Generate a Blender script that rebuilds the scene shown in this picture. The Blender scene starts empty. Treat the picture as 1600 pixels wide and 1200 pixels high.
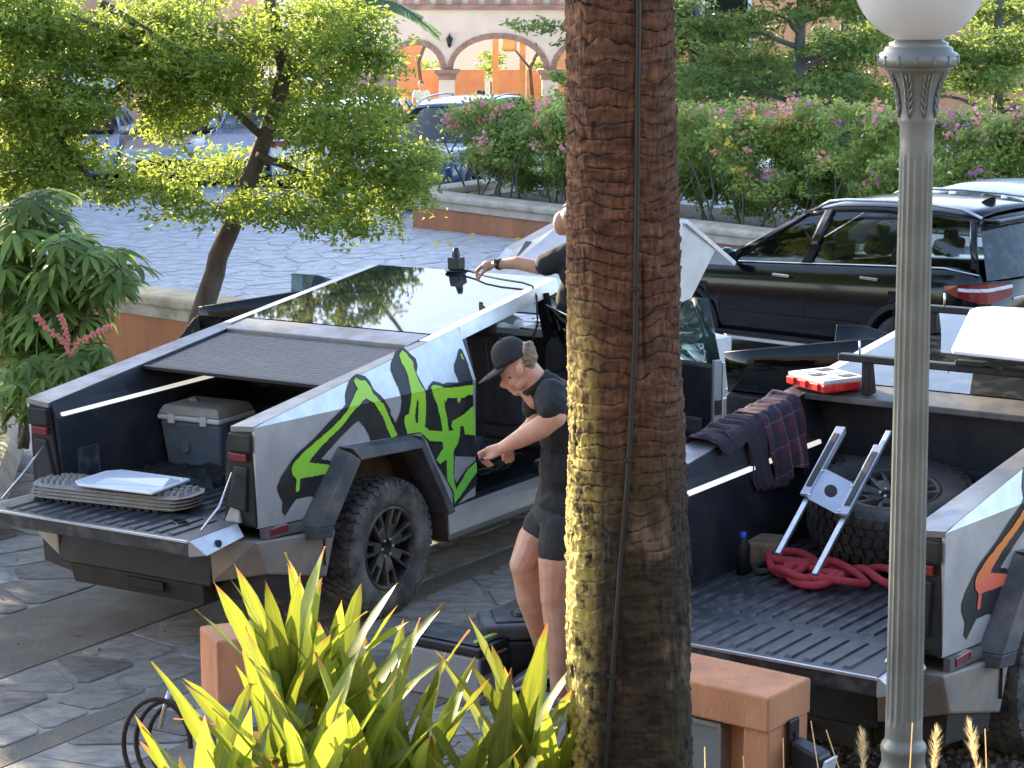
import bpy, bmesh, math, random
import numpy as np
from mathutils import Vector, Matrix, noise
from mathutils.geometry import tessellate_polygon
random.seed(7); rng = np.random.default_rng(11)
sc = bpy.context.scene
C = sc.collection
R = math.radians
PI = math.pi

# ---------------------------------------------------------------- camera, sky, sun, exposure
cam_data = bpy.data.cameras.new('camera')
cam = bpy.data.objects.new('camera', cam_data); C.objects.link(cam)
cam.location = (0, 0, 4.09)
cam.rotation_euler = (R(90 - 10.615), 0, 0)
cam_data.sensor_width = 36; cam_data.lens = 81.0
cam_data.clip_start = .2; cam_data.clip_end = 2000
sc.camera = cam
SUN_AZ = R(-40.0)      # measured from +Y towards +X: the sun stands ahead of the camera and to the left
SUN_EL = R(17.0)
world = bpy.data.worlds.new('World'); sc.world = world; world.use_nodes = True
wn = world.node_tree.nodes; wl = world.node_tree.links
sky = wn.new('ShaderNodeTexSky'); sky.sky_type = 'NISHITA'; sky.sun_disc = False
sky.sun_elevation = SUN_EL; sky.sun_rotation = SUN_AZ
sky.air_density = .7; sky.dust_density = 1.0; sky.ozone_density = .4
wn['Background'].inputs['Strength'].default_value = .15
wl.new(sky.outputs['Color'], wn['Background'].inputs['Color'])
sd = bpy.data.lights.new('sun', 'SUN'); sd.energy = 3.6; sd.angle = R(.5); sd.color = (1, .84, .58)
so = bpy.data.objects.new('sun', sd); C.objects.link(so)
SD = Vector((math.sin(SUN_AZ) * math.cos(SUN_EL), math.cos(SUN_AZ) * math.cos(SUN_EL), math.sin(SUN_EL)))
so.rotation_euler = SD.to_track_quat('Z', 'Y').to_euler(); so.location = (-20, 30, 25)
sc.view_settings.view_transform = 'Standard'; sc.view_settings.look = 'None'
sc.view_settings.exposure = 2.55; sc.view_settings.gamma = 1; sc.view_settings.use_curve_mapping = False
sc.cycles.max_bounces = 8; sc.cycles.transparent_max_bounces = 12

# ---------------------------------------------------------------- materials
def mat(name, c1, c2=None, scale=6, rough=.6, metal=0, bump=0, bscale=None, spec=.5, coat=0, detail=6,
        stretch=(1, 1, 1), dirt=None, dscale=2.5, damt=.5, rnd=0, rough2=None, transl=0, attr=None, lo=.35, hi=.65):
    m = bpy.data.materials.new(name); m.use_nodes = True
    nt = m.node_tree; N = nt.nodes; L = nt.links; p = N['Principled BSDF']
    p.inputs['Roughness'].default_value = rough; p.inputs['Metallic'].default_value = metal
    p.inputs['Specular IOR Level'].default_value = spec
    p.inputs['Coat Weight'].default_value = coat; p.inputs['Coat Roughness'].default_value = .04
    tc = N.new('ShaderNodeTexCoord'); mp = N.new('ShaderNodeMapping'); mp.inputs['Scale'].default_value = stretch
    L.new(tc.outputs['Object'], mp.inputs['Vector'])
    def nz(s, d=detail, r=.55):
        n = N.new('ShaderNodeTexNoise'); n.inputs['Scale'].default_value = s; n.inputs['Detail'].default_value = d
        n.inputs['Roughness'].default_value = r; L.new(mp.outputs[0], n.inputs['Vector']); return n.outputs['Fac']
    def ramp(src, a, b):
        r = N.new('ShaderNodeMapRange'); r.inputs['From Min'].default_value = a; r.inputs['From Max'].default_value = b
        L.new(src, r.inputs['Value']); return r.outputs[0]
    def mix(f, a, b):
        x = N.new('ShaderNodeMix'); x.data_type = 'RGBA'
        if isinstance(f, float): x.inputs[0].default_value = f
        else: L.new(f, x.inputs[0])
        for i, v in ((6, a), (7, b)):
            if isinstance(v, tuple): x.inputs[i].default_value = (*v, 1)
            else: L.new(v, x.inputs[i])
        return x.outputs[2]
    col = c1
    if c2 is not None:
        if attr:
            a = N.new('ShaderNodeAttribute'); a.attribute_name = attr; f = a.outputs['Fac']
        else: f = ramp(nz(scale), lo, hi)
        col = mix(f, c1, c2)
    if dirt is not None:
        f = ramp(nz(dscale, 8, .65), .5 - .3 * damt + .08, .95 - .3 * damt)
        col = mix(f, col, dirt)
        if rough2 is not None:
            r = N.new('ShaderNodeMapRange'); r.inputs['To Min'].default_value = rough; r.inputs['To Max'].default_value = rough2
            L.new(f, r.inputs['Value']); L.new(r.outputs[0], p.inputs['Roughness'])
    if rnd:
        oi = N.new('ShaderNodeObjectInfo'); hs = N.new('ShaderNodeHueSaturation')
        r = N.new('ShaderNodeMapRange'); r.inputs['To Min'].default_value = 1 - rnd; r.inputs['To Max'].default_value = 1 + rnd
        L.new(oi.outputs['Random'], r.inputs['Value']); L.new(r.outputs[0], hs.inputs['Value'])
        if isinstance(col, tuple): hs.inputs['Color'].default_value = (*col, 1)
        else: L.new(col, hs.inputs['Color'])
        col = hs.outputs[0]
    if isinstance(col, tuple): p.inputs['Base Color'].default_value = (*col, 1)
    else: L.new(col, p.inputs['Base Color'])
    if bump:
        b = N.new('ShaderNodeBump'); b.inputs['Strength'].default_value = bump; b.inputs['Distance'].default_value = .01
        L.new(nz(bscale or scale * 4, 8, .6), b.inputs['Height']); L.new(b.outputs[0], p.inputs['Normal'])
    if transl:
        t = N.new('ShaderNodeBsdfTranslucent'); ms = N.new('ShaderNodeMixShader'); ms.inputs[0].default_value = transl
        g = N.new('ShaderNodeHueSaturation'); g.inputs['Value'].default_value = 1.7; g.inputs['Hue'].default_value = .475
        if isinstance(col, tuple): g.inputs['Color'].default_value = (*col, 1)
        else: L.new(col, g.inputs['Color'])
        L.new(g.outputs[0], t.inputs['Color'])
        L.new(p.outputs[0], ms.inputs[1]); L.new(t.outputs[0], ms.inputs[2]); L.new(ms.outputs[0], N['Material Output'].inputs['Surface'])
    return m
def glass_mat(name, tint=(.8, .9, .86), refl=.12, rough=.01, through=.85, base=(.01, .012, .013), ior=1.45):
    m = bpy.data.materials.new(name); m.use_nodes = True
    nt = m.node_tree; N = nt.nodes; L = nt.links; p = N['Principled BSDF']
    p.inputs['Base Color'].default_value = (*base, 1); p.inputs['Roughness'].default_value = rough; p.inputs['IOR'].default_value = 1.55
    t = N.new('ShaderNodeBsdfTransparent'); t.inputs['Color'].default_value = (*tint, 1)
    g = N.new('ShaderNodeBsdfGlossy'); g.inputs['Roughness'].default_value = rough
    fr = N.new('ShaderNodeFresnel'); fr.inputs['IOR'].default_value = ior
    mx = N.new('ShaderNodeMixShader'); L.new(fr.outputs[0], mx.inputs[0]); L.new(t.outputs[0], mx.inputs[1]); L.new(g.outputs[0], mx.inputs[2])
    m2 = N.new('ShaderNodeMixShader'); m2.inputs[0].default_value = through
    L.new(p.outputs[0], m2.inputs[1]); L.new(mx.outputs[0], m2.inputs[2]); L.new(m2.outputs[0], N['Material Output'].inputs['Surface'])
    return m
M = {}
M['steel'] = mat('steel', (.54, .54, .55), (.44, .44, .45), 5, .42, .6, .03, 60, dirt=(.40, .37, .33), dscale=3, damt=.15, rough2=.6)
M['steel_clean'] = mat('steel_clean', (.66, .66, .66), (.56, .56, .56), 9, .38, .6, dirt=(.5, .48, .45), dscale=6, damt=.25)
M['rail_steel'] = mat('rail_steel', (.24, .24, .25), (.17, .17, .18), 8, .42, .75, .05, 50, dirt=(.3, .25, .19), dscale=4, damt=.35, rough2=.75)
M['dirty_steel'] = mat('dirty_steel', (.30, .28, .26), (.22, .2, .18), 7, .6, .25, .1, 50, dirt=(.36, .27, .19), dscale=3, damt=.7)
M['flare'] = mat('flare', (.075, .08, .088), (.05, .053, .06), 10, .55, 0, .08, 90, dirt=(.22, .18, .14), dscale=4, damt=.35)
M['black'] = mat('black', (.008, .008, .009), (.014, .014, .015), 8, .55, 0, .05, 60, spec=.3, dirt=(.07, .058, .045), dscale=3, damt=.12)
M['black_clean'] = mat('black_clean', (.012, .012, .013), None, rough=.4)
M['bed'] = mat('bed', (.016, .019, .024), (.03, .034, .04), 12, .36, 0, .2, 110, dirt=(.17, .15, .13), dscale=7, damt=.32, rough2=.8)
M['bedwall'] = mat('bedwall', (.008, .010, .016), (.014, .016, .022), 6, .5, 0, .06, 120, spec=.3, dirt=(.04, .038, .036), dscale=4, damt=.4)
M['tonneau'] = mat('tonneau', (.048, .051, .058), (.034, .037, .042), 7, .48, .2, .05, 60, dirt=(.19, .16, .13), dscale=3, damt=.5, rough2=.7)
M['roofglass'] = mat('roofglass', (.010, .012, .014), None, rough=.03, spec=.5, coat=0, dirt=(.10, .10, .095), dscale=9, damt=.35)
M['roofglass'].node_tree.nodes['Principled BSDF'].inputs['IOR'].default_value = 1.5
M['rubber'] = mat('rubber', (.022, .022, .022), (.045, .043, .04), 9, .75, 0, .3, 60, dirt=(.22, .205, .18), dscale=5, damt=.66)
M['rubber_dark'] = mat('rubber_dark', (.016, .016, .016), (.025, .024, .023), 9, .7, 0, .3, 60, dirt=(.08, .07, .06), dscale=4, damt=.4)
M['rim'] = mat('rim', (.045, .047, .052), (.03, .03, .033), 9, .45, .4, .1, 60, dirt=(.24, .2, .14), dscale=6, damt=.5)
M['liner'] = mat('liner', (.045, .028, .016), (.075, .047, .027), 9, .9, 0, .4, 40)
M['redlens'] = mat('redlens', (.16, .008, .008), None, rough=.2, coat=.6)
M['bumper_low'] = mat('bumper_low', (.022, .017, .013), (.04, .03, .022), 7, .8, 0, .3, 40)
M['chrome'] = mat('chrome', (.7, .7, .72), None, rough=.14, metal=1)
M['alu'] = mat('alu', (.62, .64, .66), (.5, .52, .55), 20, .35, .9, .05, 90)
M['alu_plate'] = mat('alu_plate', (.36, .39, .45), (.3, .33, .38), 8, .45, .6)
M['white_plastic'] = mat('white_plastic', (.72, .74, .78), (.66, .68, .72), 6, .3, 0, coat=.3)
M['cream'] = mat('cream', (.58, .50, .38), (.46, .39, .29), 5, .8, 0, .25, 50, dirt=(.2, .17, .13), dscale=4, damt=.45)
M['terracotta'] = mat('terracotta', (.50, .205, .095), (.40, .155, .07), 3, .85, 0, .45, 60, stretch=(1, 1, .4), dirt=(.22, .11, .065), dscale=2.4, damt=.5)
M['pinkwall'] = mat('pinkwall', (.62, .34, .22), (.55, .29, .18), 2, .85, 0, .15, 40)
M['signwall'] = mat('signwall', (.55, .245, .12), (.45, .185, .085), 4, .85, 0, .5, 90, stretch=(1, 1, .4), dirt=(.28, .135, .08), dscale=5, damt=.42)
M['whitewall'] = mat('whitewall', (.47, .58, .57), (.41, .50, .49), 1.5, .85, 0, .1, 20)
M['stone_trim'] = mat('stone_trim', (.25, .22, .2), (.16, .14, .125), 3, .85, 0, .4, 18)
M['greypanel'] = mat('greypanel', (.17, .18, .17), (.14, .15, .14), 5, .5)
M['bark'] = mat('bark', (.06, .04, .027), (.12, .085, .06), 8, .9, 0, .9, 30, stretch=(1, 1, .35))
M['bark_grey'] = mat('bark_grey', (.2, .18, .16), (.11, .1, .09), 6, .9, 0, .7, 25, stretch=(1, 1, .4))
M['stem'] = mat('stem', (.17, .15, .12), (.1, .085, .065), 10, .85, 0, .4, 40)
def leafmat(n, a, b, tr=.4, rough=.42): return mat(n, a, b, attr='rnd', rough=rough, transl=tr, spec=.4)
M['ti_litter'] = leafmat('ti_litter', (.12, .085, .04), (.30, .22, .09), .2, .7)
M['leaf_tree'] = leafmat('leaf_tree', (.085, .15, .028), (.30, .39, .07), .5)
M['leaf_hedge'] = leafmat('leaf_hedge', (.12, .20, .055), (.36, .46, .12), .42)
M['leaf_back'] = leafmat('leaf_back', (.07, .13, .036), (.22, .31, .07), .4)
M['leaf_dark'] = leafmat('leaf_dark', (.05, .09, .034), (.11, .175, .05), .3)
M['leaf_schef'] = mat('leaf_schef', (.08, .14, .035), (.18, .26, .055), 2.0, .45, transl=.35, rnd=.5, spec=.35)
M['leaf_low'] = leafmat('leaf_low', (.06, .09, .035), (.22, .25, .12), .3)
M['banana'] = mat('banana', (.06, .12, .04), (.1, .17, .06), 8, .4, transl=.3, stretch=(1, 8, 1))
M['ti_leaf'] = mat('ti_leaf', (.075, .13, .014), (.15, .20, .02), 5, .36, transl=.45, rnd=.45, stretch=(9, .5, 1), spec=.4)
_nt = M['ti_leaf'].node_tree; _N = _nt.nodes; _L = _nt.links
_tc = _N.new('ShaderNodeTexCoord'); _sp = _N.new('ShaderNodeSeparateXYZ'); _L.new(_tc.outputs['Object'], _sp.inputs[0])
_mp = _N.new('ShaderNodeMapping'); _mp.inputs['Scale'].default_value = (170, 3, 2.5); _L.new(_tc.outputs['Object'], _mp.inputs[0])
_nz = _N.new('ShaderNodeTexNoise'); _nz.inputs['Scale'].default_value = 1.0; _nz.inputs['Detail'].default_value = 3; _L.new(_mp.outputs[0], _nz.inputs['Vector'])
_hs = [n for n in _N if n.bl_idname == 'ShaderNodeHueSaturation'][0]; _src = _hs.inputs['Color'].links[0].from_socket
def _mixn(f, a, b):
    x = _N.new('ShaderNodeMix'); x.data_type = 'RGBA'; _L.new(f, x.inputs[0]); _L.new(a, x.inputs[6]); x.inputs[7].default_value = (*b, 1); return x.outputs[2]
def _rng(s, a, b, c=0, d=1):
    r = _N.new('ShaderNodeMapRange'); r.inputs[1].default_value = a; r.inputs[2].default_value = b; r.inputs[3].default_value = c; r.inputs[4].default_value = d; _L.new(s, r.inputs[0]); return r.outputs[0]
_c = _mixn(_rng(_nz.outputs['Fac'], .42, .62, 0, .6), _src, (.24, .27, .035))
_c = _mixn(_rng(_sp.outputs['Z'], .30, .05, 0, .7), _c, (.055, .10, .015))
_z2 = _N.new('ShaderNodeMath'); _z2.operation = 'MULTIPLY_ADD'; _z2.inputs[1].default_value = .16; _L.new(_nz.outputs['Fac'], _z2.inputs[0]); _L.new(_sp.outputs['Z'], _z2.inputs[2])
_c = _mixn(_rng(_z2.outputs[0], .585, .62), _c, (.30, .14, .04))
_L.new(_c, _hs.inputs['Color'])
M['ti_dry'] = mat('ti_dry', (.32, .17, .06), (.4, .28, .08), 6, .5, transl=.4, rnd=.2)
for n, c in (('fl_pink', (.72, .27, .32)), ('fl_mag', (.5, .16, .42)), ('fl_yellow', (.72, .60, .10)), ('fl_coral', (.70, .30, .24))):
    M[n] = leafmat(n, c, tuple(min(1, x * 1.15) for x in c), .35, .5)
M['hotel'] = mat('hotel', (.13, .115, .10), (.11, .10, .09), 2, .85)
M['mortar_dusty'] = mat('mortar_dusty', (.36, .335, .30), (.24, .22, .19), 5, .9, 0, .5, 60, dirt=(.15, .13, .105), dscale=1.4, damt=.5)
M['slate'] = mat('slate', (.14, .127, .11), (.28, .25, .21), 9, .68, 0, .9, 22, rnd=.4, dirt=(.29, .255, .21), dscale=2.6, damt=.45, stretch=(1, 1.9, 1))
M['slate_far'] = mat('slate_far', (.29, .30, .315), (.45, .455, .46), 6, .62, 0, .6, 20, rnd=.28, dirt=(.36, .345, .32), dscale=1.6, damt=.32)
M['mortar'] = mat('mortar', (.56, .545, .52), (.43, .41, .38), 6, .9, 0, .4, 60, dirt=(.2, .175, .14), dscale=1.1, damt=.35)
M['aggregate'] = mat('aggregate', (.21, .18, .14), (.13, .11, .085), 70, .95, 0, 1.0, 110, dirt=(.3, .27, .22), dscale=1.8, damt=.4)
M['soil'] = mat('soil', (.07, .052, .036), (.11, .085, .06), 14, .95, 0, .8, 40)
M['gravel'] = mat('gravel', (.10, .085, .07), (.2, .17, .14), 60, .9, 0, .6, 90, attr='rnd')
M['skin'] = mat('skin', (.56, .255, .155), (.63, .35, .235), 11, .5, 0, .03, 120, spec=.35)
M['skin'].node_tree.nodes['Principled BSDF'].inputs['Subsurface Weight'].default_value = .12
M['skin'].node_tree.nodes['Principled BSDF'].inputs['Subsurface Radius'].default_value = (.02, .008, .004)
M['skin_tan'] = mat('skin_tan', (.40, .22, .14), (.46, .26, .17), 14, .5, spec=.35)
M['cloth_dark'] = mat('cloth_dark', (.014, .0125, .0125), (.022, .02, .02), 30, .9, 0, .25, 12)
M['cloth_black'] = mat('cloth_black', (.010, .010, .012), (.016, .016, .018), 30, .9, 0, .2, 14)
M['cloth_grey'] = mat('cloth_grey', (.028, .026, .027), (.04, .038, .039), 40, .9, 0, .2, 20)
M['cap'] = mat('cap', (.018, .018, .018), (.028, .027, .026), 60, .85, 0, .2, 90)
M['hair'] = mat('hair', (.25, .165, .09), (.13, .08, .045), 60, .6, 0, .6, 90, stretch=(1, 1, .3))
M['hair_dark'] = mat('hair_dark', (.06, .04, .028), (.1, .07, .05), 60, .6, 0, .5, 80)
M['lamp_paint'] = mat('lamp_paint', (.225, .24, .225), (.165, .178, .165), 5, .38, .15, .08, 60, dirt=(.14, .13, .1), dscale=3, damt=.3)
M['globe'] = mat('globe', (.60, .595, .575), (.56, .555, .535), 3, .22, 0, spec=.5, transl=.3)
M['green_paint'] = mat('green_paint', (.20, .60, .045), None, rough=.4)
M['black_paint'] = mat('black_paint', (.010, .010, .011), (.016, .016, .017), 10, .42, 0, dirt=(.07, .065, .06), dscale=4, damt=.3)
M['cooler'] = mat('cooler', (.10, .13, .15), (.08, .1, .12), 5, .6, 0, .1, 90, dirt=(.2, .18, .15), dscale=3, damt=.45)
M['cooler_lid'] = mat('cooler_lid', (.30, .26, .21), (.22, .19, .15), 6, .7, 0, .1, 90)
M['cooler_trim'] = mat('cooler_trim', (.6, .57, .5), (.48, .45, .4), 6, .6)
M['board'] = mat('board', (.30, .29, .28), (.24, .23, .22), 8, .6, 0, .1, 80, dirt=(.3, .22, .14), dscale=4, damt=.4)
M['red_plastic'] = mat('red_plastic', (.6, .02, .025), (.5, .015, .02), 6, .35)
M['clear_lid'] = mat('clear_lid', (.55, .56, .58), (.42, .43, .47), 25, .25, coat=.4)
M['rope'] = mat('rope', (.52, .05, .06), (.38, .03, .045), 160, .8, 0, .8, 200)
M['block'] = mat('block', (.25, .17, .1), (.13, .09, .055), 14, .9, 0, .6, 40)
M['grey_box'] = mat('grey_box', (.26, .25, .24), (.22, .21, .2), 6, .45, 0, .05, 60)
M['lime'] = mat('lime', (.36, .5, .14), None, rough=.4)
M['blue'] = mat('blue', (.02, .06, .45), None, rough=.3)
M['carblack'] = mat('carblack', (.003, .003, .0045), None, rough=.16, coat=.2, spec=.3)
M['carwhite'] = mat('carwhite', (.72, .74, .76), None, rough=.25, coat=.8)
M['carblue'] = mat('carblue', (.26, .36, .46), None, rough=.25, coat=.8)
M['carnavy'] = mat('carnavy', (.035, .065, .15), None, rough=.2, coat=1)
M['carred'] = mat('carred', (.45, .03, .04), None, rough=.25, coat=.8)
M['cargrey'] = mat('cargrey', (.3, .31, .33), None, rough=.3, metal=.5, coat=.8)
M['headl'] = mat('headl', (.75, .75, .78), (.5, .5, .55), 30, .1, 0, coat=1)
M['glass'] = glass_mat('glass', (.86, .92, .90), through=.94)
M['glass_clear'] = glass_mat('glass_clear', (.80, .91, .87), through=.90, base=(.22, .33, .30), ior=1.3)
M['glass_smoke'] = glass_mat('glass_smoke', (.72, .79, .77), through=.96, ior=1.6)
M['glass_tint'] = glass_mat('glass_tint', (.16, .18, .17), through=.9)
M['plume'] = mat('plume', (.7, .6, .33), (.6, .5, .26), 20, .7, transl=.4)
M['interior'] = mat('interior', (.005, .005, .006), (.010, .010, .011), 10, .85, spec=.2)
M['seat_cloth'] = mat('seat_cloth', (.05, .05, .055), (.035, .035, .04), 20, .8)
M['wood_orange'] = mat('wood_orange', (.55, .25, .09), (.45, .19, .06), 4, .7)
M['sun_orange'] = mat('sun_orange', (.52, .27, .14), (.45, .22, .11), 4, .8)
M['iron'] = mat('iron', (.012, .012, .013), None, rough=.5)
M['led'] = mat('led', (.8, .8, .78), None, rough=.3)
M['led'].node_tree.nodes['Principled BSDF'].inputs['Emission Color'].default_value = (1, .95, .85, 1)
M['led'].node_tree.nodes['Principled BSDF'].inputs['Emission Strength'].default_value = .12
def gradient_paint(name, c_lo, c_hi, z0, z1):
    m = bpy.data.materials.new(name); m.use_nodes = True; N = m.node_tree.nodes; L = m.node_tree.links; p = N['Principled BSDF']
    tc = N.new('ShaderNodeTexCoord'); s = N.new('ShaderNodeSeparateXYZ'); r = N.new('ShaderNodeMapRange'); x = N.new('ShaderNodeMix'); x.data_type = 'RGBA'
    r.inputs['From Min'].default_value = z0; r.inputs['From Max'].default_value = z1
    L.new(tc.outputs['Object'], s.inputs[0]); L.new(s.outputs['Z'], r.inputs['Value']); L.new(r.outputs[0], x.inputs[0])
    x.inputs[6].default_value = (*c_lo, 1); x.inputs[7].default_value = (*c_hi, 1)
    L.new(x.outputs[2], p.inputs['Base Color']); p.inputs['Roughness'].default_value = .4
    return m
M['green_fade'] = gradient_paint('green_fade', (.16, .56, .06), (.40, .66, .03), .7, 1.6)
M['orange_fade'] = gradient_paint('orange_fade', (.75, .13, .085), (.85, .36, .03), 1.05, 1.45)

# ---------------------------------------------------------------- object helpers
def tag(o, label=None, cat=None, group=None, kind=None):
    if label: o['label'] = label
    if cat: o['category'] = cat
    if group: o['group'] = group
    if kind: o['kind'] = kind
    return o
def empty(name, loc=(0, 0, 0), rz=0, label=None, cat=None, group=None, matrix=None):
    o = bpy.data.objects.new(name, None); C.objects.link(o); o.empty_display_size = .2
    if matrix is not None: o.matrix_world = matrix
    else: o.location = loc; o.rotation_euler = (0, 0, rz)
    return tag(o, label, cat, group)
def link(name, me, parent=None, m=None):
    o = bpy.data.objects.new(name, me); C.objects.link(o)
    if parent: o.parent = parent
    if m is not None and not me.materials: me.materials.append(m)
    return o
def kids(o): return [c for c in bpy.data.objects if c.parent == o]
def copy_tree(o, parent=None):
    ch = list(o.children)
    c = o.copy(); C.objects.link(c)
    if parent: c.parent = parent
    for k in ch: copy_tree(k, c)
    return c
class MB:
    def __init__(s): s.v = []; s.f = []; s.sm = []
    def add(s, vs, fs, smooth=False):
        b = len(s.v); s.v += [tuple(p) for p in vs]; s.f += [tuple(i + b for i in f) for f in fs]; s.sm += [smooth] * len(fs); return s
    def box(s, c, d, rot=None):
        x, y, z = [a / 2 for a in d]
        vs = [Vector(p) for p in ((-x, -y, -z), (x, -y, -z), (x, y, -z), (-x, y, -z), (-x, -y, z), (x, -y, z), (x, y, z), (-x, y, z))]
        if rot is not None: vs = [rot @ p for p in vs]
        c = Vector(c); return s.add([p + c for p in vs], [(0, 3, 2, 1), (4, 5, 6, 7), (0, 1, 5, 4), (1, 2, 6, 5), (2, 3, 7, 6), (3, 0, 4, 7)])
    def hexa(s, b, t):   # bottom quad, top quad
        n = len(b); vs = list(b) + list(t)
        return s.add(vs, [tuple(reversed(range(n))), tuple(range(n, 2 * n))] + [(i, (i + 1) % n, (i + 1) % n + n, i + n) for i in range(n)])
    def plate(s, pts, off):   # polygon extruded by off
        off = Vector(off); return s.hexa([Vector(p) + off for p in pts], [Vector(p) for p in pts])
    def bar(s, a, b, w, h, up=(0, 0, 1)):
        a = Vector(a); b = Vector(b); d = (b - a).normalized(); u = Vector(up); r = d.cross(u)
        if r.length < 1e-4: r = d.cross(Vector((0, 1, 0)))
        r.normalize(); u = r.cross(d).normalized()
        q = [r * (sx * w / 2) + u * (sy * h / 2) for sx, sy in ((-1, -1), (1, -1), (1, 1), (-1, 1))]
        return s.hexa([a + k for k in q], [b + k for k in q])
    def tube(s, pts, r, seg=8, cap=True):
        pts = [Vector(p) for p in pts]; n = len(pts); rs = r if isinstance(r, (list, tuple)) else [r] * n
        vs = []; ref = None
        for i, p in enumerate(pts):
            d = (pts[min(i + 1, n - 1)] - pts[max(i - 1, 0)]).normalized()
            if ref is None: ref = d.orthogonal().normalized()
            ref = (ref - d * ref.dot(d))
            if ref.length < 1e-5: ref = d.orthogonal()
            ref.normalize(); bn = d.cross(ref)
            vs += [p + (ref * math.cos(2 * PI * k / seg) + bn * math.sin(2 * PI * k / seg)) * rs[i] for k in range(seg)]
        fs = [(i * seg + k, i * seg + (k + 1) % seg, (i + 1) * seg + (k + 1) % seg, (i + 1) * seg + k) for i in range(n - 1) for k in range(seg)]
        s.add(vs, fs, True)
        if cap: s.add(vs[:seg], [tuple(reversed(range(seg)))]); s.add(vs[-seg:], [tuple(range(seg))])
        return s
    def lathe(s, prof, seg=24, mtx=None, smooth=True, close=False):   # profile (r, z)
        vs = [Vector((r * math.cos(2 * PI * k / seg), r * math.sin(2 * PI * k / seg), z)) for r, z in prof for k in range(seg)]
        if mtx is not None: vs = [mtx @ p for p in vs]
        n = len(prof); m = n if close else n - 1
        return s.add(vs, [(i * seg + k, i * seg + (k + 1) % seg, ((i + 1) % n) * seg + (k + 1) % seg, ((i + 1) % n) * seg + k) for i in range(m) for k in range(seg)], smooth)
    def sphere(s, c, r, seg=12, rot=None):
        r = (r, r, r) if not isinstance(r, (tuple, list)) else r
        n = seg // 2; vs = []; c = Vector(c)
        for i in range(n + 1):
            a = PI * i / n
            for k in range(seg):
                p = Vector((r[0] * math.sin(a) * math.cos(2 * PI * k / seg), r[1] * math.sin(a) * math.sin(2 * PI * k / seg), r[2] * math.cos(a)))
                vs.append(c + (rot @ p if rot is not None else p))
        return s.add(vs, [(i * seg + k, (i + 1) * seg + k, (i + 1) * seg + (k + 1) % seg, i * seg + (k + 1) % seg) for i in range(n) for k in range(seg)], True)
    def mesh(s, name='mesh', m=None):
        me = bpy.data.meshes.new(name); me.from_pydata(s.v, [], s.f); me.polygons.foreach_set('use_smooth', s.sm)
        if m is not None: me.materials.append(m)
        bm = bmesh.new(); bm.from_mesh(me); bmesh.ops.remove_doubles(bm, verts=bm.verts, dist=1e-5)
        bmesh.ops.recalc_face_normals(bm, faces=bm.faces); bm.to_mesh(me); bm.free()
        return me
    def build(s, name, m, parent=None, bevel=0, seg=2):
        o = link(name, s.mesh(name, m), parent)
        if bevel:
            b = o.modifiers.new('bevel', 'BEVEL'); b.width = bevel; b.segments = seg; b.limit_method = 'ANGLE'; b.angle_limit = R(35)
            b.harden_normals = False
        return o
def gz(x): return .02 * max(-14, min(14, x))
def arr_mesh(name, verts, faces, m=None, smooth=False, rnd=None):
    me = bpy.data.meshes.new(name); nv = len(verts); k = faces.shape[1]; nf = len(faces)
    me.vertices.add(nv); me.vertices.foreach_set('co', np.ascontiguousarray(verts, dtype=np.float32).ravel())
    me.loops.add(nf * k); me.loops.foreach_set('vertex_index', np.ascontiguousarray(faces, dtype=np.int32).ravel())
    me.polygons.add(nf); me.polygons.foreach_set('loop_start', np.arange(0, nf * k, k, dtype=np.int32))
    me.polygons.foreach_set('use_smooth', np.full(nf, smooth))
    if rnd is not None:
        a = me.attributes.new('rnd', 'FLOAT', 'FACE'); a.data.foreach_set('value', rnd.astype(np.float32))
    me.update(); me.validate()
    if m is not None: me.materials.append(m)
    return me
def leaves(name, cen, size, m, flat=.5, asp=.42, up=None, droop=0.0, rnd=None):
    # one folded six-point leaf per centre
    n = len(cen); size = np.broadcast_to(size, (n,))[:, None]
    d = rng.normal(size=(n, 3)); d[:, 2] = d[:, 2] * flat - droop; d /= np.linalg.norm(d, axis=1)[:, None]
    nn = rng.normal(size=(n, 3)) * .6; nn[:, 2] += 1.0
    s = np.cross(d, nn); s /= np.linalg.norm(s, axis=1)[:, None] + 1e-9
    nn = np.cross(s, d)
    w = size * asp * .5
    P = [cen - d * size * .5, cen - d * size * .08 + s * w + nn * size * .05, cen + d * size * .28 + s * w * .7 + nn * size * .04, cen + d * size * .5 - nn * size * .06,
         cen + d * size * .28 - s * w * .7 + nn * size * .04, cen - d * size * .08 - s * w + nn * size * .05]
    V = np.stack(P, 1).reshape(-1, 3)
    b = (np.arange(n) * 6)[:, None]
    F = np.concatenate([b + np.array([[0, 1, 2, 3]]), b + np.array([[0, 3, 4, 5]])], 1).reshape(-1, 4)
    r = (rng.random(n) if rnd is None else rnd); r = np.repeat(r, 2)
    return arr_mesh(name, V, F, m, False, r)
def in_ell(n, e):
    p = rng.normal(size=(n, 3)); p /= np.linalg.norm(p, axis=1)[:, None]; p *= rng.random(n)[:, None] ** .4
    return p * np.array(e[3:6]) + np.array(e[:3])
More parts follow.
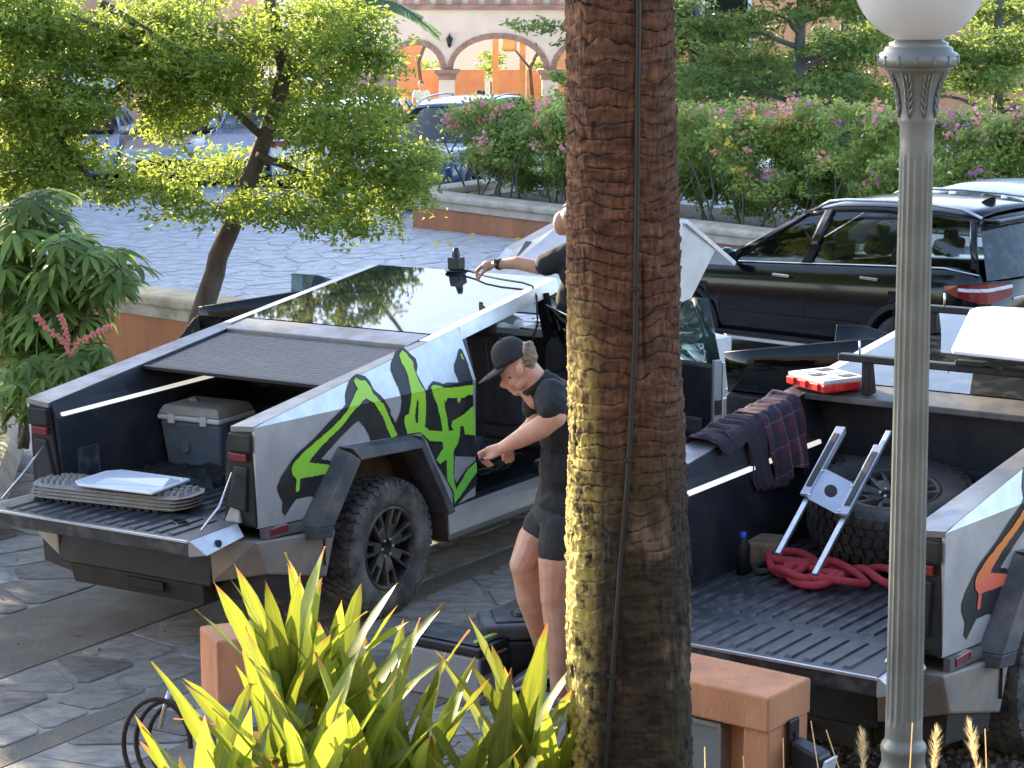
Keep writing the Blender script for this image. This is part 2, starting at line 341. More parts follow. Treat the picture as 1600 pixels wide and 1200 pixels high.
def clumps(ells, dens, per, rad, flat=.6, gap=-.16, gapf=1.6):
    # twig clumps inside ellipsoids, then leaves in each clump; a clump tone is shared by its leaves
    cs = np.concatenate([in_ell(max(2, int(dens * e[3] * e[4] * e[5] * 4.19)), e) for e in ells])
    tone = rng.random(len(cs))
    cs = cs[np.array([noise.noise(Vector(c) * gapf) + .45 * noise.noise(Vector(c) * gapf * 2.7) for c in cs]) > gap]
    tone = rng.random(len(cs)); sd_ = rng.normal(size=(len(cs), 3)); sd_[:, 2] = sd_[:, 2] * .5 - .25; sd_ /= np.linalg.norm(sd_, axis=1)[:, None]
    k = rng.poisson(per, len(cs)) + 3
    idx = np.repeat(np.arange(len(cs)), k)
    off = rng.normal(size=(len(idx), 3)) * rad * .55 + sd_[idx] * (rng.random(len(idx)) * 2 - 1)[:, None] * rad * 2.0; off[:, 2] *= flat
    p = cs[idx] + off
    r = np.clip(tone[idx] * .65 + rng.random(len(idx)) * .45 - .05, 0, 1)
    return cs, p, r

# ---------------------------------------------------------------- ground and paving
def gzz(x, y):
    t = max(0, min(1, (y - 47) / 12)); t = t * t * (3 - 2 * t)
    return gz(x) - 1.6 * t
def sheet(name, xs, ys, dz, m, kind='structure'):
    V = [(x, y, gzz(x, y) + dz) for y in ys for x in xs]; n = len(xs)
    F = [(j * n + i, j * n + i + 1, (j + 1) * n + i + 1, (j + 1) * n + i) for j in range(len(ys) - 1) for i in range(n - 1)]
    b = MB(); b.add(V, F, True); o = b.build(name, m); tag(o, kind=kind); return o
yy = [-60, 0, 10, 18.5, 30, 46] + [47 + k for k in range(1, 13)] + [80, 400]
ground = sheet('ground', [-400, -60, -14, 0, 14, 60, 400], yy, -.03, M['soil']); ground['label'] = 'bare earth around the paved yard'
drive = sheet('driveway', [-14, -6, 0, 6, 14], [18.5, 24, 30, 47] + [48 + k for k in range(0, 12)] + [72], 0, M['mortar'])
drive['label'] = 'pale mortar bed of the crazy paved parking lot'
front = sheet('driveway', [-14, -6, 0, 6, 14], [8.5, 12, 15, 18.5], 0, M['mortar_dusty']); front['label'] = 'dusty mortar bed of the crazy paved driveway under the trucks'
drive.name = 'parking_lot'
YAW = .978; DT = (math.cos(YAW), math.sin(YAW)); DN = (math.sin(YAW), -math.cos(YAW))
def nt2xy(n, t): return (n * DN[0] + t * DT[0], n * DN[1] + t * DT[1])
def strip(name, n0, n1, t0, t1, dz, m, label):
    P = [nt2xy(n0, t0), nt2xy(n1, t0), nt2xy(n1, t1), nt2xy(n0, t1)]
    b = MB(); b.plate([(x, y, gz(x) + dz) for x, y in P], (0, 0, -.02)); o = b.build(name, m); tag(o, label, kind='structure'); return o
strip('gravel_strip', -10.55, -9.64, 6.0, 16.5, .006, M['aggregate'], 'rough exposed aggregate strip between the flagstones')
strip('gravel_strip', -7.95, -7.15, 4, 16, .006, M['aggregate'], 'narrow aggregate strip beside the black lidded bin')
strip('concrete_strip', -8.72, -8.52, 4, 16, .005, M['aggregate'], 'smooth concrete strip beside the flagstones')
def clip(poly, a, b, c):   # keep a*x+b*y<=c
    out = []
    for i in range(len(poly)):
        p, q = poly[i], poly[(i + 1) % len(poly)]
        dp = a * p[0] + b * p[1] - c; dq = a * q[0] + b * q[1] - c
        if dp <= 0: out.append(p)
        if dp * dq < 0:
            t = dp / (dp - dq); out.append((p[0] + (q[0] - p[0]) * t, p[1] + (q[1] - p[1]) * t))
    return out
def cells(x0, x1, y0, y1, sp, seed, gap=.022, asp=1.0):
    rg = np.random.default_rng(seed); nx = max(1, int((x1 - x0) / sp / asp)); ny = max(1, int((y1 - y0) / sp))
    P = []
    for i in range(nx):
        for j in range(ny):
            if rg.random() < .16: continue
            P.append((x0 + (i + .5 + .5 * (j % 2) - .25 + rg.uniform(-.46, .46)) * (x1 - x0) / nx, y0 + (j + .5 + rg.uniform(-.46, .46)) * (y1 - y0) / ny))
    A = np.array(P); out = []
    for i, p in enumerate(P):
        d = ((A - p) ** 2).sum(1); nb = np.argsort(d)[1:22]
        poly = [(x0, y0), (x1, y0), (x1, y1), (x0, y1)]
        for k in nb:
            a, b = A[k, 0] - p[0], A[k, 1] - p[1]; L = math.hypot(a, b)
            if L < 1e-6: continue
            c = (A[k, 0] ** 2 + A[k, 1] ** 2 - p[0] ** 2 - p[1] ** 2) / 2
            poly = clip(poly, a / L, b / L, c / L - gap * rg.uniform(.3, 1.5))
            if len(poly) < 3: break
        if len(poly) >= 3: out.append(poly)
    return out
def round_poly(poly, k=.13):
    q = []
    for i in range(len(poly)):
        a, b = poly[i], poly[(i + 1) % len(poly)]
        q.append((a[0] + (b[0] - a[0]) * k, a[1] + (b[1] - a[1]) * k)); q.append((b[0] + (a[0] - b[0]) * k, b[1] + (a[1] - b[1]) * k))
    return q
def area(p): return abs(sum(p[i][0] * p[(i + 1) % len(p)][1] - p[(i + 1) % len(p)][0] * p[i][1] for i in range(len(p)))) / 2
stones = []   # (polygon xy, far?)
for n0, n1, t0, t1, s, sd_ in ((-14.5, -10.58, 6, 14.5, .36, 1), (-9.6, -9.13, 4, 16, .30, 2), (-9.07, -8.74, 4, 15.5, .33, 3), (-8.5, -7.97, 4, 16, .27, 4), (-7.12, -4.3, 5.6, 16, .36, 5)):
    for p in cells(t0, t1, n0, n1, s, sd_, .02, 1.25): stones.append(([nt2xy(n, t) for t, n in p], 0))
stones = [s for s in stones if 10.4 < sum(q[1] for q in s[0]) / len(s[0]) < 18.6]
stones = [([q for q in clip(s[0], 0, 1, 18.55)], 0) for s in stones]
for p in cells(-8.5, 8.5, 18.6, 47, .43, 9, .02, 1.1): stones.append((p, 1))
stones = [(round_poly(p), f) for p, f in stones if len(p) >= 3 and area(p) > .012]
def stone_geo(b, p, th, rg):
    cx = sum(q[0] for q in p) / len(p); cy = sum(q[1] for q in p) / len(p); tx, ty = rg.uniform(-.008, .008), rg.uniform(-.008, .008)
    n = len(p); h = th * rg.uniform(.7, 1.3)
    def zt(x, y): return gzz(x, y) + h + tx * (x - cx) + ty * (y - cy)
    V = [(x, y, gzz(x, y) + .001) for x, y in p] + [(x, y, zt(x, y) - .003) for x, y in p] + [(cx + (x - cx) * .955, cy + (y - cy) * .955, zt(x, y)) for x, y in p]
    F = [(i, (i + 1) % n, (i + 1) % n + n, i + n) for i in range(n)] + [(i + n, (i + 1) % n + n, (i + 1) % n + 2 * n, i + 2 * n) for i in range(n)] + [tuple(range(2 * n, 3 * n))]
    b.add(V, F)
def score(s):
    x = sum(q[0] for q in s[0]) / len(s[0]); y = sum(q[1] for q in s[0]) / len(s[0])
    vis = (abs(x) < .225 * y + .3)
    if 13.2 < y < 18.6 and -2.6 + (y - 13.4) * .67 < x < -.4 + (y - 13.4) * .75: vis = False
    if y > 18.6 and x > -.3 + .0 * y: vis = vis and y > 34 or (1.2 < x < 3 and 17 < y < 22)
    return (area(s[0]) / y ** 3) if vis else -1
stones.sort(key=score, reverse=True)
rg_ = random.Random(4); rest = {0: MB(), 1: MB()}
for k, (p, f) in enumerate(stones):
    if k < 300:
        b = MB(); cx = sum(q[0] for q in p) / len(p); cy = sum(q[1] for q in p) / len(p)
        stone_geo(b, p, .010 if not f else .007, rg_)
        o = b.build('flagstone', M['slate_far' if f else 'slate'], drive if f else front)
    else: stone_geo(rest[f], p, .009, rg_)
for f, b in rest.items():
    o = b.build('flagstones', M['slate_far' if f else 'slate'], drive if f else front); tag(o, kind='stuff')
# loose gravel by the right hand truck
P = []; rr = np.random.default_rng(3)
gb = MB()
for i in range(2600):
    x = rr.uniform(.9, 3.4); y = rr.uniform(10.55, 12.6); s = rr.uniform(.012, .03)
    a = Matrix.Rotation(rr.uniform(0, 6), 3, 'Z') @ Matrix.Rotation(rr.uniform(0, 3), 3, 'X')
    gb.add([Vector((x, y, gz(x) + .02)) + a @ Vector(v) * s for v in ((1, 0, 0), (-.9, .1, 0), (0, .8, 0), (0, -.9, .1), (0, 0, .7), (.1, 0, -.7))],
           [(0, 2, 4), (2, 1, 4), (1, 3, 4), (3, 0, 4), (2, 0, 5), (1, 2, 5), (3, 1, 5), (0, 3, 5)])
gme = gb.mesh('gravel', M['gravel']); at_ = gme.attributes.new('rnd', 'FLOAT', 'FACE'); at_.data.foreach_set('value', np.repeat(rr.random(len(gme.polygons) // 8 + 1), 8)[:len(gme.polygons)].astype(np.float32))
tag(link('gravel', gme), 'loose brown gravel under the tailgate of the right truck', kind='stuff')
gbed = MB(); gbed.plate([(.95, 10.5, .034), (3.5, 10.5, .085), (3.5, 12.8, .085), (.95, 12.8, .034)], (0, 0, -.02)); tag(gbed.build('gravel_bed', M['soil']), 'dark earth bed under the gravel', kind='structure')
# raised planting bank close to the viewer (its crest lies below the picture)
xs = [-14, -6, -3, -1.5, 0, 1.5, 3, 6, 14]; pr_ = [(3.0, 1.05), (5.5, 1.08), (7.6, 1.02), (8.6, .72), (9.3, .42), (10.4, -.06), (10.6, -.3)]
b = MB(); n = len(xs)
b.add([(x, y, z) for y, z in pr_ for x in xs], [(j * n + i, j * n + i + 1, (j + 1) * n + i + 1, (j + 1) * n + i) for j in range(len(pr_) - 1) for i in range(n - 1)], True)
tag(b.build('planting_bank', M['soil']), 'earth bank planted in front of the driveway', kind='structure')

# ---------------------------------------------------------------- walls
def wall(label, A, B, z0, z1, th, cap=True, name='terracotta_wall', m='terracotta', bodym=None):
    A = Vector((*A, 0)); B = Vector((*B, 0)); L = (B - A).length; a = math.atan2(B.y - A.y, B.x - A.x)
    r = empty(name, ((A.x + B.x) / 2, (A.y + B.y) / 2, 0), a, label, 'wall')
    MB().box((0, 0, (z0 + z1 - .22) / 2), (L - .04, th, z1 - .22 - z0)).build('wall_face', M[m], r, .01)
    if cap:
        MB().box((0, 0, z1 - .165), (L - .02, th + .06, .11)).build('fascia', M['cream'], r, .008)
        MB().box((0, 0, z1 - .055), (L, th + .17, .11)).build('cap', M['cream'], r, .045, 4)
    return r
wall('terracotta retaining wall with a moulded cream cap behind the left truck', (-9.5, 26.6), (-1.25, 19.95), -.3, .93, .30)
wall('terracotta planter wall with a cream cap under the flowering hedge', (-1.40, 35.0), (8.6, 24.2), -.2, .53, .34)
wall('short return of the planter wall at the far end of the hedge', (-1.33, 35.25), (.1, 37.2), -.2, .53, .34)
r = empty('planter_bed', (-4.5, 17.2, 0), 0, 'cream topped low planter wall at the left edge beside the left truck', 'planter')
MB().hexa([(-3.2, 1.9, -.25), (.35, 1.9, -.25), (.80, -1.15, -.25), (-3.2, -1.15, -.25)], [(-3.2, 1.9, .16), (.35, 1.9, .16), (.80, -1.15, .16), (-3.2, -1.15, .16)]).build('planter_face', M['terracotta'], r)
MB().hexa([(-3.2, 2.0, .16), (.45, 2.0, .16), (.9, -1.25, .16), (-3.2, -1.25, .16)], [(-3.2, 2.0, .34), (.38, 2.0, .34), (.82, -1.25, .34), (-3.2, -1.25, .34)]).build('planter_rim', M['cream'], r, .05, 3)
MB().box((-1.6, .3, .36), (2.8, 2.6, .06)).build('planter_soil', M['soil'], r)
# plinth block of the wall, foreground left, and sign wall, foreground right
r = empty('gate_pillar', (-1.31, 10.56, 0), R(24), 'square terracotta pillar rising behind the yellow green leaves', 'pillar')
MB().box((0, 0, .32), (.285, .285, 1.2)).build('pillar_body', M['signwall'], r, .012)
MB().box((-.02, -.30, .30), (.50, .3, .62)).build('meter_box', M['greypanel'], r, .01)
MB().box((-.02, -.462, .40), (.36, .016, .4)).build('meter_door', M['greypanel'], r, .004)
ax_, ay_, bx_, by_ = .313, 10.04, 1.085, 9.452
aa = math.atan2(by_ - ay_, bx_ - ax_); Lw = math.hypot(bx_ - ax_, by_ - ay_)
r = empty('sign_wall', (bx_, by_, 0), aa, 'terracotta sign wall with a grey panel in front of the right truck tailgate', 'wall')
MB().hexa([(-Lw, -.02, .80), (.03, -.02, .80), (.03, .34, .80), (-Lw, .34, .80)], [(-Lw, -.02, .96), (.03, -.02, .96), (.03, .34, .96), (-Lw, .34, .96)]).build('top_beam', M['signwall'], r, .012, 3)
MB().box((-.045, .17, .30), (.13, .33, .995)).build('end_pier', M['signwall'], r, .008)
MB().box((-Lw / 2 - .04, .21, .3), (Lw - .14, .24, .99)).build('back_wall', M['signwall'], r)
MB().box((-.60, .06, .40), (.72, .07, .73)).build('sign_panel', M['greypanel'], r, .006)
MB().box((-.60, .05, .772), (.75, .09, .022)).build('panel_frame', M['stone_trim'], r, .004)
MB().box((-.232, .05, .40), (.022, .09, .73)).build('panel_frame', M['stone_trim'], r, .004)
# black downlight on the end of the sign wall
e = Matrix.Translation((bx_, by_, 0)) @ Matrix.Rotation(aa, 4, 'Z')
def E_(x, y, z): return e @ Vector((x, y, z))
r = empty('flood_light', E_(.035, .17, .70), aa, 'black wall flood light fixed to the end of the terracotta sign wall', 'light')
b = MB(); b.box((.008, 0, 0), (.016, .085, .24)); b.build('back_plate', M['black_clean'], r, .007, 3)
b = MB(); b.hexa([(.016, -.045, -.075), (.016, .045, -.075), (.016, .045, .035), (.016, -.045, .035)], [(.20, -.06, -.145), (.20, .06, -.145), (.165, .055, -.005), (.165, -.055, -.005)]); b.build('light_housing', M['black_clean'], r, .014, 3)
b = MB(); b.box((.184, 0, -.075), (.012, .1, .11), Matrix.Rotation(R(14), 3, 'Y')); b.build('lens', M['headl'], r)
b = MB(); b.tube([(.018, .0, .05), (.026, 0, .05)], .012, 10); b.build('knob', M['black_clean'], r)
# hand rail beside the left truck
r = empty('hand_rail', (-3.14, 19.5, -.07), 0, 'dark metal hand rail with thin bars between the truck and terracotta wall', 'railing')
b = MB(); tp = [(0, 0, .50), (.44, .02, 1.07), (.66, .02, 1.13), (1.25, .03, 1.21)]
for i in range(3): b.bar(tp[i], tp[i + 1], .06, .05)
b.build('top_rail', M['iron'], r, .006)
def ztop(x):
    for i in range(3):
        if x <= tp[i + 1][0]: return tp[i][2] + (tp[i + 1][2] - tp[i][2]) * (x - tp[i][0]) / (tp[i + 1][0] - tp[i][0])
    return 1.2
for x in (.14, .22, .30, .38, .54, .64, .74, .84, .95, 1.06): MB().bar((x, .015, 0), (x, .015, ztop(x) - .02), .014, .014, (0, 1, 0)).build('baluster', M['iron'], r)
for x in (.44, 1.2): MB().bar((x, .02, 0), (x, .02, ztop(x) - .01), .06, .06, (0, 1, 0)).build('post', M['iron'], r)

# ---------------------------------------------------------------- buildings far behind
def arch_wall(b, x0, x1, z0, z1, y, th, arches, seg=14):
    # front and back face strips around openings: arches = (xa, xb, spring z, rise)
    for yy_ in (y, y + th):
        xs = sorted(set([x0, x1] + [a[0] for a in arches] + [a[1] for a in arches]))
        for i in range(len(xs) - 1):
            xa, xb = xs[i], xs[i + 1]; a = [q for q in arches if abs(q[0] - xa) < 1e-6]
            if not a: b.add([(xa, yy_, z0), (xb, yy_, z0), (xb, yy_, z1), (xa, yy_, z1)], [(0, 1, 2, 3)]); continue
            a = a[0]; c = (xa + xb) / 2; rx = (xb - xa) / 2
            p = [(c - rx * math.cos(PI * k / seg), a[2] + a[3] * math.sin(PI * k / seg)) for k in range(seg + 1)]
            for k in range(seg): b.add([(p[k][0], yy_, p[k][1]), (p[k + 1][0], yy_, p[k + 1][1]), (p[k + 1][0], yy_, z1), (p[k][0], yy_, z1)], [(0, 1, 2, 3)])
    for a in arches:
        c = (a[0] + a[1]) / 2; rx = (a[1] - a[0]) / 2
        p = [(a[0], z0)] + [(c - rx * math.cos(PI * k / seg), a[2] + a[3] * math.sin(PI * k / seg)) for k in range(seg + 1)] + [(a[1], z0)]
        for k in range(len(p) - 1): b.add([(p[k][0], y, p[k][1]), (p[k + 1][0], y, p[k + 1][1]), (p[k + 1][0], y + th, p[k + 1][1]), (p[k][0], y + th, p[k][1])], [(0, 1, 2, 3)])
    b.add([(x0, y, z1), (x1, y, z1), (x1, y + th, z1), (x0, y + th, z1)], [(0, 1, 2, 3)])
Yb = 72.0; ZF = -1.62
arches = [(-3.74, -2.20, .50, .78), (-1.84, .99, .52, .95), (1.36, 4.2, .52, .95)]
bl = empty('arched_building', (0, Yb, 0), 0, 'white plastered building with stone trimmed arches far behind the hedge', 'building')
b = MB(); arch_wall(b, -4.6, 9.0, ZF, 5.5, 0, .5, arches); b.build('facade', M['whitewall'], bl)
for a in arches:
    c = (a[0] + a[1]) / 2; rx = (a[1] - a[0]) / 2; n = 15
    for k in range(n):   # each arch stone
        t0, t1 = PI * (k + .04) / n, PI * (k + .96) / n
        q = [(c - (rx + d) * math.cos(t), a[2] + (a[3] + d) * math.sin(t)) for t, d in ((t0, -.01), (t1, -.01), (t1, .17), (t0, .17))]
        MB().plate([(x, -.05, z) for x, z in q], (0, .2, 0)).build('arch_stone', M['stone_trim'], bl)
for xa, xb in ((-4.35, -3.74), (-2.20, -1.84), (.99, 1.36)):
    c = (xa + xb) / 2; w = xb - xa
    MB().box((c, .2, -.62), (w + .12, .66, 2.0)).build('column_shaft', M['whitewall'], bl, .01)
    b = MB(); b.box((c, .2, .46), (w + .42, .9, .12)); b.box((c, .2, .38), (w + .30, .8, .06)); b.box((c, .2, .28), (w + .2, .74, .15)); b.build('capital', M['stone_trim'], bl, .02)
b = MB(); b.box((2, -.06, 2.43), (13, .12, .16)); b.build('cornice', M['stone_trim'], bl, .02)
for k in range(26): MB().box((-4.2 + k * .5, -.05, 2.62), (.3, .1, .2)).build('dentil', M['stone_trim'], bl)
# courtyard seen through the arches
b = MB(); b.box((1, 5, ZF - .06), (14, 12, .1)); b.build('terrace_floor', M['cream'], bl)
b = MB(); b.box((2.1, 6.5, .3), (1.9, .5, 4.2)); b.build('courtyard_wall', M['sun_orange'], bl)
b = MB(); b.box((-4.2, 7.5, .3), (2.2, .5, 4.2)); b.build('courtyard_wall', M['sun_orange'], bl)
for x in (-2.35, -.55, .35, 3.6): MB().box((x, 5.6, .4), (.2, .2, 4.1)).build('timber_post', M['wood_orange'], bl)
for x, w in ((-2.9, 1.0), (-1.6, 1.3), (-.1, .8), (1.0, 1.0)): MB().box((x, 8.4, -.75), (w, .2, 1.7)).build('low_wall', M['sun_orange'], bl)
b = MB(); b.tube([(-3.15, 5, -1.5), (-3.0, 5, -.4), (-3.1, 5, .5), (-2.8, 5, 1.3)], .06, 6); b.build('vine_trunk', M['bark'], bl); b = MB(); b.tube([(.75, 5.2, -1.5), (.6, 5.2, .3), (1.0, 5.2, 1.1)], .06, 6); b.tube([(.6, 5.2, .3), (.1, 5.2, .9)], .04, 6); b.build('vine_trunk', M['bark'], bl)
MB().box((-.1, 4.2, 1.15), (.5, .5, .5)).build('hanging_basket', M['wood_orange'], bl, .1)
b = MB(); b.box((-.25, 1.5, -.75), (1.6, .7, .12)); b.box((-.9, 1.5, -1.2), (.1, .6, .8)); b.box((.4, 1.5, -1.2), (.1, .6, .8)); o = empty('table', (0, Yb, 0), 0, 'dark wooden table on the terrace under the arch', 'table'); b.build('tabletop', M['bark'], o)
for k, (x, z, rx_) in enumerate(((-.75, .1, .55), (1.1, -.1, .5), (-2.9, -.3, .5), (2.6, .2, .6))):
    sh_ = empty('shrub', (x, Yb + 10.2, ZF), 0, ['sunlit yellow green shrub behind the post in the large arch', 'sunlit shrub at the right side of the large arch', 'sunlit shrub behind the smaller arch', 'sunlit shrub behind the third arch'][k], 'shrub', 'shrubs in the courtyard'); cs_, p_, r_ = clumps([(0, 0, z - ZF, rx_, .4, .75)], 90, 20, .12); link('foliage', leaves('foliage', p_, .14, M['leaf_hedge'], rnd=r_), sh_); MB().tube([(0, 0, 0), (0, 0, 1.2)], .04, 6).build('stem', M['stem'], sh_)
# wall lantern
r = empty('wall_lantern', (-1.93, Yb - .14, 1.38), 0, 'small black wall lantern between the two arches', 'lantern')
b = MB(); b.lathe([(.0, .2), (.03, .18), (.11, .09), (.12, .06)], 8); b.build('lantern_top', M['iron'], r)
MB().lathe([(.10, .06), (.055, -.13)], 8).build('lantern_glass', M['glass_tint'], r)
b = MB(); b.lathe([(.07, -.13), (.03, -.17), (0, -.2)], 8); b.bar((0, .12, .2), (0, 0, .24), .03, .03); b.build('bracket', M['iron'], r)
# peach building on the left; its mass also keeps the low sun off the parking lot
r = empty('peach_building', (-26, 50, 0), 0, 'peach plastered building seen through the tree crown at the left', 'building')
b = MB(); b.box((0, 4, 5.0), (39.4, 8, 15.6)); b.build('wall', M['pinkwall'], r)
MB().box((16.9, -.06, .9), (1.1, .1, 2.4)).build('shutter', M['whitewall'], r); MB().box((13.5, -.06, 1.0), (1.2, .1, 2.2)).build('shutter', M['whitewall'], r)
MB().box((0, 4, 12.95), (40.2, 8.8, .35)).build('eave', M['terracotta'], r)
r = empty('garden_wall', (-5.0, 49.5, 0), 0, 'pale peach garden wall either side of the iron gate', 'wall')
MB().box((-.9, 0, .5), (.8, .3, 2.6)).build('wall_face', M['pinkwall'], r); MB().box((1.6, 0, .5), (1.9, .3, 2.6)).build('wall_face', M['pinkwall'], r)
r = empty('iron_gate', (-5.05, 49.5, 0), 0, 'black wrought iron gate in the peach garden wall behind parked cars', 'gate')
for k in range(8): MB().bar((-.42 + k * .155, 0, -.1), (-.42 + k * .155, 0, 1.75), .025, .025, (0, 1, 0)).build('bar', M['iron'], r)
b = MB()
for z in (.0, .85, 1.3, 1.72): b.bar((-.45, 0, z), (.7, 0, z), .03, .03)
b.build('cross_rail', M['iron'], r)
for x, z in ((-.19, 1.08), (.12, 1.08), (.43, 1.08)): MB().tube([(x + .13 * math.cos(t * PI / 6), 0, z + .13 * math.sin(t * PI / 6)) for t in range(13)], .016, 5, False).build('scroll', M['iron'], r)
r = empty('terracotta_building', (10, 60, 0), 0, 'terracotta coloured building behind the trees at the right', 'building')
MB().box((2, 3, 2.2), (17, 6, 8)).build('wall', M['sun_orange'], r); MB().box((2, 2.9, 6.4), (17.8, 6.8, .4)).build('eave', M['stone_trim'], r)
for x in (-4.5, -.5, 3.5): 
    w = MB().box((x, -.02, 2.4), (1.3, .1, 1.7)).build('window', M['whitewall'], r); MB().box((x, -.06, 2.4), (1.1, .06, 1.5)).build('pane', M['glass_tint'], w)
# the hotel front the picture was taken from stands behind the viewer
r = empty('hotel_front', (0, -3.0, 0), 0, 'plain plastered hotel front with dark windows behind the viewer', 'building')
MB().box((0, -3, 4.0), (60, 6, 11)).build('wall', M['hotel'], r)
for k in range(12): MB().box((-27.5 + k * 5, .02, 3.6 + 0 * k), (1.6, .1, 2.4)).build('window', M['glass_tint'], r)
# unseen block added at the left to keep low sun off the yard
r = empty('left_sun_block', (-20, 34, 0), R(0), 'unseen terracotta block added beyond the left edge to shade the yard', 'building')
MB().box((-3, 0, 3.0), (7, 18, 7)).build('wall', M['terracotta'], r); MB().box((-3, 0, 6.7), (8, 19, .4)).build('eave', M['stone_trim'], r)

# ---------------------------------------------------------------- angular electric pickup trucks
# spray painted lettering on the flank: outline points (along the truck, height)
GR_B1 = [(.847,1.483),(.897,1.532),(.95,1.571),(1.012,1.585),(1.083,1.56),(1.109,1.522),(1.115,1.478),(1.16,1.432),(1.2,1.381),(1.246,1.327),(1.245,1.165),(1.245,1.15),(1.045,1.167),(1.034,1.204),(.996,1.256),(.936,1.312),(.89,1.3),(.753,1.236),(.581,1.142),(.647,1.123),(.728,1.077),(.719,.965),(.584,.889),(.526,.916),(.475,.936),(.352,.942),(.309,.912),(.251,.863),(.223,.891),(.231,.948),(.191,1.014),(.184,1.049),(.214,1.096),(.257,1.135),(.286,1.159),(.358,1.212),(.533,1.286),(.666,1.36),(.827,1.434)]
GR_B2 = [(1.141,1.44),(1.192,1.382),(1.238,1.308),(1.296,1.232),(1.342,1.295),(1.358,1.364),(1.35,1.39),(1.354,1.449),(1.34,1.51),(1.336,1.559),(1.36,1.594),(1.433,1.657),(1.527,1.666),(1.558,1.633),(1.605,1.587),(1.601,1.543),(1.565,1.504),(1.577,1.453),(1.601,1.379),(1.645,1.412),(1.7,1.433),(1.749,1.417),(1.783,1.402),(1.826,1.403),(1.952,1.383),(1.953,1.413),(1.943,1.455),(1.961,1.493),(2.016,1.535),(2.067,1.583),(2.089,1.57),(2.098,1.482),(2.091,1.397),(2.094,1.275),(2.117,1.006),(2.13,.859),(1.901,.908),(1.893,.772),(1.919,.724),(2.039,.807),(2.13,.837),(2.141,.669),(2.04,.635),(1.888,.56),(1.884,.667),(1.799,.79),(1.715,.891),(1.616,1.056),(1.547,1.125),(1.405,1.136),(1.119,1.163)]
GR_G1 = [(.961,1.55),(.993,1.566),(1.027,1.544),(1.069,1.535),(1.091,1.491),(1.09,1.462),(1.137,1.401),(1.168,1.381),(1.199,1.325),(1.308,1.154),(1.248,1.15),(1.198,1.225),(1.175,1.279),(1.121,1.349),(1.083,1.396),(1.02,1.435),(.977,1.428),(.906,1.396),(.845,1.362),(.769,1.307),(.59,1.227),(.494,1.167),(.465,1.143),(.53,1.126),(.632,1.101),(.713,1.054),(.682,1.007),(.616,1.045),(.558,1.047),(.47,1.054),(.384,1.062),(.372,.987),(.353,.985),(.342,.997),(.352,1.059),(.32,1.094),(.306,1.126),(.321,1.161),(.408,1.212),(.459,1.232),(.65,1.304),(.755,1.354),(.823,1.396),(.876,1.44),(.972,1.501)]
GR_G2 = [(1.457,1.629),(1.503,1.652),(1.533,1.632),(1.542,1.606),(1.564,1.573),(1.556,1.545),(1.554,1.456),(1.593,1.37),(1.596,1.256),(1.584,1.16),(1.633,1.125),(1.766,1.096),(1.758,1.134),(1.741,1.2),(1.717,1.266),(1.667,1.358),(1.65,1.396),(1.679,1.412),(1.738,1.397),(1.8,1.372),(2.094,1.344),(2.094,1.281),(2.03,1.286),(2.004,1.275),(1.961,1.282),(1.948,1.253),(1.927,1.256),(1.919,1.289),(1.817,1.303),(1.8,1.278),(1.783,1.302),(1.787,1.254),(1.817,1.165),(1.834,1.084),(1.884,1.08),(1.859,1.116),(1.868,1.146),(1.97,1.159),(2.099,1.206),(2.117,1.006),(2.004,1.032),(1.987,1.093),(1.953,1.094),(1.953,1.036),(1.936,.997),(1.884,.943),(1.884,.773),(1.91,.683),(2.039,.796),(2.13,.827),(2.135,.756),(2.013,.673),(1.893,.591),(1.884,.678),(1.816,.766),(1.808,.905),(1.741,.886),(1.699,.92),(1.774,.985),(1.766,1.028),(1.633,1.058),(1.538,1.132),(1.405,1.146),(1.373,1.224),(1.381,1.263),(1.422,1.271),(1.446,1.354),(1.448,1.414),(1.472,1.499),(1.466,1.559),(1.454,1.58)]
GR_BH = [(1.506,1.352),(1.519,1.321),(1.51,1.199),(1.494,1.197),(1.48,1.246),(1.495,1.305)]
GR_G3 = [(2.054,1.55),(2.07,1.552),(2.069,1.507),(2.05,1.52)]
def frame_matrix(x, y, yaw, z=0.0):
    n = Vector((-.02, 0, 1)).normalized(); f = Vector((math.cos(yaw), math.sin(yaw), .02 * math.cos(yaw))).normalized(); l = n.cross(f)
    return Matrix(((f.x, l.x, n.x, x), (f.y, l.y, n.y, y), (f.z, l.z, n.z, gz(x) + z), (0, 0, 0, 1)))
def rail(x):
    return (.915 - .105 * x / 3.38, 1.44 + .425 * x / 3.38)
def crease(x):
    return (.918 + .03 * min(x, 2.2), 1.437 - .029 * min(x, 2.2) - max(0, x - 2.2) * .069)
def side_y(x, z):
    yc, zc = crease(x)
    if z <= zc: return yc - .03 * (1.437 - z)
    yr, zr = rail(x); t = min(1.2, (z - zc) / max(zr - zc, .02)); return yc + (yr - yc) * t
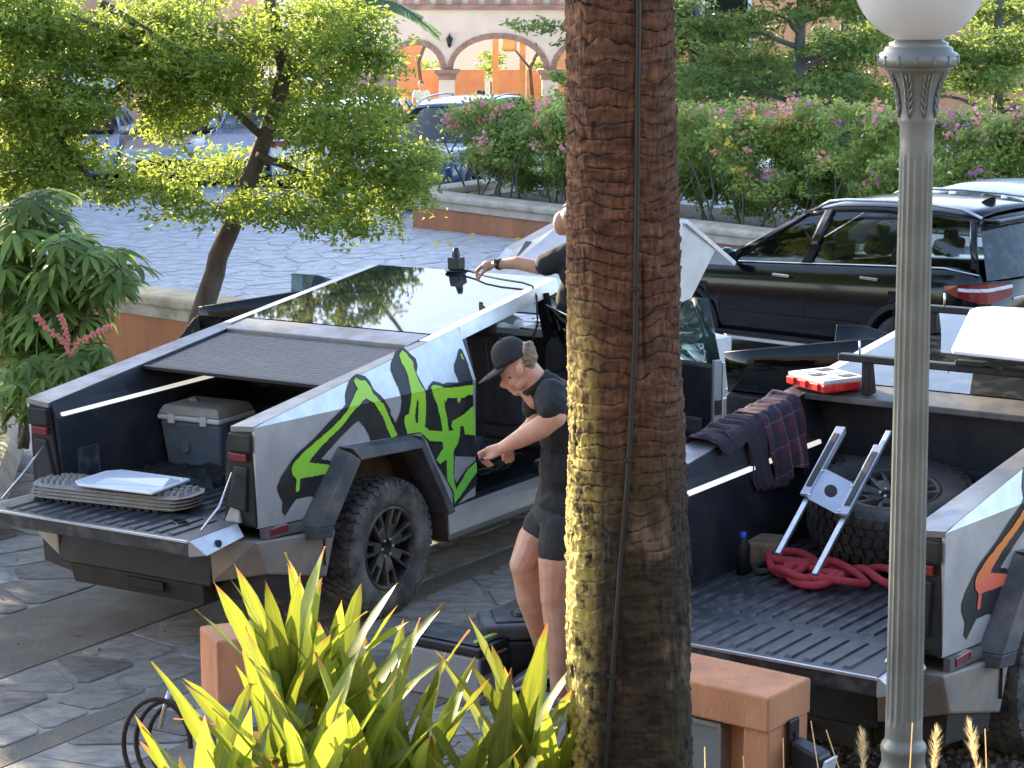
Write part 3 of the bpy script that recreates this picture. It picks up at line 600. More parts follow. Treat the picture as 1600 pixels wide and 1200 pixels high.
def decal(name, poly, off, m, parent, jag=.0):
    rgd = random.Random(len(poly)); q = []
    for i in range(len(poly)):
        a, b = poly[i], poly[(i + 1) % len(poly)]; L = math.hypot(b[0] - a[0], b[1] - a[1]); k = max(1, int(L / .018))
        for j in range(k):
            t = j / k; q.append((a[0] + (b[0] - a[0]) * t + rgd.uniform(-jag, jag), a[1] + (b[1] - a[1]) * t + rgd.uniform(-jag, jag)))
    bm = bmesh.new(); vs = [bm.verts.new((x, 0, z)) for x, z in q]
    for tri in tessellate_polygon([[Vector((x, z, 0)) for x, z in q]]):
        try: bm.faces.new([vs[k] for k in tri])
        except ValueError: pass
    cuts = [((0, 0, 1.437), (.029, 0, 1))] + [((k * .125, 0, 0), (1, 0, 0)) for k in range(1, 18)]
    for co, no in cuts: bmesh.ops.bisect_plane(bm, geom=bm.verts[:] + bm.edges[:] + bm.faces[:], plane_co=co, plane_no=no)
    for v in bm.verts: v.co.y = -(side_y(v.co.x, v.co.z) + off)
    me = bpy.data.meshes.new(name); bm.to_mesh(me); bm.free()
    return link(name, me, parent, m)
def make_wheel(parent, c, s, tyre_m='rubber'):
    # wheel whose outer face looks along s*Y
    def T(p): return Vector((c[0] + p[0], c[1] + p[1] * s, c[2] + p[2]))
    b = MB(); pr = [(.262, .10), (.275, .128), (.33, .142), (.385, .142), (.415, .128), (.428, .105), (.431, 0), (.428, -.105), (.415, -.128), (.34, -.142), (.262, -.12)]
    n = 48
    b.add([T((r * math.cos(2 * PI * k / n), y, r * math.sin(2 * PI * k / n))) for r, y in pr for k in range(n)],
          [(i * n + k, i * n + (k + 1) % n, (i + 1) * n + (k + 1) % n, (i + 1) * n + k) for i in range(len(pr) - 1) for k in range(n)], True)
    nl = 46
    for k in range(nl):
        for j, (y0, y1, dr) in enumerate(((.085, .13, 0), (.035, .078, .5), (-.028, .028, .1), (-.078, -.035, .6), (-.13, -.085, .2))):
            a0 = 2 * PI * (k + dr) / nl; a1 = a0 + 2 * PI / nl * .68; sk = .03 * (1 if j % 2 else -1)
            q = []
            for r in (.424, .442):
                for a, y in ((a0, y0), (a1, y0), (a1 + sk, y1), (a0 + sk, y1)):
                    rr_ = r - (.010 if abs(y) > .12 else 0); q.append(T((rr_ * math.cos(a), y, rr_ * math.sin(a))))
            b.hexa(q[:4], q[4:])
        a0 = 2 * PI * k / nl; a1 = a0 + 2 * PI / nl * (.62 if k % 2 else .5); r0 = .372 if k % 2 else .39
        q = [T((r * math.cos(a), y, r * math.sin(a))) for y in (.136, .1475) for r, a in ((r0, a0), (r0, a1), (.418, a1), (.418, a0))]
        for i in (2, 3, 6, 7): q[i].y -= s * .016
        b.hexa(q[:4], q[4:])
    w = b.build('wheel', M[tyre_m], parent)
    b = MB(); pr = [(.265, .118), (.25, .128), (.243, .118), (.238, .06), (.225, -.1)]
    b.add([T((r * math.cos(2 * PI * k / n), y, r * math.sin(2 * PI * k / n))) for r, y in pr for k in range(n)],
          [(i * n + k, i * n + (k + 1) % n, (i + 1) * n + (k + 1) % n, (i + 1) * n + k) for i in range(len(pr) - 1) for k in range(n)], True)
    b.build('rim', M['rim'], w)
    MB().add([T((.236 * math.cos(2 * PI * k / 32), -.03, .236 * math.sin(2 * PI * k / 32))) for k in range(32)], [tuple(range(32))]).build('brake_plate', M['black'], w)
    for k in range(7):
        a = 2 * PI * k / 7 + .3
        def Q(r, t, y): return T((r * math.cos(a) - t * math.sin(a), y, r * math.sin(a) + t * math.cos(a)))
        b = MB()
        b.hexa([Q(.055, -.03, .06), Q(.055, .03, .06), Q(.15, .047, .07), Q(.15, -.047, .07)], [Q(.055, -.026, .092), Q(.055, .026, .092), Q(.15, .042, .108), Q(.15, -.042, .108)])
        for sg in (-1, 1):
            b.hexa([Q(.145, sg * .047, .07), Q(.145, sg * .018, .07), Q(.246, sg * .028, .08), Q(.246, sg * .056, .08)], [Q(.145, sg * .042, .108), Q(.145, sg * .022, .108), Q(.246, sg * .030, .118), Q(.246, sg * .052, .118)])
        b.build('spoke', M['rim'], w, .004, 1)
    b = MB(); b.lathe([(.07, .04), (.07, .085), (.045, .088), (.04, .07), (0, .065)], 20, Matrix.Translation(c) @ (Matrix.Rotation(-PI / 2 * s, 4, 'X'))); b.build('hub', M['black'], w)
    for k in range(6):
        a = 2 * PI * k / 6; p = T((.055 * math.cos(a), .085, .055 * math.sin(a))); q = T((.055 * math.cos(a), .104, .055 * math.sin(a)))
        MB().tube([p, q], .0095, 6).build('lug_nut', M['alu'], w)
    return w
def truck_door(root, x0, x1, s, ang, glass):
    # built closed, then swung about its front hinge
    yh = crease(x1)[0]; piv = Vector((x1, s * yh, 0)); rot = Matrix.Rotation(-s * ang, 3, 'Z')
    def T(x, y, z): return piv + rot @ (Vector((x, s * y, z)) - piv)
    b = MB(); xs = (x0 + .015, x1 - .015)
    def O(x, z, d=0): return T(x, side_y(x, z) - d, z)
    q = [(xs[0], .52), (xs[1], .52), (xs[1], crease(xs[1])[1]), (xs[0], crease(xs[0])[1])]
    b.hexa([O(x, z, .03) for x, z in q], [O(x, z) for x, z in q]); d = b.build('door', M['steel'], root)
    b = MB(); q2 = [(xs[0] + .02, .55), (xs[1] - .02, .55), (xs[1] - .02, crease(xs[1])[1] - .01), (xs[0] + .02, crease(xs[0])[1] - .01)]
    b.hexa([O(x, z, .11) for x, z in q2], [O(x, z, .034) for x, z in q2]); b.build('door_trim', M['bedwall'], d, .02, 2)
    b = MB(); b.hexa([O(xs[0], .55, .10), O(xs[0], .55, .032), O(xs[0], 1.33, .032), O(xs[0], 1.33, .10)], [O(xs[0] + .03, .55, .10), O(xs[0] + .03, .55, .032), O(xs[0] + .03, 1.33, .032), O(xs[0] + .03, 1.33, .10)])
    b.build('door_edge', M['cargrey'], d, .008)
    b = MB(); b.hexa([O(xs[0] - .012, .95, .09), O(xs[0] - .012, .95, .045), O(xs[0] - .012, 1.05, .045), O(xs[0] - .012, 1.05, .09)], [O(xs[0], .95, .09), O(xs[0], .95, .045), O(xs[0], 1.05, .045), O(xs[0], 1.05, .09)]); b.build('latch', M['black_clean'], d)
    b = MB(); a0, a1 = xs[0] + .1, xs[1] - .1
    b.hexa([O(a0, .80, .15), O(a1, .72, .15), O(a1, .84, .15), O(a0, .92, .15)], [O(a0, .80, .11), O(a1, .72, .11), O(a1, .84, .11), O(a0, .92, .11)]); b.build('armrest', M['seat_cloth'], d, .02)
    # frameless pane
    def zt(x): return (rail(x)[1] - .09) if x <= 3.3 else 1.77 - (x - 3.3) * .36
    n = 5; V = []
    for i in range(n + 1):
        x = xs[0] + .02 + (xs[1] - xs[0] - .05) * i / n; zc = crease(x)[1]; z1 = max(zc + .03, zt(x))
        yt = .9 - (.055 if x < 3.3 else .05)
        V += [T(x, crease(x)[0] - .035, zc - .02), T(x, yt - .0, z1)]
    b = MB(); b.add(V, [(2 * i, 2 * i + 2, 2 * i + 3, 2 * i + 1) for i in range(n)], True)
    g = b.build('window_pane', M[glass], d); so_ = g.modifiers.new('solidify', 'SOLIDIFY'); so_.thickness = .006
    MB().tube([V[2 * i + 1] for i in range(n + 1)], .006, 5).build('pane_edge', M['glass_clear' if glass == 'glass_clear' else 'iron'], g)
    if x1 > 4:
        b = MB(); c = T(4.0, yh + .14, 1.36); b.box(c, (.12, .2, .14), rot); b.bar(T(4.0, yh - .03, 1.32), T(4.0, yh + .06, 1.36), .05, .04); mr = b.build('mirror', M['black_clean'], d, .03, 3)
        MB().box(T(3.937, yh + .14, 1.36), (.006, .16, .10), rot).build('mirror_glass', M['chrome'], mr)
    return d
def make_truck(label, mtx, paint, tonneau, hood_open):
    root = empty('pickup_truck', matrix=mtx, label=label, cat='pickup truck', group='angular steel pickup trucks')
    P = lambda x, s, z, d=0: Vector((x, s * (side_y(x, z) - d), z))
    for s in (-1, 1):
        q = [(0.0, 1.4365), (1.1, crease(1.1)[1]), (2.13, crease(2.13)[1]), (2.13, .60), (1.84, .57), (1.62, .82), (1.43, 1.10), (.82, 1.13), (.53, .80), (.015, .835)]
        b = MB(); b.plate([P(x, s, z) for x, z in q], (0, -s * .02, 0)); pn = b.build('rear_quarter_panel', M['steel'], root)
        b = MB(); st = [k * .125 for k in range(17)] + [2.13]
        lo_ = [P(x, s, crease(x)[1] - .0005) for x in st]; hi_ = [Vector((x, s * rail(x)[0], rail(x)[1])) for x in st]
        for i in range(len(st) - 1):
            a = [lo_[i], lo_[i + 1], hi_[i + 1], hi_[i]]
            if i == 0: a = [lo_[0], lo_[1], hi_[1]]
            b.plate(a, (0, -s * .02, -.004))
        b.build('upper_sail_panel', M['steel_clean' if s < 0 else 'steel'], root)
        # cant rail above the doors
        b = MB(); st = [2.14, 2.5, 2.9, 3.38]
        for i in range(3):
            x0, x1 = st[i], st[i + 1]; w = .085
            a = [Vector((x0, s * (rail(x0)[0] + .022), rail(x0)[1] - w)), Vector((x1, s * (rail(x1)[0] + .022), rail(x1)[1] - w)), Vector((x1, s * rail(x1)[0], rail(x1)[1])), Vector((x0, s * rail(x0)[0], rail(x0)[1]))]
            b.plate(a, (0, -s * .05, -.01))
        b.build('cant_rail', M['steel_clean'], root)
        b = MB(); a0 = Vector((3.385, s * .81, 1.863)); a1 = Vector((5.3, s * .875, 1.22))
        b.plate([a0, a1, a1 + Vector((-.02, s * .03, -.07)), a0 + Vector((0, s * .022, -.085))], (0, -s * .05, -.01)); b.build('windscreen_pillar', M['steel'], root)
        # dark sail rail cap along the bed
        b = MB(); st = [0, .6, 1.2, 1.78]
        for i in range(3):
            x0, x1 = st[i], st[i + 1]; inn = lambda x: .735 + .012 * x
            b.plate([Vector((x0, s * (rail(x0)[0] - .001), rail(x0)[1] + .003)), Vector((x1, s * (rail(x1)[0] - .001), rail(x1)[1] + .003)), Vector((x1, s * inn(x1), rail(x1)[1] - .012)), Vector((x0, s * inn(x0), rail(x0)[1] - .012))], (0, 0, -.03))
        b.build('bed_rail', M['rail_steel'], root)
        b = MB()
        for x0, x1 in ((1.785, 2.4), (2.4, 3.375)): b.plate([Vector((x0, s * (rail(x0)[0] - .001), rail(x0)[1] + .002)), Vector((x1, s * (rail(x1)[0] - .001), rail(x1)[1] + .002)), Vector((x1, s * (rail(x1)[0] - .07), rail(x1)[1] + .004)), Vector((x0, s * (rail(x0)[0] - .07), rail(x0)[1] + .004))], (0, 0, -.03))
        b.build('roof_rail', M['steel_clean'], root)
        # bed side, jamb and lamps
        b = MB(); b.plate([(0.02, s * .735, 1.425), (1.83, s * .755, 1.652), (1.83, s * .68, 1.36), (.02, s * .68, 1.33)], (0, s * .03, 0)); b.plate([(0.02, s * .68, 1.33), (1.83, s * .68, 1.36), (1.83, s * .645, .86), (.02, s * .645, .86)], (0, s * .03, 0)); b.build('bed_side', M['bedwall'], root)
        MB().plate([(.06, s * .672, 1.362), (1.75, s * .672, 1.381), (1.75, s * .668, 1.360), (.06, s * .668, 1.342)], (0, s * .02, 0)).build('bed_track', M['led'], root)
        MB().plate([(.15, s * .655, 1.12), (.34, s * .655, 1.12), (.34, s * .645, .93), (.15, s * .645, .93)], (0, s * .02, 0)).build('storage_hatch', M['bed'], root, .004)
        b = MB(); b.hexa([(.0, s * .655, .84), (.07, s * .655, .84), (.07, s * .90, .84), (.0, s * .90, .84)], [(0.0, s * .735, 1.405), (.07, s * .735, 1.40), (.07, s * .893, 1.40), (0.0, s * .893, 1.405)]); b.build('tail_jamb', M['black'], root, .006)
        b = MB(); b.box((-.008, s * .815, 1.34), (.03, .17, .11)); b.build('tail_cap', M['black'], root, .01)
        MB().box((-.012, s * .80, 1.255), (.03, .13, .045)).build('tail_light', M['redlens'], root, .004)
        b = MB(); b.hexa([(-.02, s * .70, .95), (.05, s * .70, .95), (.05, s * .84, .93), (-.02, s * .84, .93)], [(-.012, s * .76, 1.2), (.05, s * .76, 1.2), (.05, s * .86, 1.2), (-.012, s * .86, 1.2)]); b.build('jamb_bracket', M['bedwall'], root, .01)
        MB().tube([(-.03, s * .76, 1.16), (-.2, s * .80, 1.0), (-.36, s * .80, .895)], .007, 6).build('tailgate_cable', M['alu'], root)
        MB().hexa([(-.03, s * .68, .86), (-.03, s * .80, .86), (.06, s * .80, .86), (.06, s * .68, .86)], [(.0, s * .72, .97), (.0, s * .78, .95), (.05, s * .78, .95), (.05, s * .72, .97)]).build('hinge_cover', M['dirty_steel'], root, .008)
        # wheel arch flare: four faceted lengths, lip and liner
        oq = [(.376, .775), (.735, 1.19), (1.446, 1.135), (1.80, .60)]; iq = [(.545, .755), (.825, 1.10), (1.455, 1.055), (1.745, .56)]
        for i in range(3):
            b = MB(); ys = 1.045 if i != 2 else 1.03
            o0, o1, i0, i1 = oq[i], oq[i + 1], iq[i], iq[i + 1]
            b.hexa([P(o0[0], s, o0[1], .015), P(o1[0], s, o1[1], .015), P(i1[0], s, i1[1], .1), P(i0[0], s, i0[1], .1)],
                   [Vector((o0[0] + .03, s * 1.03, o0[1] - .01)), Vector((o1[0] + .0, s * 1.035, o1[1] - .03)), Vector((i1[0], s * ys, i1[1])), Vector((i0[0], s * ys, i0[1]))])
            b.build('arch_flare', M['flare'], root, .006)
        b = MB(); b.hexa([P(.37, s, .775, .1), P(.55, s, .755, .1), P(.545, s, .68, .1), P(.36, s, .70, .1)], [Vector((.395, s * 1.03, .765)), Vector((.545, s * 1.045, .753)), Vector((.54, s * 1.03, .68)), Vector((.385, s * 1.02, .70))]); b.build('arch_flare', M['flare'], root, .006)
        lq = [(.54, .50), (.545, .76), (.825, 1.105), (1.46, 1.06), (1.76, .56), (1.80, .36)]
        b = MB()
        for i in range(len(lq) - 1): b.plate([(lq[i][0], s * .97, lq[i][1]), (lq[i + 1][0], s * .97, lq[i + 1][1]), (lq[i + 1][0], s * .69, lq[i + 1][1]), (lq[i][0], s * .69, lq[i][1])], (0, 0, .012))
        b.plate([(.5, s * .70, .5), (1.8, s * .70, .5), (1.5, s * .70, 1.08), (.8, s * .70, 1.12)], (0, -s * .01, 0)); b.build('wheel_well', M['liner'], root)
        make_wheel(root, (1.245, s * .80, .442), s); make_wheel(root, (4.87, s * .80, .442), s)
        # sill, bumper corner, front wing
        b = MB(); b.hexa([(1.83, s * .90, .34), (4.35, s * .90, .34), (4.35, s * .955, .40), (1.83, s * .955, .40)], [(1.83, s * .85, .56), (4.35, s * .85, .56), (4.35, s * .962, .57), (1.83, s * .95, .57)]); b.build('sill', M['steel'], root, .006)
        b = MB(); b.hexa([(-.09, s * .62, .50), (.05, s * .93, .56), (.57, s * .95, .42), (.5, s * .6, .42)], [(-.10, s * .62, .77), (-.06, s * .94, .775), (.66, s * .96, .70), (.6, s * .6, .72)]); b.build('bumper_corner', M['dirty_steel'], root, .012)
        b = MB(); b.hexa([(.02, s * .55, .36), (.06, s * .9, .40), (.5, s * .92, .34), (.5, s * .55, .34)], [(.0, s * .55, .50), (.06, s * .91, .55), (.5, s * .93, .44), (.5, s * .55, .44)]); b.build('bumper_skirt', M['bumper_low'], root)
        MB().hexa([(.03, s * .90, .765), (.40, s * .90, .745), (.40, s * .935, .745), (.03, s * .935, .77)], [(.03, s * .90, .83), (.40, s * .90, .80), (.40, s * .938, .80), (.03, s * .935, .832)]).build('panel_backing', M['flare'], root)
        MB().box((.16, s * .925, .80), (.16, .035, .045)).build('side_marker', M['redlens'], root, .004)
        q = [(4.26, crease(4.26)[1]), (5.58, crease(5.58)[1]), (5.6, .64), (5.42, .62), (5.2, 1.02), (4.55, 1.06), (4.3, .60), (4.26, .60)]
        b = MB(); b.plate([P(x, s, z) for x, z in q], (0, -s * .02, 0)); b.build('front_wing', M['steel'], root)
        b = MB(); q = [P(4.26, s, crease(4.26)[1] - .001), P(5.58, s, crease(5.58)[1] - .001), Vector((5.3, s * .875, 1.225)), Vector((4.26, s * .842, 1.565))]
        b.plate(q, (0, -s * .02, -.006)); b.build('wing_top', M['steel_clean'], root)
        oq = [(4.05, .72), (4.4, 1.13), (5.15, 1.09), (5.48, .62)]; iq = [(4.2, .70), (4.48, 1.05), (5.1, 1.02), (5.4, .56)]
        for i in range(3):
            b = MB(); o0, o1, i0, i1 = oq[i], oq[i + 1], iq[i], iq[i + 1]
            b.hexa([P(o0[0], s, o0[1], .015), P(o1[0], s, o1[1], .015), P(i1[0], s, i1[1], .1), P(i0[0], s, i0[1], .1)], [Vector((o0[0] + .03, s * 1.03, o0[1])), Vector((o1[0], s * 1.035, o1[1] - .02)), Vector((i1[0], s * 1.045, i1[1])), Vector((i0[0], s * 1.045, i0[1]))])
            b.build('arch_flare', M['flare'], root, .006)
        # door pillar between the two doors
        b = MB(); b.bar((3.16, s * .93, .5), (3.17, s * .925, 1.3), .1, .06, (1, 0, 0)); b.bar((3.17, s * .925, 1.3), (3.2, s * .80, 1.78), .09, .06, (1, 0, 0)); b.build('door_pillar', M['interior'], root, .01)
        b = MB(); b.bar((2.15, s * .89, .55), (2.19, s * .89, 1.36), .07, .05, (1, 0, 0)); b.bar((2.19, s * .89, 1.36), (2.2, s * .82, 1.62), .06, .05, (1, 0, 0)); b.build('door_frame', M['flare'], root, .01)
        b = MB(); b.box((3.0, s * .88, .545), (1.85, .12, .05)); b.build('door_sill', M['black'], root, .01)
    # bed
    MB().hexa([(-.03, -.66, .80), (1.84, -.66, .80), (1.84, .66, .80), (-.03, .66, .80)], [(-.03, -.66, .865), (1.84, -.66, .865), (1.84, .66, .865), (-.03, .66, .865)]).build('bed_floor', M['bed'], root)
    rib = MB(); rib.hexa([(.06, -.022, 0), (1.78, -.022, 0), (1.78, .022, 0), (.06, .022, 0)], [(.075, -.014, .012), (1.76, -.014, .012), (1.76, .014, .012), (.075, .014, .012)]); rme = rib.mesh('bed_rib', M['bed'])
    for k in range(14): o = link('bed_rib', rme, root); o.location = (0, -.598 + k * .092, .865)
    MB().hexa([(1.84, -.75, .80), (1.90, -.75, .80), (1.90, .75, .80), (1.84, .75, .80)], [(1.84, -.76, 1.60), (1.90, -.76, 1.6), (1.90, .76, 1.6), (1.84, .76, 1.6)]).build('bed_front', M['bedwall'], root)
    b = MB(); b.box((1.81, 0, 1.27), (.03, 1.3, .05)); b.box((1.81, 0, 1.1), (.03, 1.3, .03)); b.build('front_track', M['bed'], root)
    z0 = rail(1.72)[1]
    b = MB(); b.hexa([(1.70, -.765, z0 - .045), (1.93, -.765, z0 + .0), (1.93, .765, z0 + .0), (1.70, .765, z0 - .045)], [(1.70, -.765, z0 - .008), (1.93, -.765, z0 + .026), (1.93, .765, z0 + .026), (1.70, .765, z0 - .008)]); b.build('bed_header', M['rail_steel' if tonneau else 'flare'], root, .006)
    if tonneau:
        L = (1.69 - .88) / 20
        for k in range(20):
            x = .88 + k * L; z = rail(x)[1] - .03
            b = MB(); b.hexa([(0, -.742, -.012), (L * .97, -.742, -.012 + L * .1257), (L * .97, .742, -.012 + L * .1257), (0, .742, -.012)], [(.004, -.742, 0), (L * .9, -.742, L * .113), (L * .9, .742, L * .113), (.004, .742, 0)])
            if k == 0: tme = b.mesh('tonneau_slat', M['tonneau'])
            o = link('tonneau_slat', tme, root); o.location = (x, 0, z)
        MB().hexa([(.85, -.742, 1.505), (.88, -.742, 1.505), (.88, .742, 1.505), (.85, .742, 1.505)], [(.85, -.742, 1.525), (.88, -.742, 1.528), (.88, .742, 1.528), (.85, .742, 1.525)]).build('tonneau_edge', M['black'], root)
    # tailgate, lying open
    b = MB(); b.hexa([(-.50, -.83, .775), (-.035, -.80, .79), (-.035, .80, .79), (-.50, .83, .775)], [(-.51, -.83, .868), (-.035, -.80, .872), (-.035, .80, .872), (-.51, .83, .868)]); tg = b.build('tailgate', M['bed'], root, .008)
    rib = MB(); rib.hexa([(-.46, -.024, 0), (-.07, -.024, 0), (-.07, .024, 0), (-.46, .024, 0)], [(-.445, -.016, .011), (-.085, -.016, .011), (-.085, .016, .011), (-.445, .016, .011)]); rme = rib.mesh('tailgate_rib', M['bed'])
    for k in range(14): o = link('tailgate_rib', rme, tg); o.location = (0, -.65 + k * .1, .869)
    MB().box((-.512, 0, .866), (.016, 1.665, .012)).build('tailgate_lip', M['alu'], tg)
    for s in (-1, 1):
        MB().hexa([(-.505, s * .826, .775), (-.43, s * .90, .775), (-.06, s * .86, .80), (-.06, s * .80, .79)], [(-.51, s * .832, .868), (-.5, s * .84, .868), (-.06, s * .812, .872), (-.06, s * .80, .872)]).build('tailgate_flange', M['steel_clean'], tg, .004)
        MB().tube([(-.3, s * .845, .81), (-.3, s * .88, .815)], .022, 10).build('tailgate_bolt', M['black_clean'], tg)
    # bumper and underbody
    b = MB(); b.hexa([(-.10, -.618, .47), (.3, -.618, .42), (.3, .618, .42), (-.10, .618, .47)], [(-.05, -.618, .76), (.3, -.618, .76), (.3, .618, .76), (-.05, .618, .76)]); b.build('rear_bumper', M['black'], root, .01)
    b = MB(); b.hexa([(-.06, -.53, .34), (.4, -.55, .34), (.4, .55, .34), (-.06, .53, .34)], [(-.085, -.545, .468), (.4, -.545, .42), (.4, .545, .42), (-.085, .545, .468)]); b.build('rear_valance', M['bumper_low'], root, .01)
    b = MB(); b.box((-.10, -.1, .42), (.02, .3, .06)); b.build('hitch_cover', M['black'], root, .006)
    MB().hexa([(.3, -.6, .36), (5.3, -.7, .36), (5.3, .7, .36), (.3, .6, .36)], [(.3, -.6, .79), (5.3, -.7, .52), (5.3, .7, .52), (.3, .6, .79)]).build('underbody', M['interior'], root)
    MB().tube([(1.245, -.66, .44), (1.245, .66, .44)], .06, 8).build('axle', M['black'], root)
    # roof, windscreen
    b = MB(); q = []
    xs = [1.935, 2.4, 2.9, 3.38]
    for x in xs: q += [(x, -(rail(x)[0] - .068), rail(x)[1] + .003), (x, rail(x)[0] - .068, rail(x)[1] + .003)]
    b.add(q, [(2 * i, 2 * i + 2, 2 * i + 3, 2 * i + 1) for i in range(3)]); b.build('roof_glass', M['roofglass'], root)
    b = MB(); b.plate([(3.385, -.745, 1.866), (4.62, -.79, 1.44), (4.62, .79, 1.44), (3.385, .745, 1.866)], (0, 0, -.006)); b.build('windscreen', M['glass'], root)
    # cabin inside
    b = MB(); b.box((3.2, 0, .53), (2.6, 1.66, .05)); b.plate([(1.93, -.75, .5), (1.93, .75, .5), (1.93, .75, 1.62), (1.93, -.75, 1.62)], (.02, 0, 0)); b.box((4.45, 0, 1.1), (.25, 1.6, .3)); b.plate([(2.0, -.74, rail(2.0)[1] - .03), (3.3, -.7, 1.82), (3.3, .7, 1.82), (2.0, .74, rail(2.0)[1] - .03)], (0, 0, -.01)); b.build('cabin', M['interior'], root)
    for y in (-.42, .42):
        b = MB(); b.box((3.35, y, .83), (.52, .5, .18)); b.box((3.08, y, 1.18), (.14, .48, .66), Matrix.Rotation(R(-10), 3, 'Y')); b.box((3.0, y, 1.58), (.1, .24, .16)); b.build('seat', M['seat_cloth'], root, .04, 3)
    b = MB(); b.box((2.36, 0, .80), (.5, 1.45, .18)); b.box((2.1, 0, 1.12), (.14, 1.45, .66), Matrix.Rotation(R(-8), 3, 'Y')); b.build('rear_bench', M['seat_cloth'], root, .04, 3)
    truck_door(root, 2.14, 3.15, -1, R(63), 'glass_tint'); truck_door(root, 3.17, 4.25, -1, R(63), 'glass_clear')
    truck_door(root, 2.14, 3.15, 1, R(50 if hood_open else 72), 'glass_tint'); truck_door(root, 3.17, 4.25, 1, R(40 if hood_open else 30), 'glass_clear' if hood_open else 'glass_tint')
    # front end
    MB().hexa([(5.42, -.86, .5), (5.6, -.84, .5), (5.6, .84, .5), (5.42, .86, .5)], [(5.40, -.88, 1.1), (5.6, -.88, 1.1), (5.6, .88, 1.1), (5.40, .88, 1.1)]).build('front_bumper', M['black'], root, .01)
    MB().box((5.605, 0, 1.12), (.03, 1.7, .03)).build('head_light', M['headl'], root)
    if hood_open:
        q = [(4.5, .83, 1.40), (5.13, .80, 1.79), (5.16, .25, 2.07), (5.16, -.80, 2.07), (4.5, -.83, 1.40)]
        hd = MB().plate(q, (.03, 0, -.02)).build('hood', M['steel'], root)
        MB().plate([(5.165, -.80, 2.068), (5.66, -.80, 1.806), (5.22, -.80, 1.43), (4.6, -.815, 1.40)], (0, .02, 0)).build('hood_flank', M['steel'], hd)
        MB().plate([(5.17, -.83, 2.085), (5.98, -.80, 1.665), (5.98, .75, 1.665), (5.17, .3, 2.085)], (-.02, 0, -.03)).build('hood_front', M['steel_clean'], hd)
        for y in (.55, .1): MB().bar((4.75, y, 1.58), (5.08, y, 1.85), .06, .02, (-1, 0, 1)).build('hood_brace', M['flare'], hd)
        b = MB(); b.box((5.0, 0, .95), (.8, 1.5, .3)); b.build('front_trunk', M['interior'], root)
    else:
        MB().plate([(4.63, -.80, 1.435), (5.55, -.87, 1.13), (5.55, .87, 1.13), (4.63, .80, 1.435)], (0, 0, -.02)).build('hood', M['steel'], root)
    # painted lettering on the right flank
    decal('black_graffiti', GR_B1, .003, M['black_paint'], root, .001); decal('black_graffiti', GR_B2, .0045, M['black_paint'], root, .001)
    for g in (GR_G1, GR_G2, GR_G3): decal('spray_graffiti', g, .007, M[paint], root, .0028)
    decal('black_graffiti', GR_BH, .009, M['black_paint'], root, .002)
    return root
T1 = frame_matrix(-2.21, 13.459, .978); T2 = frame_matrix(1.272, 10.775, .945)
truck1 = make_truck('muddy steel angular pickup with green graffiti, a half closed bed cover and its hood raised', T1, 'green_fade', True, True)
truck2 = make_truck('steel angular pickup with orange graffiti and an open bed holding a spare wheel', T2, 'orange_fade', False, False)

# ---------------------------------------------------------------- parked cars
def interp(t, pts):
    for i in range(len(pts) - 1):
        if pts[i][0] <= t <= pts[i + 1][0] or i == len(pts) - 2 or (i == 0 and t < pts[0][0]):
            a, b = pts[i], pts[i + 1]; k = (t - a[0]) / (b[0] - a[0]); k = max(0, min(1, k)); return a[1] + (b[1] - a[1]) * k
def eval_mesh(o, name):
    dg = bpy.context.evaluated_depsgraph_get(); me = bpy.data.meshes.new_from_object(o.evaluated_get(dg)); me.name = name; return me
def car_wheel(root, c, s, r=.33, w=.21):
    b = MB(); n = 28; pr = [(.2, .085), (.24, .1), (r - .02, .1), (r, .075), (r, -.075), (r - .02, -.1), (.2, -.1)]
    T = lambda q: Vector((c[0] + q[0], c[1] + q[1] * s, c[2] + q[2]))
    b.add([T((a * math.cos(2 * PI * k / n), y, a * math.sin(2 * PI * k / n))) for a, y in pr for k in range(n)], [(i * n + k, i * n + (k + 1) % n, (i + 1) * n + (k + 1) % n, (i + 1) * n + k) for i in range(len(pr) - 1) for k in range(n)], True)
    o = b.build('wheel', M['rubber_dark'], root)
    b = MB(); b.add([T((.2 * math.cos(2 * PI * k / n), .03, .2 * math.sin(2 * PI * k / n))) for k in range(n)], [tuple(range(n))])
    for k in range(5):
        a = 2 * PI * k / 5
        b.hexa([T((q * math.cos(a) - t * math.sin(a), .035, q * math.sin(a) + t * math.cos(a))) for q, t in ((.03, -.03), (.03, .03), (.205, .045), (.205, -.045))], [T((q * math.cos(a) - t * math.sin(a), .085, q * math.sin(a) + t * math.cos(a))) for q, t in ((.03, -.025), (.03, .025), (.205, .03), (.205, -.03))])
    b.build('rim', M['cargrey'], o)
    return o
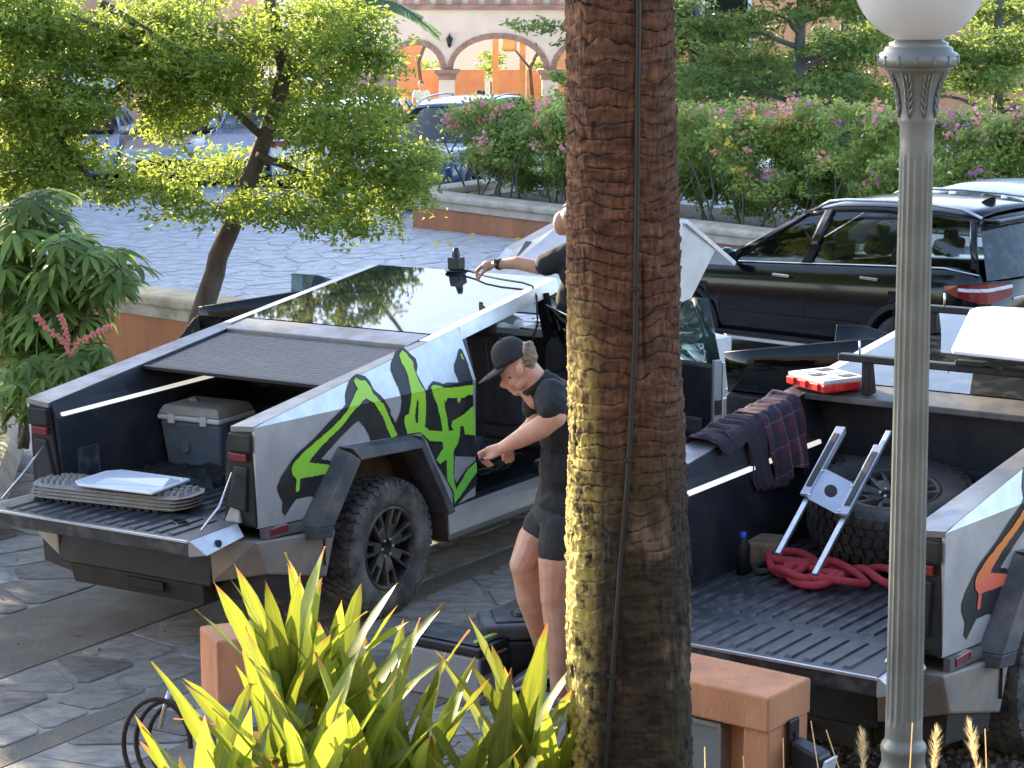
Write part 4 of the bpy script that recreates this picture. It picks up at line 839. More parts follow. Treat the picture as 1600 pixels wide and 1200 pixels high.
def make_car(label, mtx, paint, S, name='parked_car', cat='car', suv=False):
    root = empty(name, matrix=mtx, label=label, cat=cat, group='cars parked in the lot')
    zb = S['belt']; W = S['w']; xr, xf = S['x']; wb = S['wb']; zl = S['low']
    n = 30; secs = []
    for i in range(n + 1):
        t = i / n; x = xr + (xf - xr) * t
        e = min(1, min(x - xr, xf - x) / .42); tap = .80 + .2 * math.sqrt(max(0, e * (2 - e)))
        if e >= 1: tap = 1
        low = zl + (.10 * (1 - e) ** 2); top = interp(x, zb); low2 = min(low, top - .2); h = top - low2; w = W * tap
        q = [(0, low2), (w * .80, low2), (w * .955, low2 + .10 * h), (w * .985, low2 + .30 * h), (w * 1.0, low2 + .55 * h), (w * .99, low2 + .74 * h), (w * .955, low2 + .92 * h), (w * .89, top), (0, top + .02)]
        secs.append([(x, y, z) for y, z in q] + [(x, -y, z) for y, z in reversed(q[1:-1])])
    m = len(secs[0]); b = MB()
    b.add([p for s_ in secs for p in s_], [(i * m + k, i * m + (k + 1) % m, (i + 1) * m + (k + 1) % m, (i + 1) * m + k) for i in range(n) for k in range(m)], True)
    b.add(secs[0], [tuple(range(m))], True); b.add(secs[-1], [tuple(range(m))], True)
    tmp = b.build('tmp', M[paint])
    cut = MB()
    for x in (0, wb):
        for s in (-1, 1): cut.tube([(x, s * (W - .27), .34), (x, s * (W + .2), .34)], .385, 28)
    co = cut.build('tmp_cut', M[paint]); bo = tmp.modifiers.new('cut', 'BOOLEAN'); bo.object = co; bo.operation = 'DIFFERENCE'; bo.solver = 'EXACT'
    me = eval_mesh(tmp, 'body'); bpy.data.objects.remove(tmp); bpy.data.objects.remove(co)
    body = link('body', me, root, None)
    for x in (0, wb):
        for s in (-1, 1):
            car_wheel(root, (x, s * (W - .115), .33), s)
            b = MB(); b.lathe([(.383, -.01), (.44 if suv else .40, -.012), (.435 if suv else .398, .012), (.385, .014)], 30, Matrix.Translation((x, s * (W - .008), .34)) @ Matrix.Rotation(-PI / 2 * s, 4, 'X'), False)
            b.build('arch_trim', M['black' if suv else paint], root)
            MB().lathe([(.383, .0), (.383, -.26), (0, -.26)], 24, Matrix.Translation((x, s * (W - .01), .34)) @ Matrix.Rotation(-PI / 2 * s, 4, 'X')).build('wheel_well', M['interior'], root)
    # greenhouse: belt line to roof line
    rf = S['roof']; wr = S['wr']
    def bp(x, s, d=0): return Vector((x, s * (W * .905 - d), interp(x, zb) - .012))
    def rp(x, s, d=0): return Vector((x, s * (wr - d), interp(x, rf)))
    D = S['div']
    for s in (-1, 1):
        for i in range(len(D) - 1):
            (b0, r0), (b1, r1) = D[i], D[i + 1]; isg = i % 2 == 1
            V = []; k = 4
            for j in range(k + 1):
                t = j / k; lo = bp(b0 + (b1 - b0) * t, s, .012 if isg else 0); hi = rp(r0 + (r1 - r0) * t, s, .012 if isg else 0)
                for u in (0, .5, 1):
                    p = lo.lerp(hi, u); p.y += s * .022 * math.sin(PI * u); V.append(p)
            b = MB(); b.add(V, [(j * 3 + u, (j + 1) * 3 + u, (j + 1) * 3 + u + 1, j * 3 + u + 1) for j in range(k) for u in (0, 1)], True)
            o = b.build('side_window' if isg else 'pillar', M[('glass_smoke' if suv else 'glass') if isg else ('carblack' if S.get('dark', 1) else paint)], root)
            if not isg: sm = o.modifiers.new('solidify', 'SOLIDIFY'); sm.thickness = .035; sm.offset = 0
        b = MB(); x0, x1 = D[0][0], D[-1][0]
        b.tube([bp(x0 + (x1 - x0) * t / 8, s, -.006) for t in range(9)], .008, 5); b.build('belt_trim', M['chrome' if suv else 'black'], root)
    x0, x1 = D[0][1], D[-1][1]
    b = MB(); k = 10; V = []
    for j in range(k + 1):
        x = x0 + (x1 - x0) * j / k; z = interp(x, rf)
        V += [(x, -wr - .015, z - .015), (x, -wr * .93, z + .04), (x, -wr * .5, z + .065), (x, 0, z + .072), (x, wr * .5, z + .065), (x, wr * .93, z + .04), (x, wr + .015, z - .015)]
    b.add(V, [(j * 7 + u, (j + 1) * 7 + u, (j + 1) * 7 + u + 1, j * 7 + u + 1) for j in range(k) for u in range(6)], True)
    o = b.build('roof', M[paint], root); sm = o.modifiers.new('solidify', 'SOLIDIFY'); sm.thickness = .02
    def screen(nm, xb, xr_, mtl):
        V = []; k = 4
        for u in range(k + 1):
            for j in range(7):
                yy_ = -1 + 2 * j / 6; t = u / k; lo = Vector((xb + (.10 * (1 - yy_ * yy_) * (1 if xb > 1 else -1)), yy_ * W * .86, interp(xb, zb) - .01)); hi = Vector((xr_ + .05 * (1 - yy_ * yy_) * (1 if xb > 1 else -1), yy_ * wr * .97, interp(xr_, rf) + .04 * (1 - yy_ ** 4)))
                V.append(lo.lerp(hi, t))
        MB().add(V, [(u * 7 + j, u * 7 + j + 1, (u + 1) * 7 + j + 1, (u + 1) * 7 + j) for u in range(k) for j in range(6)], True).build(nm, M[mtl], root)
    screen('windscreen', D[-1][0], D[-1][1] - .02, 'glass'); screen('rear_window', D[0][0] - .05, D[0][1] - .02, 'roofglass' if suv else 'glass_tint')
    # inside
    b = MB(); b.box(((x0 + x1) / 2, 0, zl + .15), (2.2, W * 1.6, .1)); b.build('cabin_floor', M['interior'], root)
    for x in (.45, 1.25):
        for y in (-.36, .36):
            b = MB(); b.box((x + .1, y, zl + .35), (.45, .44, .16)); b.box((x - .14, y, .95), (.14, .42, .6), Matrix.Rotation(R(-10), 3, 'Y')); b.box((x - .2, y, 1.27 if suv else 1.15), (.08, .2, .15)); b.build('seat', M['seat_cloth'], root, .04, 2)
    b = MB(); b.box((2.0, 0, .86), (.4, W * 1.5, .18)); b.build('dashboard', M['interior'], root, .04); 
    MB().tube([(1.72 + .08 * math.sin(t * PI / 8) * .4, .36 + .18 * math.cos(t * PI / 8), .96 + .18 * math.sin(t * PI / 8)) for t in range(17)], .016, 6).build('steering_wheel', M['interior'], root)
    # trim
    for s in (-1, 1):
        for xd in S['doors']:
            pts = [(xd + (0 if i < 3 else -.0), s * (W * (.9 + .105 * math.sin(PI * min(1, i / 5.2)))), zl + .12 + (interp(xd, zb) - zl - .14) * i / 6) for i in range(7)]
            MB().tube(pts, .005, 4).build('door_seam', M['black_clean'], root)
        for xh in S['handles']:
            z = interp(xh, zb) - .13; b = MB(); b.bar((xh - .1, s * (W + .012), z), (xh + .1, s * (W + .012), z + .005), .022, .028); b.build('door_handle', M['chrome' if suv else paint], root, .008)
        mx = S['mirror']; b = MB(); b.sphere((mx, s * (W + .10), interp(mx, zb) + .06), (.075, .12, .085), 12); b.bar((mx, s * (W - .06), interp(mx, zb) + .0), (mx, s * (W + .06), interp(mx, zb) + .04), .05, .04); b.build('mirror', M[paint], root)
        if suv:
            b = MB(); b.hexa([(.42, s * (W - .1), .22), (wb - .42, s * (W - .1), .22), (wb - .42, s * (W + .0), .24), (.42, s * (W + .0), .24)], [(.42, s * (W - .1), .34), (wb - .42, s * (W - .1), .34), (wb - .42, s * (W + .015), .33), (.42, s * (W + .015), .33)]); b.build('sill_cladding', M['black'], root, .01)
            MB().hexa([(.40, s * (W - .02), .245), (wb - .40, s * (W - .02), .245), (wb - .52, s * (W + .03), .25), (.55, s * (W + .03), .25)], [(.46, s * (W - .02), .30), (wb - .46, s * (W - .02), .30), (wb - .58, s * (W + .03), .285), (.62, s * (W + .03), .285)]).build('sill_trim', M['chrome'], root, .006)
            MB().tube([(x, s * (wr - .03), interp(x, rf) + (.085 if -.55 < x < 1.05 else .03)) for x in (-.7, -.5, -.2, .3, .8, 1.0, 1.18)], .016, 6).build('roof_bar', M['alu'], root)
            MB().hexa([(.42, s * (W + .003), .52), (wb - .45, s * (W + .003), .50), (wb - .45, s * (W - .05), .50), (.42, s * (W - .05), .52)], [(.5, s * (W + .014), .55), (wb - .55, s * (W + .014), .535), (wb - .55, s * (W - .05), .535), (.5, s * (W - .05), .55)]).build('door_moulding', M[paint], root, .01)
        # lamps
        t = S['tail']; b = MB(); lp = [(xr + .38, 1.0), (xr + .24, 1.001), (xr + .13, .972), (xr + .05, .92), (xr + .0, .855), (xr - .018, .78), (xr - .022, .42)]; hh = [(.0, .05), (-.05, .065), (-.075, .075), (-.095, .082), (-.105, .085), (-.10, .08), (-.06, .055)]
        for i_ in range(6):
            (x0_, w0_), (x1_, w1_) = lp[i_], lp[i_ + 1]; (l0, h0), (l1, h1) = hh[i_], hh[i_ + 1]
            b.hexa([(x0_, s * W * w0_, t + l0), (x1_, s * W * w1_, t + l1), (x1_ + .04, s * (W * w1_ - .05), t + l1), (x0_ + .02, s * (W * w0_ - .05), t + l0)], [(x0_ + .01, s * W * (w0_ - .006), t + h0), (x1_ + .008, s * W * (w1_ - .008), t + h1), (x1_ + .04, s * (W * w1_ - .05), t + h1), (x0_ + .02, s * (W * w0_ - .05), t + h0)])
        tl = b.build('tail_light', M['redlens'], root)
        b = MB()
        for i_ in range(1, 6):
            (x0_, w0_), (x1_, w1_) = lp[i_], lp[i_ + 1]
            b.hexa([(x0_ - .004, s * W * (w0_ + .004), t + .012), (x1_ - .006, s * W * (w1_ + .002), t + .008), (x1_ + .03, s * (W * w1_ - .04), t + .008), (x0_ + .02, s * (W * w0_ - .04), t + .012)], [(x0_ - .002, s * W * (w0_ + .003), t + .042), (x1_ - .004, s * W * (w1_ + .001), t + .04), (x1_ + .03, s * (W * w1_ - .04), t + .04), (x0_ + .02, s * (W * w0_ - .04), t + .042)])
        b.build('reverse_lamp', M['headl'], tl)
        b = MB(); zf = interp(xf - .3, zb) - .14; b.hexa([(xf - .35, s * W * .95, zf - .07), (xf - .05, s * W * .72, zf - .08), (xf - .05, s * W * .45, zf - .06), (xf - .3, s * W * .45, zf - .06)], [(xf - .42, s * W * .93, zf + .07), (xf - .1, s * W * .7, zf + .05), (xf - .08, s * W * .45, zf + .04), (xf - .3, s * W * .45, zf + .05)]); b.build('head_light', M['headl'], root, .01)
    MB().box((xf - .03, 0, .42), (.1, W * 1.2, .2)).build('grille', M['black'], root, .02)
    if suv:
        b = MB(); b.box((xr + .02, 0, .36), (.12, W * 1.6, .18)); b.build('bumper_cladding', M['black'], root, .02)
        b = MB(); b.box((xr - .005, .22, .83), (.02, .22, .025)); b.build('badge', M['chrome'], root, .004)
        b = MB(); b.hexa([(-.45, -.03, 1.63), (-.25, -.02, 1.64), (-.25, .02, 1.64), (-.45, .03, 1.63)], [(-.46, -.006, 1.73), (-.42, -.004, 1.73), (-.42, .004, 1.73), (-.46, .006, 1.73)]); b.build('aerial_fin', M['carblack'], root, .008)
        b = MB(); b.box((D[0][1] - .08, 0, 1.555), (.22, wr * 1.75, .05)); b.build('roof_spoiler', M['carblack'], root, .02)
    else: MB().hexa([(.1, -.03, S['roof'][2][1] + .05), (.28, -.02, S['roof'][2][1] + .05), (.28, .02, S['roof'][2][1] + .05), (.1, .03, S['roof'][2][1] + .05)], [(.09, -.006, S['roof'][2][1] + .15), (.13, -.004, S['roof'][2][1] + .15), (.13, .004, S['roof'][2][1] + .15), (.09, .006, S['roof'][2][1] + .15)]).build('aerial_fin', M['black_clean'], root)
    return root
SUV = dict(belt=[(-.86, 1.04), (-.75, 1.16), (.2, 1.12), (1.2, 1.07), (2.25, 1.02), (2.9, .97), (3.3, .87), (3.46, .7)], w=.89, x=(-.86, 3.46), wb=2.61, low=.21,
           roof=[(-.75, 1.555), (-.3, 1.60), (.4, 1.615), (.9, 1.59), (1.3, 1.505)], wr=.65,
           div=[(-.80, -.66), (-.72, -.60), (-.06, .02), (.04, .10), (1.07, .92), (1.19, 1.02), (2.02, 1.22), (2.2, 1.3)], doors=(.08, 1.13, 2.16), handles=(.35, 1.38), mirror=1.98, tail=.93)
make_car('black sport utility car with silver roof rails parked right of the palm trunk', frame_matrix(4.27, 22.05, 2.3915), 'carblack', SUV, 'sport_utility_car', 'car', True)
SED = dict(belt=[(-1.0, .84), (-.85, .93), (0, .93), (1.2, .90), (2.1, .88), (2.8, .80), (3.3, .70), (3.5, .58)], w=.87, x=(-1.0, 3.5), wb=2.6, low=.2,
           roof=[(-.4, 1.28), (.1, 1.36), (.6, 1.39), (1.0, 1.36), (1.3, 1.29)], wr=.58,
           div=[(-.85, -.2), (-.55, -.05), (.05, .15), (.15, .22), (1.0, .85), (1.1, .95), (1.85, 1.2), (2.1, 1.3)], doors=(.1, 1.05, 2.0), handles=(.3, 1.3), mirror=1.85, tail=.80, dark=0)
HAT = dict(belt=[(-.75, .88), (-.65, .99), (0, .97), (1.1, .94), (2.1, .90), (2.7, .82), (3.1, .72), (3.25, .58)], w=.85, x=(-.75, 3.25), wb=2.5, low=.2,
           roof=[(-.6, 1.40), (-.2, 1.46), (.4, 1.48), (.9, 1.45), (1.2, 1.38)], wr=.60,
           div=[(-.68, -.5), (-.5, -.4), (.02, .08), (.12, .16), (1.0, .85), (1.1, .95), (1.9, 1.12), (2.12, 1.22)], doors=(.08, 1.05, 2.0), handles=(.3, 1.3), mirror=1.9, tail=.9, dark=0)
VAN = dict(HAT, belt=[(-.75, .95), (-.65, 1.08), (0, 1.08), (1.1, 1.05), (2.1, 1.0), (2.7, .92), (3.1, .78), (3.25, .6)], roof=[(-.6, 1.72), (-.2, 1.76), (.4, 1.78), (.9, 1.75), (1.3, 1.64)], wr=.68)
make_car('white saloon with a black roof fin parked behind the black car', frame_matrix(6.02, 25.5, 2.25), 'carwhite', SED)
make_car('light blue hatchback partly hidden behind the leaning tree trunk', frame_matrix(-4.25, 44.6, -1.75), 'carblue', VAN)
make_car('white hatchback with red lamps parked between two blue cars under the tree crown', frame_matrix(-3.35, 41.2, 1.38), 'carwhite', HAT)
make_car('mid blue saloon parked left of the dark blue car', frame_matrix(-2.55, 44.5, -1.7), 'carblue', SED)
make_car('dark blue sport utility car nosing out past the planter wall end', frame_matrix(-.6, 40.1, -1.9), 'carnavy', dict(SUV), 'sport_utility_car', 'car', True)
make_car('pale blue saloon parked at the far left behind the tree crown', frame_matrix(-8.3, 45.6, -1.5), 'carblue', SED)
make_car('silver hatchback parked in front of the peach wall behind the tree crown', frame_matrix(-6.2, 45.0, -1.6), 'cargrey', HAT)

# ---------------------------------------------------------------- trees and plants
def limb(b, pts, r0, r1, seg=9, wob=.0):
    n = len(pts); out = []; rgl = random.Random(int(abs(pts[0][0] * 1000)) + n)
    for i in range(n - 1):
        a, c = Vector(pts[i]), Vector(pts[i + 1])
        for j in range(4): out.append(a.lerp(c, j / 4) + Vector((rgl.uniform(-1, 1), rgl.uniform(-1, 1), rgl.uniform(-1, 1))) * wob)
    out.append(Vector(pts[-1])); k = len(out)
    b.tube(out, [r0 + (r1 - r0) * i / (k - 1) for i in range(k)], seg)
def tree(name, label, base, trunk, limbs, ells, dens, per, rad, size, lm, bm_='bark', r0=.12, r1=.05, group=None, twigs=1, flat=.6, droop=0, cat='tree', far=None):
    root = empty(name, base, 0, label, cat, group); o = Vector(base)
    b = MB(); limb(b, [Vector(p) - o for p in trunk], r0, r1, 12, r0 * .12); b.build('trunk', M[bm_], root)
    for l in limbs:
        b = MB(); limb(b, [Vector(p) - o for p in l], r1 * .75, r1 * .2, 7, r1 * .25); b.build('limb', M[bm_], root)
    cs, p, r = clumps(ells, dens, per, rad, flat, *( (-.24, 2.2) if name == 'leaning_or_shade_tree' else (-.2, 1.2)))
    if twigs:
        b = MB(); anchors = [Vector(q) for l in ([trunk[-2:]] + list(limbs)) for q in l]
        for c in cs[::max(1, len(cs) // (260 * twigs))]:
            c = Vector(c); a = min(anchors, key=lambda q: (q - c).length); d = (c - a)
            if .1 < d.length < 1.4:
                mid = a.lerp(c, .5) + Vector((random.uniform(-.1, .1), random.uniform(-.1, .1), random.uniform(-.02, .12))) * d.length
                b.tube([a - o, mid - o, c - o], [r1 * .28, r1 * .16, r1 * .06], 4, False)
        if b.v: b.build('twigs', M[bm_], root)
    link('crown', leaves('crown', p - np.array(base), size * rng.uniform(.7, 1.25, len(p)), M[lm], flat=.7, rnd=r, droop=droop), root)
    if far:
        cs, p, r = clumps(far, 14, 30, .3, .6)
        link('upper_crown', leaves('upper_crown', p - np.array(base), .2 * rng.uniform(.8, 1.3, len(p)), M[lm], flat=.7, rnd=r), root)
    return root
def E21(u, v, ru, rv, y, ry=.7):
    k = (y + .25) / 21.25; return ((u - 800) * .00584 * k, y, 4.09 - (4.09 - (3.667 - .0058 * v)) * k, ru * .0058 * k, ry, rv * .0058 * k)
ELL = [E21(30, 90, 110, 120, 20.6), E21(140, 55, 130, 75, 21), E21(270, 60, 120, 75, 20.5), E21(395, 100, 110, 65, 21.3), E21(500, 60, 120, 75, 20.8), E21(575, 80, 60, 60, 21.2),
       E21(545, 185, 105, 60, 20.6), E21(632, 215, 46, 48, 20.8), E21(475, 320, 110, 48, 20.3, .5), E21(575, 320, 70, 50, 20.6, .5), E21(400, 330, 70, 32, 20.2, .5), E21(245, 285, 100, 48, 20.4, .6),
       E21(130, 285, 60, 32, 20.8, .5), E21(45, 225, 70, 80, 20.4), E21(275, 185, 60, 45, 20.9, .5), E21(630, 285, 42, 42, 20.4, .4), E21(340, 250, 60, 30, 21.4, .5), E21(460, 175, 60, 40, 21.4, .5), E21(600, 255, 75, 40, 20.5, .5), E21(500, 255, 70, 35, 20.7, .5), E21(650, 265, 38, 55, 20.3, .5), E21(340, 130, 90, 60, 20.8), E21(200, 130, 80, 50, 20.6), E21(545, 350, 60, 32, 20.2, .4), E21(300, 330, 70, 22, 20.2, .4), E21(90, 150, 90, 60, 20.3), E21(100, 250, 80, 40, 20.5), E21(40, 300, 60, 40, 20.2, .5), E21(0, 180, 60, 90, 20.6), E21(10, 30, 70, 60, 20.4)]
tree('leaning_or_shade_tree', 'small leaved tree with a leaning brown trunk in front of the left retaining wall', (-2.98, 20.55, -.06),
     [(-2.98, 20.55, -.1), (-2.84, 20.7, .815), (-2.67, 20.85, 1.35), (-2.24, 21, 2.43), (-2.05, 21, 3.0), (-2.2, 21, 3.8)],
     [[(-2.24, 21, 2.43), (-2.7, 20.8, 2.9), (-3.3, 20.6, 3.3), (-3.9, 20.6, 3.55)], [(-2.1, 21, 2.9), (-1.7, 20.8, 3.2), (-1.2, 20.7, 3.3)], [(-2.3, 20.9, 2.3), (-1.8, 20.6, 2.1), (-1.4, 20.5, 2.0)],
      [(-2.05, 21, 3.0), (-1.6, 21.2, 3.6), (-1.2, 21, 4.3)], [(-4.9, 20.5, 3.1), (-4.2, 20.5, 2.75), (-3.9, 20.4, 2.3), (-3.65, 20.3, 2.05), (-3.0, 20.3, 2.02), (-2.5, 20.3, 1.85)], [(-3.95, 20.4, 2.5), (-3.5, 20.6, 2.9), (-3.1, 20.6, 3.2)],
      [(-3.6, 20.5, 3.65), (-3.1, 20.5, 3.35), (-2.75, 20.6, 3.1)]],
     ELL, 185, 36, .105, .066, 'leaf_tree', r0=.115, r1=.055, twigs=0)
SHADE = [(-9.2, 21.5, 5.45, 2.2, 2.3, 1.15), (-7.4, 18.6, 4.3, 1.8, 2.0, .95), (-8.4, 18.2, 8.5, 2.2, 2.0, 1.25), (-8.3, 20.5, 3.1, 1.3, 1.7, .75), (-7.3, 20.0, 2.85, 1.1, 1.4, .65)]  # unseen crown lobes added to shade the truck, paving, palm top and globe
tree('leaning_or_shade_tree', 'unseen broad tree crown added beyond the left edge to shade the yard', (-8.8, 22.0, -.16), [(-8.8, 22, -.2), (-8.7, 22.1, 1.8), (-8.9, 22.3, 4.2), (-8.7, 20.5, 7.0), (-8.5, 18.8, 8.3)], [[(-8.8, 22.2, 3.4), (-7.5, 20, 4.4)], [(-8.8, 22.2, 3.6), (-9.6, 21, 5.0)]],
     SHADE, 16, 32, .3, .24, 'leaf_tree', r0=.2, r1=.1, twigs=0)

# umbrella plant: palmate leaves, each leaf an object of its own
def palmate(nl, L, w, droop, seed):
    rgp = random.Random(seed); b = MB()
    for k in range(nl):
        a = 2 * PI * k / nl + rgp.uniform(-.15, .15); l = L * rgp.uniform(.8, 1.1); d = droop * rgp.uniform(.7, 1.3); V = []
        for i in range(6):
            t = i / 5; r = .03 + l * (t - .22 * d * t * t); z = -l * d * t * t * .75 - .03 * t; ww = w * (math.sin(PI * min(1, (t * .93 + .05))) ** .8) * .5
            ca, sa = math.cos(a), math.sin(a)
            V += [(r * ca - ww * sa, r * sa + ww * ca, z + ww * .35), (r * ca, r * sa, z), (r * ca + ww * sa, r * sa - ww * ca, z + ww * .35)]
        b.add(V, [(i * 3 + j, i * 3 + j + 1, (i + 1) * 3 + j + 1, (i + 1) * 3 + j) for i in range(5) for j in (0, 1)], True)
    b.tube([(0, 0, 0), (-.03, .02, -.14), (-.05, .02, -.28)], .006, 5, False)
    return b
pm = [palmate(9, .30, .076, .42, 1).mesh('leaf', M['leaf_schef']), palmate(8, .26, .068, .55, 2).mesh('leaf', M['leaf_schef']), palmate(10, .32, .07, .36, 3).mesh('leaf', M['leaf_schef']), palmate(7, .22, .06, .65, 4).mesh('leaf', M['leaf_schef'])]
def E17(u, v, ru, rv, y=16.9): k = y / 17; return ((u - 800) * .00473 * k, y, 4.09 - (4.09 - (3.76 - .00471 * v)) * k, ru * .0047, .45, rv * .0047)
def umbrella(label, base, ells, counts, sc_, seed):
    root = empty('umbrella_plant', base, 0, label, 'plant', 'umbrella plants at the left edge'); rgu = random.Random(seed); rs = np.random.default_rng(seed); o = Vector(base)
    tips = []
    for e, n in zip(ells, counts):
        p = rs.normal(size=(n, 3)); p /= np.linalg.norm(p, axis=1)[:, None]; p *= rs.random(n)[:, None] ** .35
        p = p * np.array(e[3:6]) + np.array(e[:3])
        for q in p:
            ob = link('leaf', pm[rgu.randrange(4)], root); ob.location = Vector(q) - o
            out = Vector((q[0] - e[0], q[1] - e[1] - .25, 0)); tl = rgu.uniform(.05, .6)
            ax = Vector((-out.y, out.x, 0)); ax = ax.normalized() if ax.length > 1e-3 else Vector((1, 0, 0))
            ob.rotation_mode = 'QUATERNION'; ob.rotation_quaternion = Matrix.Rotation(tl, 4, ax).to_quaternion() @ Matrix.Rotation(rgu.uniform(0, 6.28), 4, 'Z').to_quaternion()
            s = sc_ * rgu.uniform(.75, 1.15); ob.scale = (s, s, s)
        tips.append(Vector(e[:3]))
    for tp in tips:
        b = MB(); limb(b, [(rgu.uniform(-.1, .1), rgu.uniform(-.1, .1), 0), (tp - o) * .5 + Vector((rgu.uniform(-.1, .1), .05, .1)), tp - o], .022, .012, 6, .01); b.build('stem', M['stem'], root)
    return root
up = umbrella('tall umbrella plant with drooping palmate leaves in front of the terracotta retaining wall', (-3.72, 17.3, .36),
         [E17(70, 345, 70, 50, 17.3), E17(120, 410, 85, 50, 16.9), E17(40, 440, 70, 60, 17.4), E17(90, 490, 80, 50, 17.1), E17(30, 530, 60, 50, 17.2), E17(175, 420, 30, 35, 16.7), E17(20, 380, 50, 50, 17.6)], [26, 34, 30, 34, 26, 12, 20], .78, 5)
ul = umbrella('low umbrella plant carrying pink red flower spikes beside the left truck', (-3.45, 16.5, .36), [E17(60, 590, 80, 40, 16.6), E17(125, 565, 45, 25, 16.4), E17(20, 620, 40, 35, 16.6)], [30, 14, 12], .62, 8)
for pts in ([(98, 562), (93, 540), (60, 512), (48, 495)], [(98, 562), (97, 535), (92, 510), (86, 495)], [(98, 565), (112, 540), (140, 525), (166, 512)]):
    b = MB(); q = []
    for u, v in pts: e = E17(u, v, 1, 1, 16.2); q.append(Vector(e[:3]) - Vector((-3.45, 16.5, .36)))
    limb(b, q, .010, .008, 6)
    for i in range(40):
        t = .25 + .75 * i / 40; k = min(2, int(t * 3)); c = q[k].lerp(q[k + 1], t * 3 - k); a = i * 2.4
        b.sphere(c + Vector((math.cos(a), .6 * math.sin(a), math.sin(a))) * .016, .011, 6)
    b.build('flower_spike', M['fl_coral'], ul)
# low variegated cover in the bed
n = 1500; p = np.stack([rng.uniform(-5.2, -3.72, n), rng.uniform(16.2, 19.0, n), .38 + rng.random(n) ** .7 * .36], 1); p[:, 0] -= (p[:, 1] - 16.2) * .12
tag(link('ground_cover', leaves('ground_cover', p, .085 * rng.uniform(.7, 1.3, n), M['leaf_low'], flat=.9, asp=.3)), 'pale variegated ground cover in the planter at the left edge', kind='stuff')

# flowering hedge on the planter wall
HA = np.array([-1.40, 35.0]); HD = np.array([.679, -.734]); HN = np.array([.734, .679])
looks = ['bougainvillea bush with pink bracts at the far end of the planter', 'bougainvillea bush with yellow and pink bracts left of the palm trunk', 'bougainvillea bush hidden mostly behind the palm trunk', 'bougainvillea bush with yellow bracts just right of the palm trunk',
         'bougainvillea bush with magenta and coral bracts above the black car', 'bougainvillea bush with purple bracts left of the lamp post', 'bougainvillea bush with bare twigs right of the lamp post', 'bougainvillea bush at the right end of the planter']
fls = [('fl_pink', 'fl_pink', 'fl_coral', 'fl_coral', 'fl_yellow'), ('fl_yellow', 'fl_pink', 'fl_pink', 'fl_coral', 'fl_coral'), ('fl_pink', 'fl_yellow'), ('fl_yellow', 'fl_coral', 'fl_pink', 'fl_coral'), ('fl_mag', 'fl_coral', 'fl_pink'), ('fl_mag', 'fl_mag', 'fl_pink'), ('fl_mag', 'fl_pink'), ('fl_mag', 'fl_pink')]
for i in range(8):
    c = HA + HD * (.75 + i * 1.72) + HN * .95; rgh = random.Random(40 + i); base = (c[0], c[1], .36)
    root = empty('bougainvillea', base, 0, looks[i], 'shrub', 'flowering hedge on the planter'); top = 1.88 + .07 * min(i, 4) + rgh.uniform(-.05, .07)
    ells = []
    for k in range(13):
        a = rgh.uniform(-1.05, 1.05); d = rgh.uniform(-.55, .45); zc = rgh.uniform(1.02, top - .22); q = c + HD * a * .8 + HN * d
        ells.append((q[0], q[1], zc, .46, .42, rgh.uniform(.2, .3)))
    for a in (-.7, -.2, .3, .75): q = c + HD * a + HN * rgh.uniform(-.2, .1); ells.append((q[0], q[1], top - .2, .34, .34, .24))
    for k in range(9): q = c + HD * rgh.uniform(-.95, .95) + HN * rgh.uniform(.15, .75); ells.append((q[0], q[1], rgh.uniform(.70, 1.0), .42, .34, .25))
    cs, p, r = clumps(ells, 190, 22, .085, .8, -.16, 2.2)
    link('foliage', leaves('foliage', p - np.array(base), .078 * rng.uniform(.65, 1.25, len(p)), M['leaf_hedge'], flat=.8, asp=.5, rnd=r), root)
    for k in range(9):
        a = rgh.uniform(-.85, .85); q0 = c + HD * a + HN * rgh.uniform(-.6, .2); a2 = a + rgh.uniform(-.35, .35); q1 = c + HD * a2 + HN * rgh.uniform(-.55, .3)
        b = MB(); limb(b, [Vector((q0[0], q0[1], .33)) - Vector(base), Vector(((q0[0] + q1[0]) / 2 + rgh.uniform(-.1, .1), (q0[1] + q1[1]) / 2, .85)) - Vector(base), Vector((q1[0], q1[1], 1.35)) - Vector(base)], .019, .010, 6, .012); b.build('stem', M['stem'], root)
    surf = [q for q in cs if (q[2] > top - .35) or ((np.dot(q[:2] - c, HN)) < -.45 and q[2] > 1.1)]
    for k in range(min(len(surf), 34 if i < 4 else 26)):
        q = surf[rgh.randrange(len(surf))] - np.array([HN[0], HN[1], 0]) * .1 + np.array([0, 0, .05]); m = fls[i][rgh.randrange(len(fls[i]))]; nf = rgh.randrange(7, 20)
        pf = q + rng.normal(size=(nf, 3)) * np.array([.06, .06, .045]) * rgh.uniform(.6, 1.25)
        link('blossom', leaves('blossom', pf - np.array(base), .06 * rng.uniform(.8, 1.3, nf), M[m], flat=1, asp=.75), root)
tag(MB().hexa([(-1.2, 35.1, .2), (8.4, 24.6, .2), (10.2, 26.6, .2), (.4, 37, .2)], [(-1.2, 35.1, .35), (8.4, 24.6, .35), (10.2, 26.6, .35), (.4, 37, .35)]).build('planter_soil', M['soil']), 'dark soil in the long planter under the hedge', kind='structure')
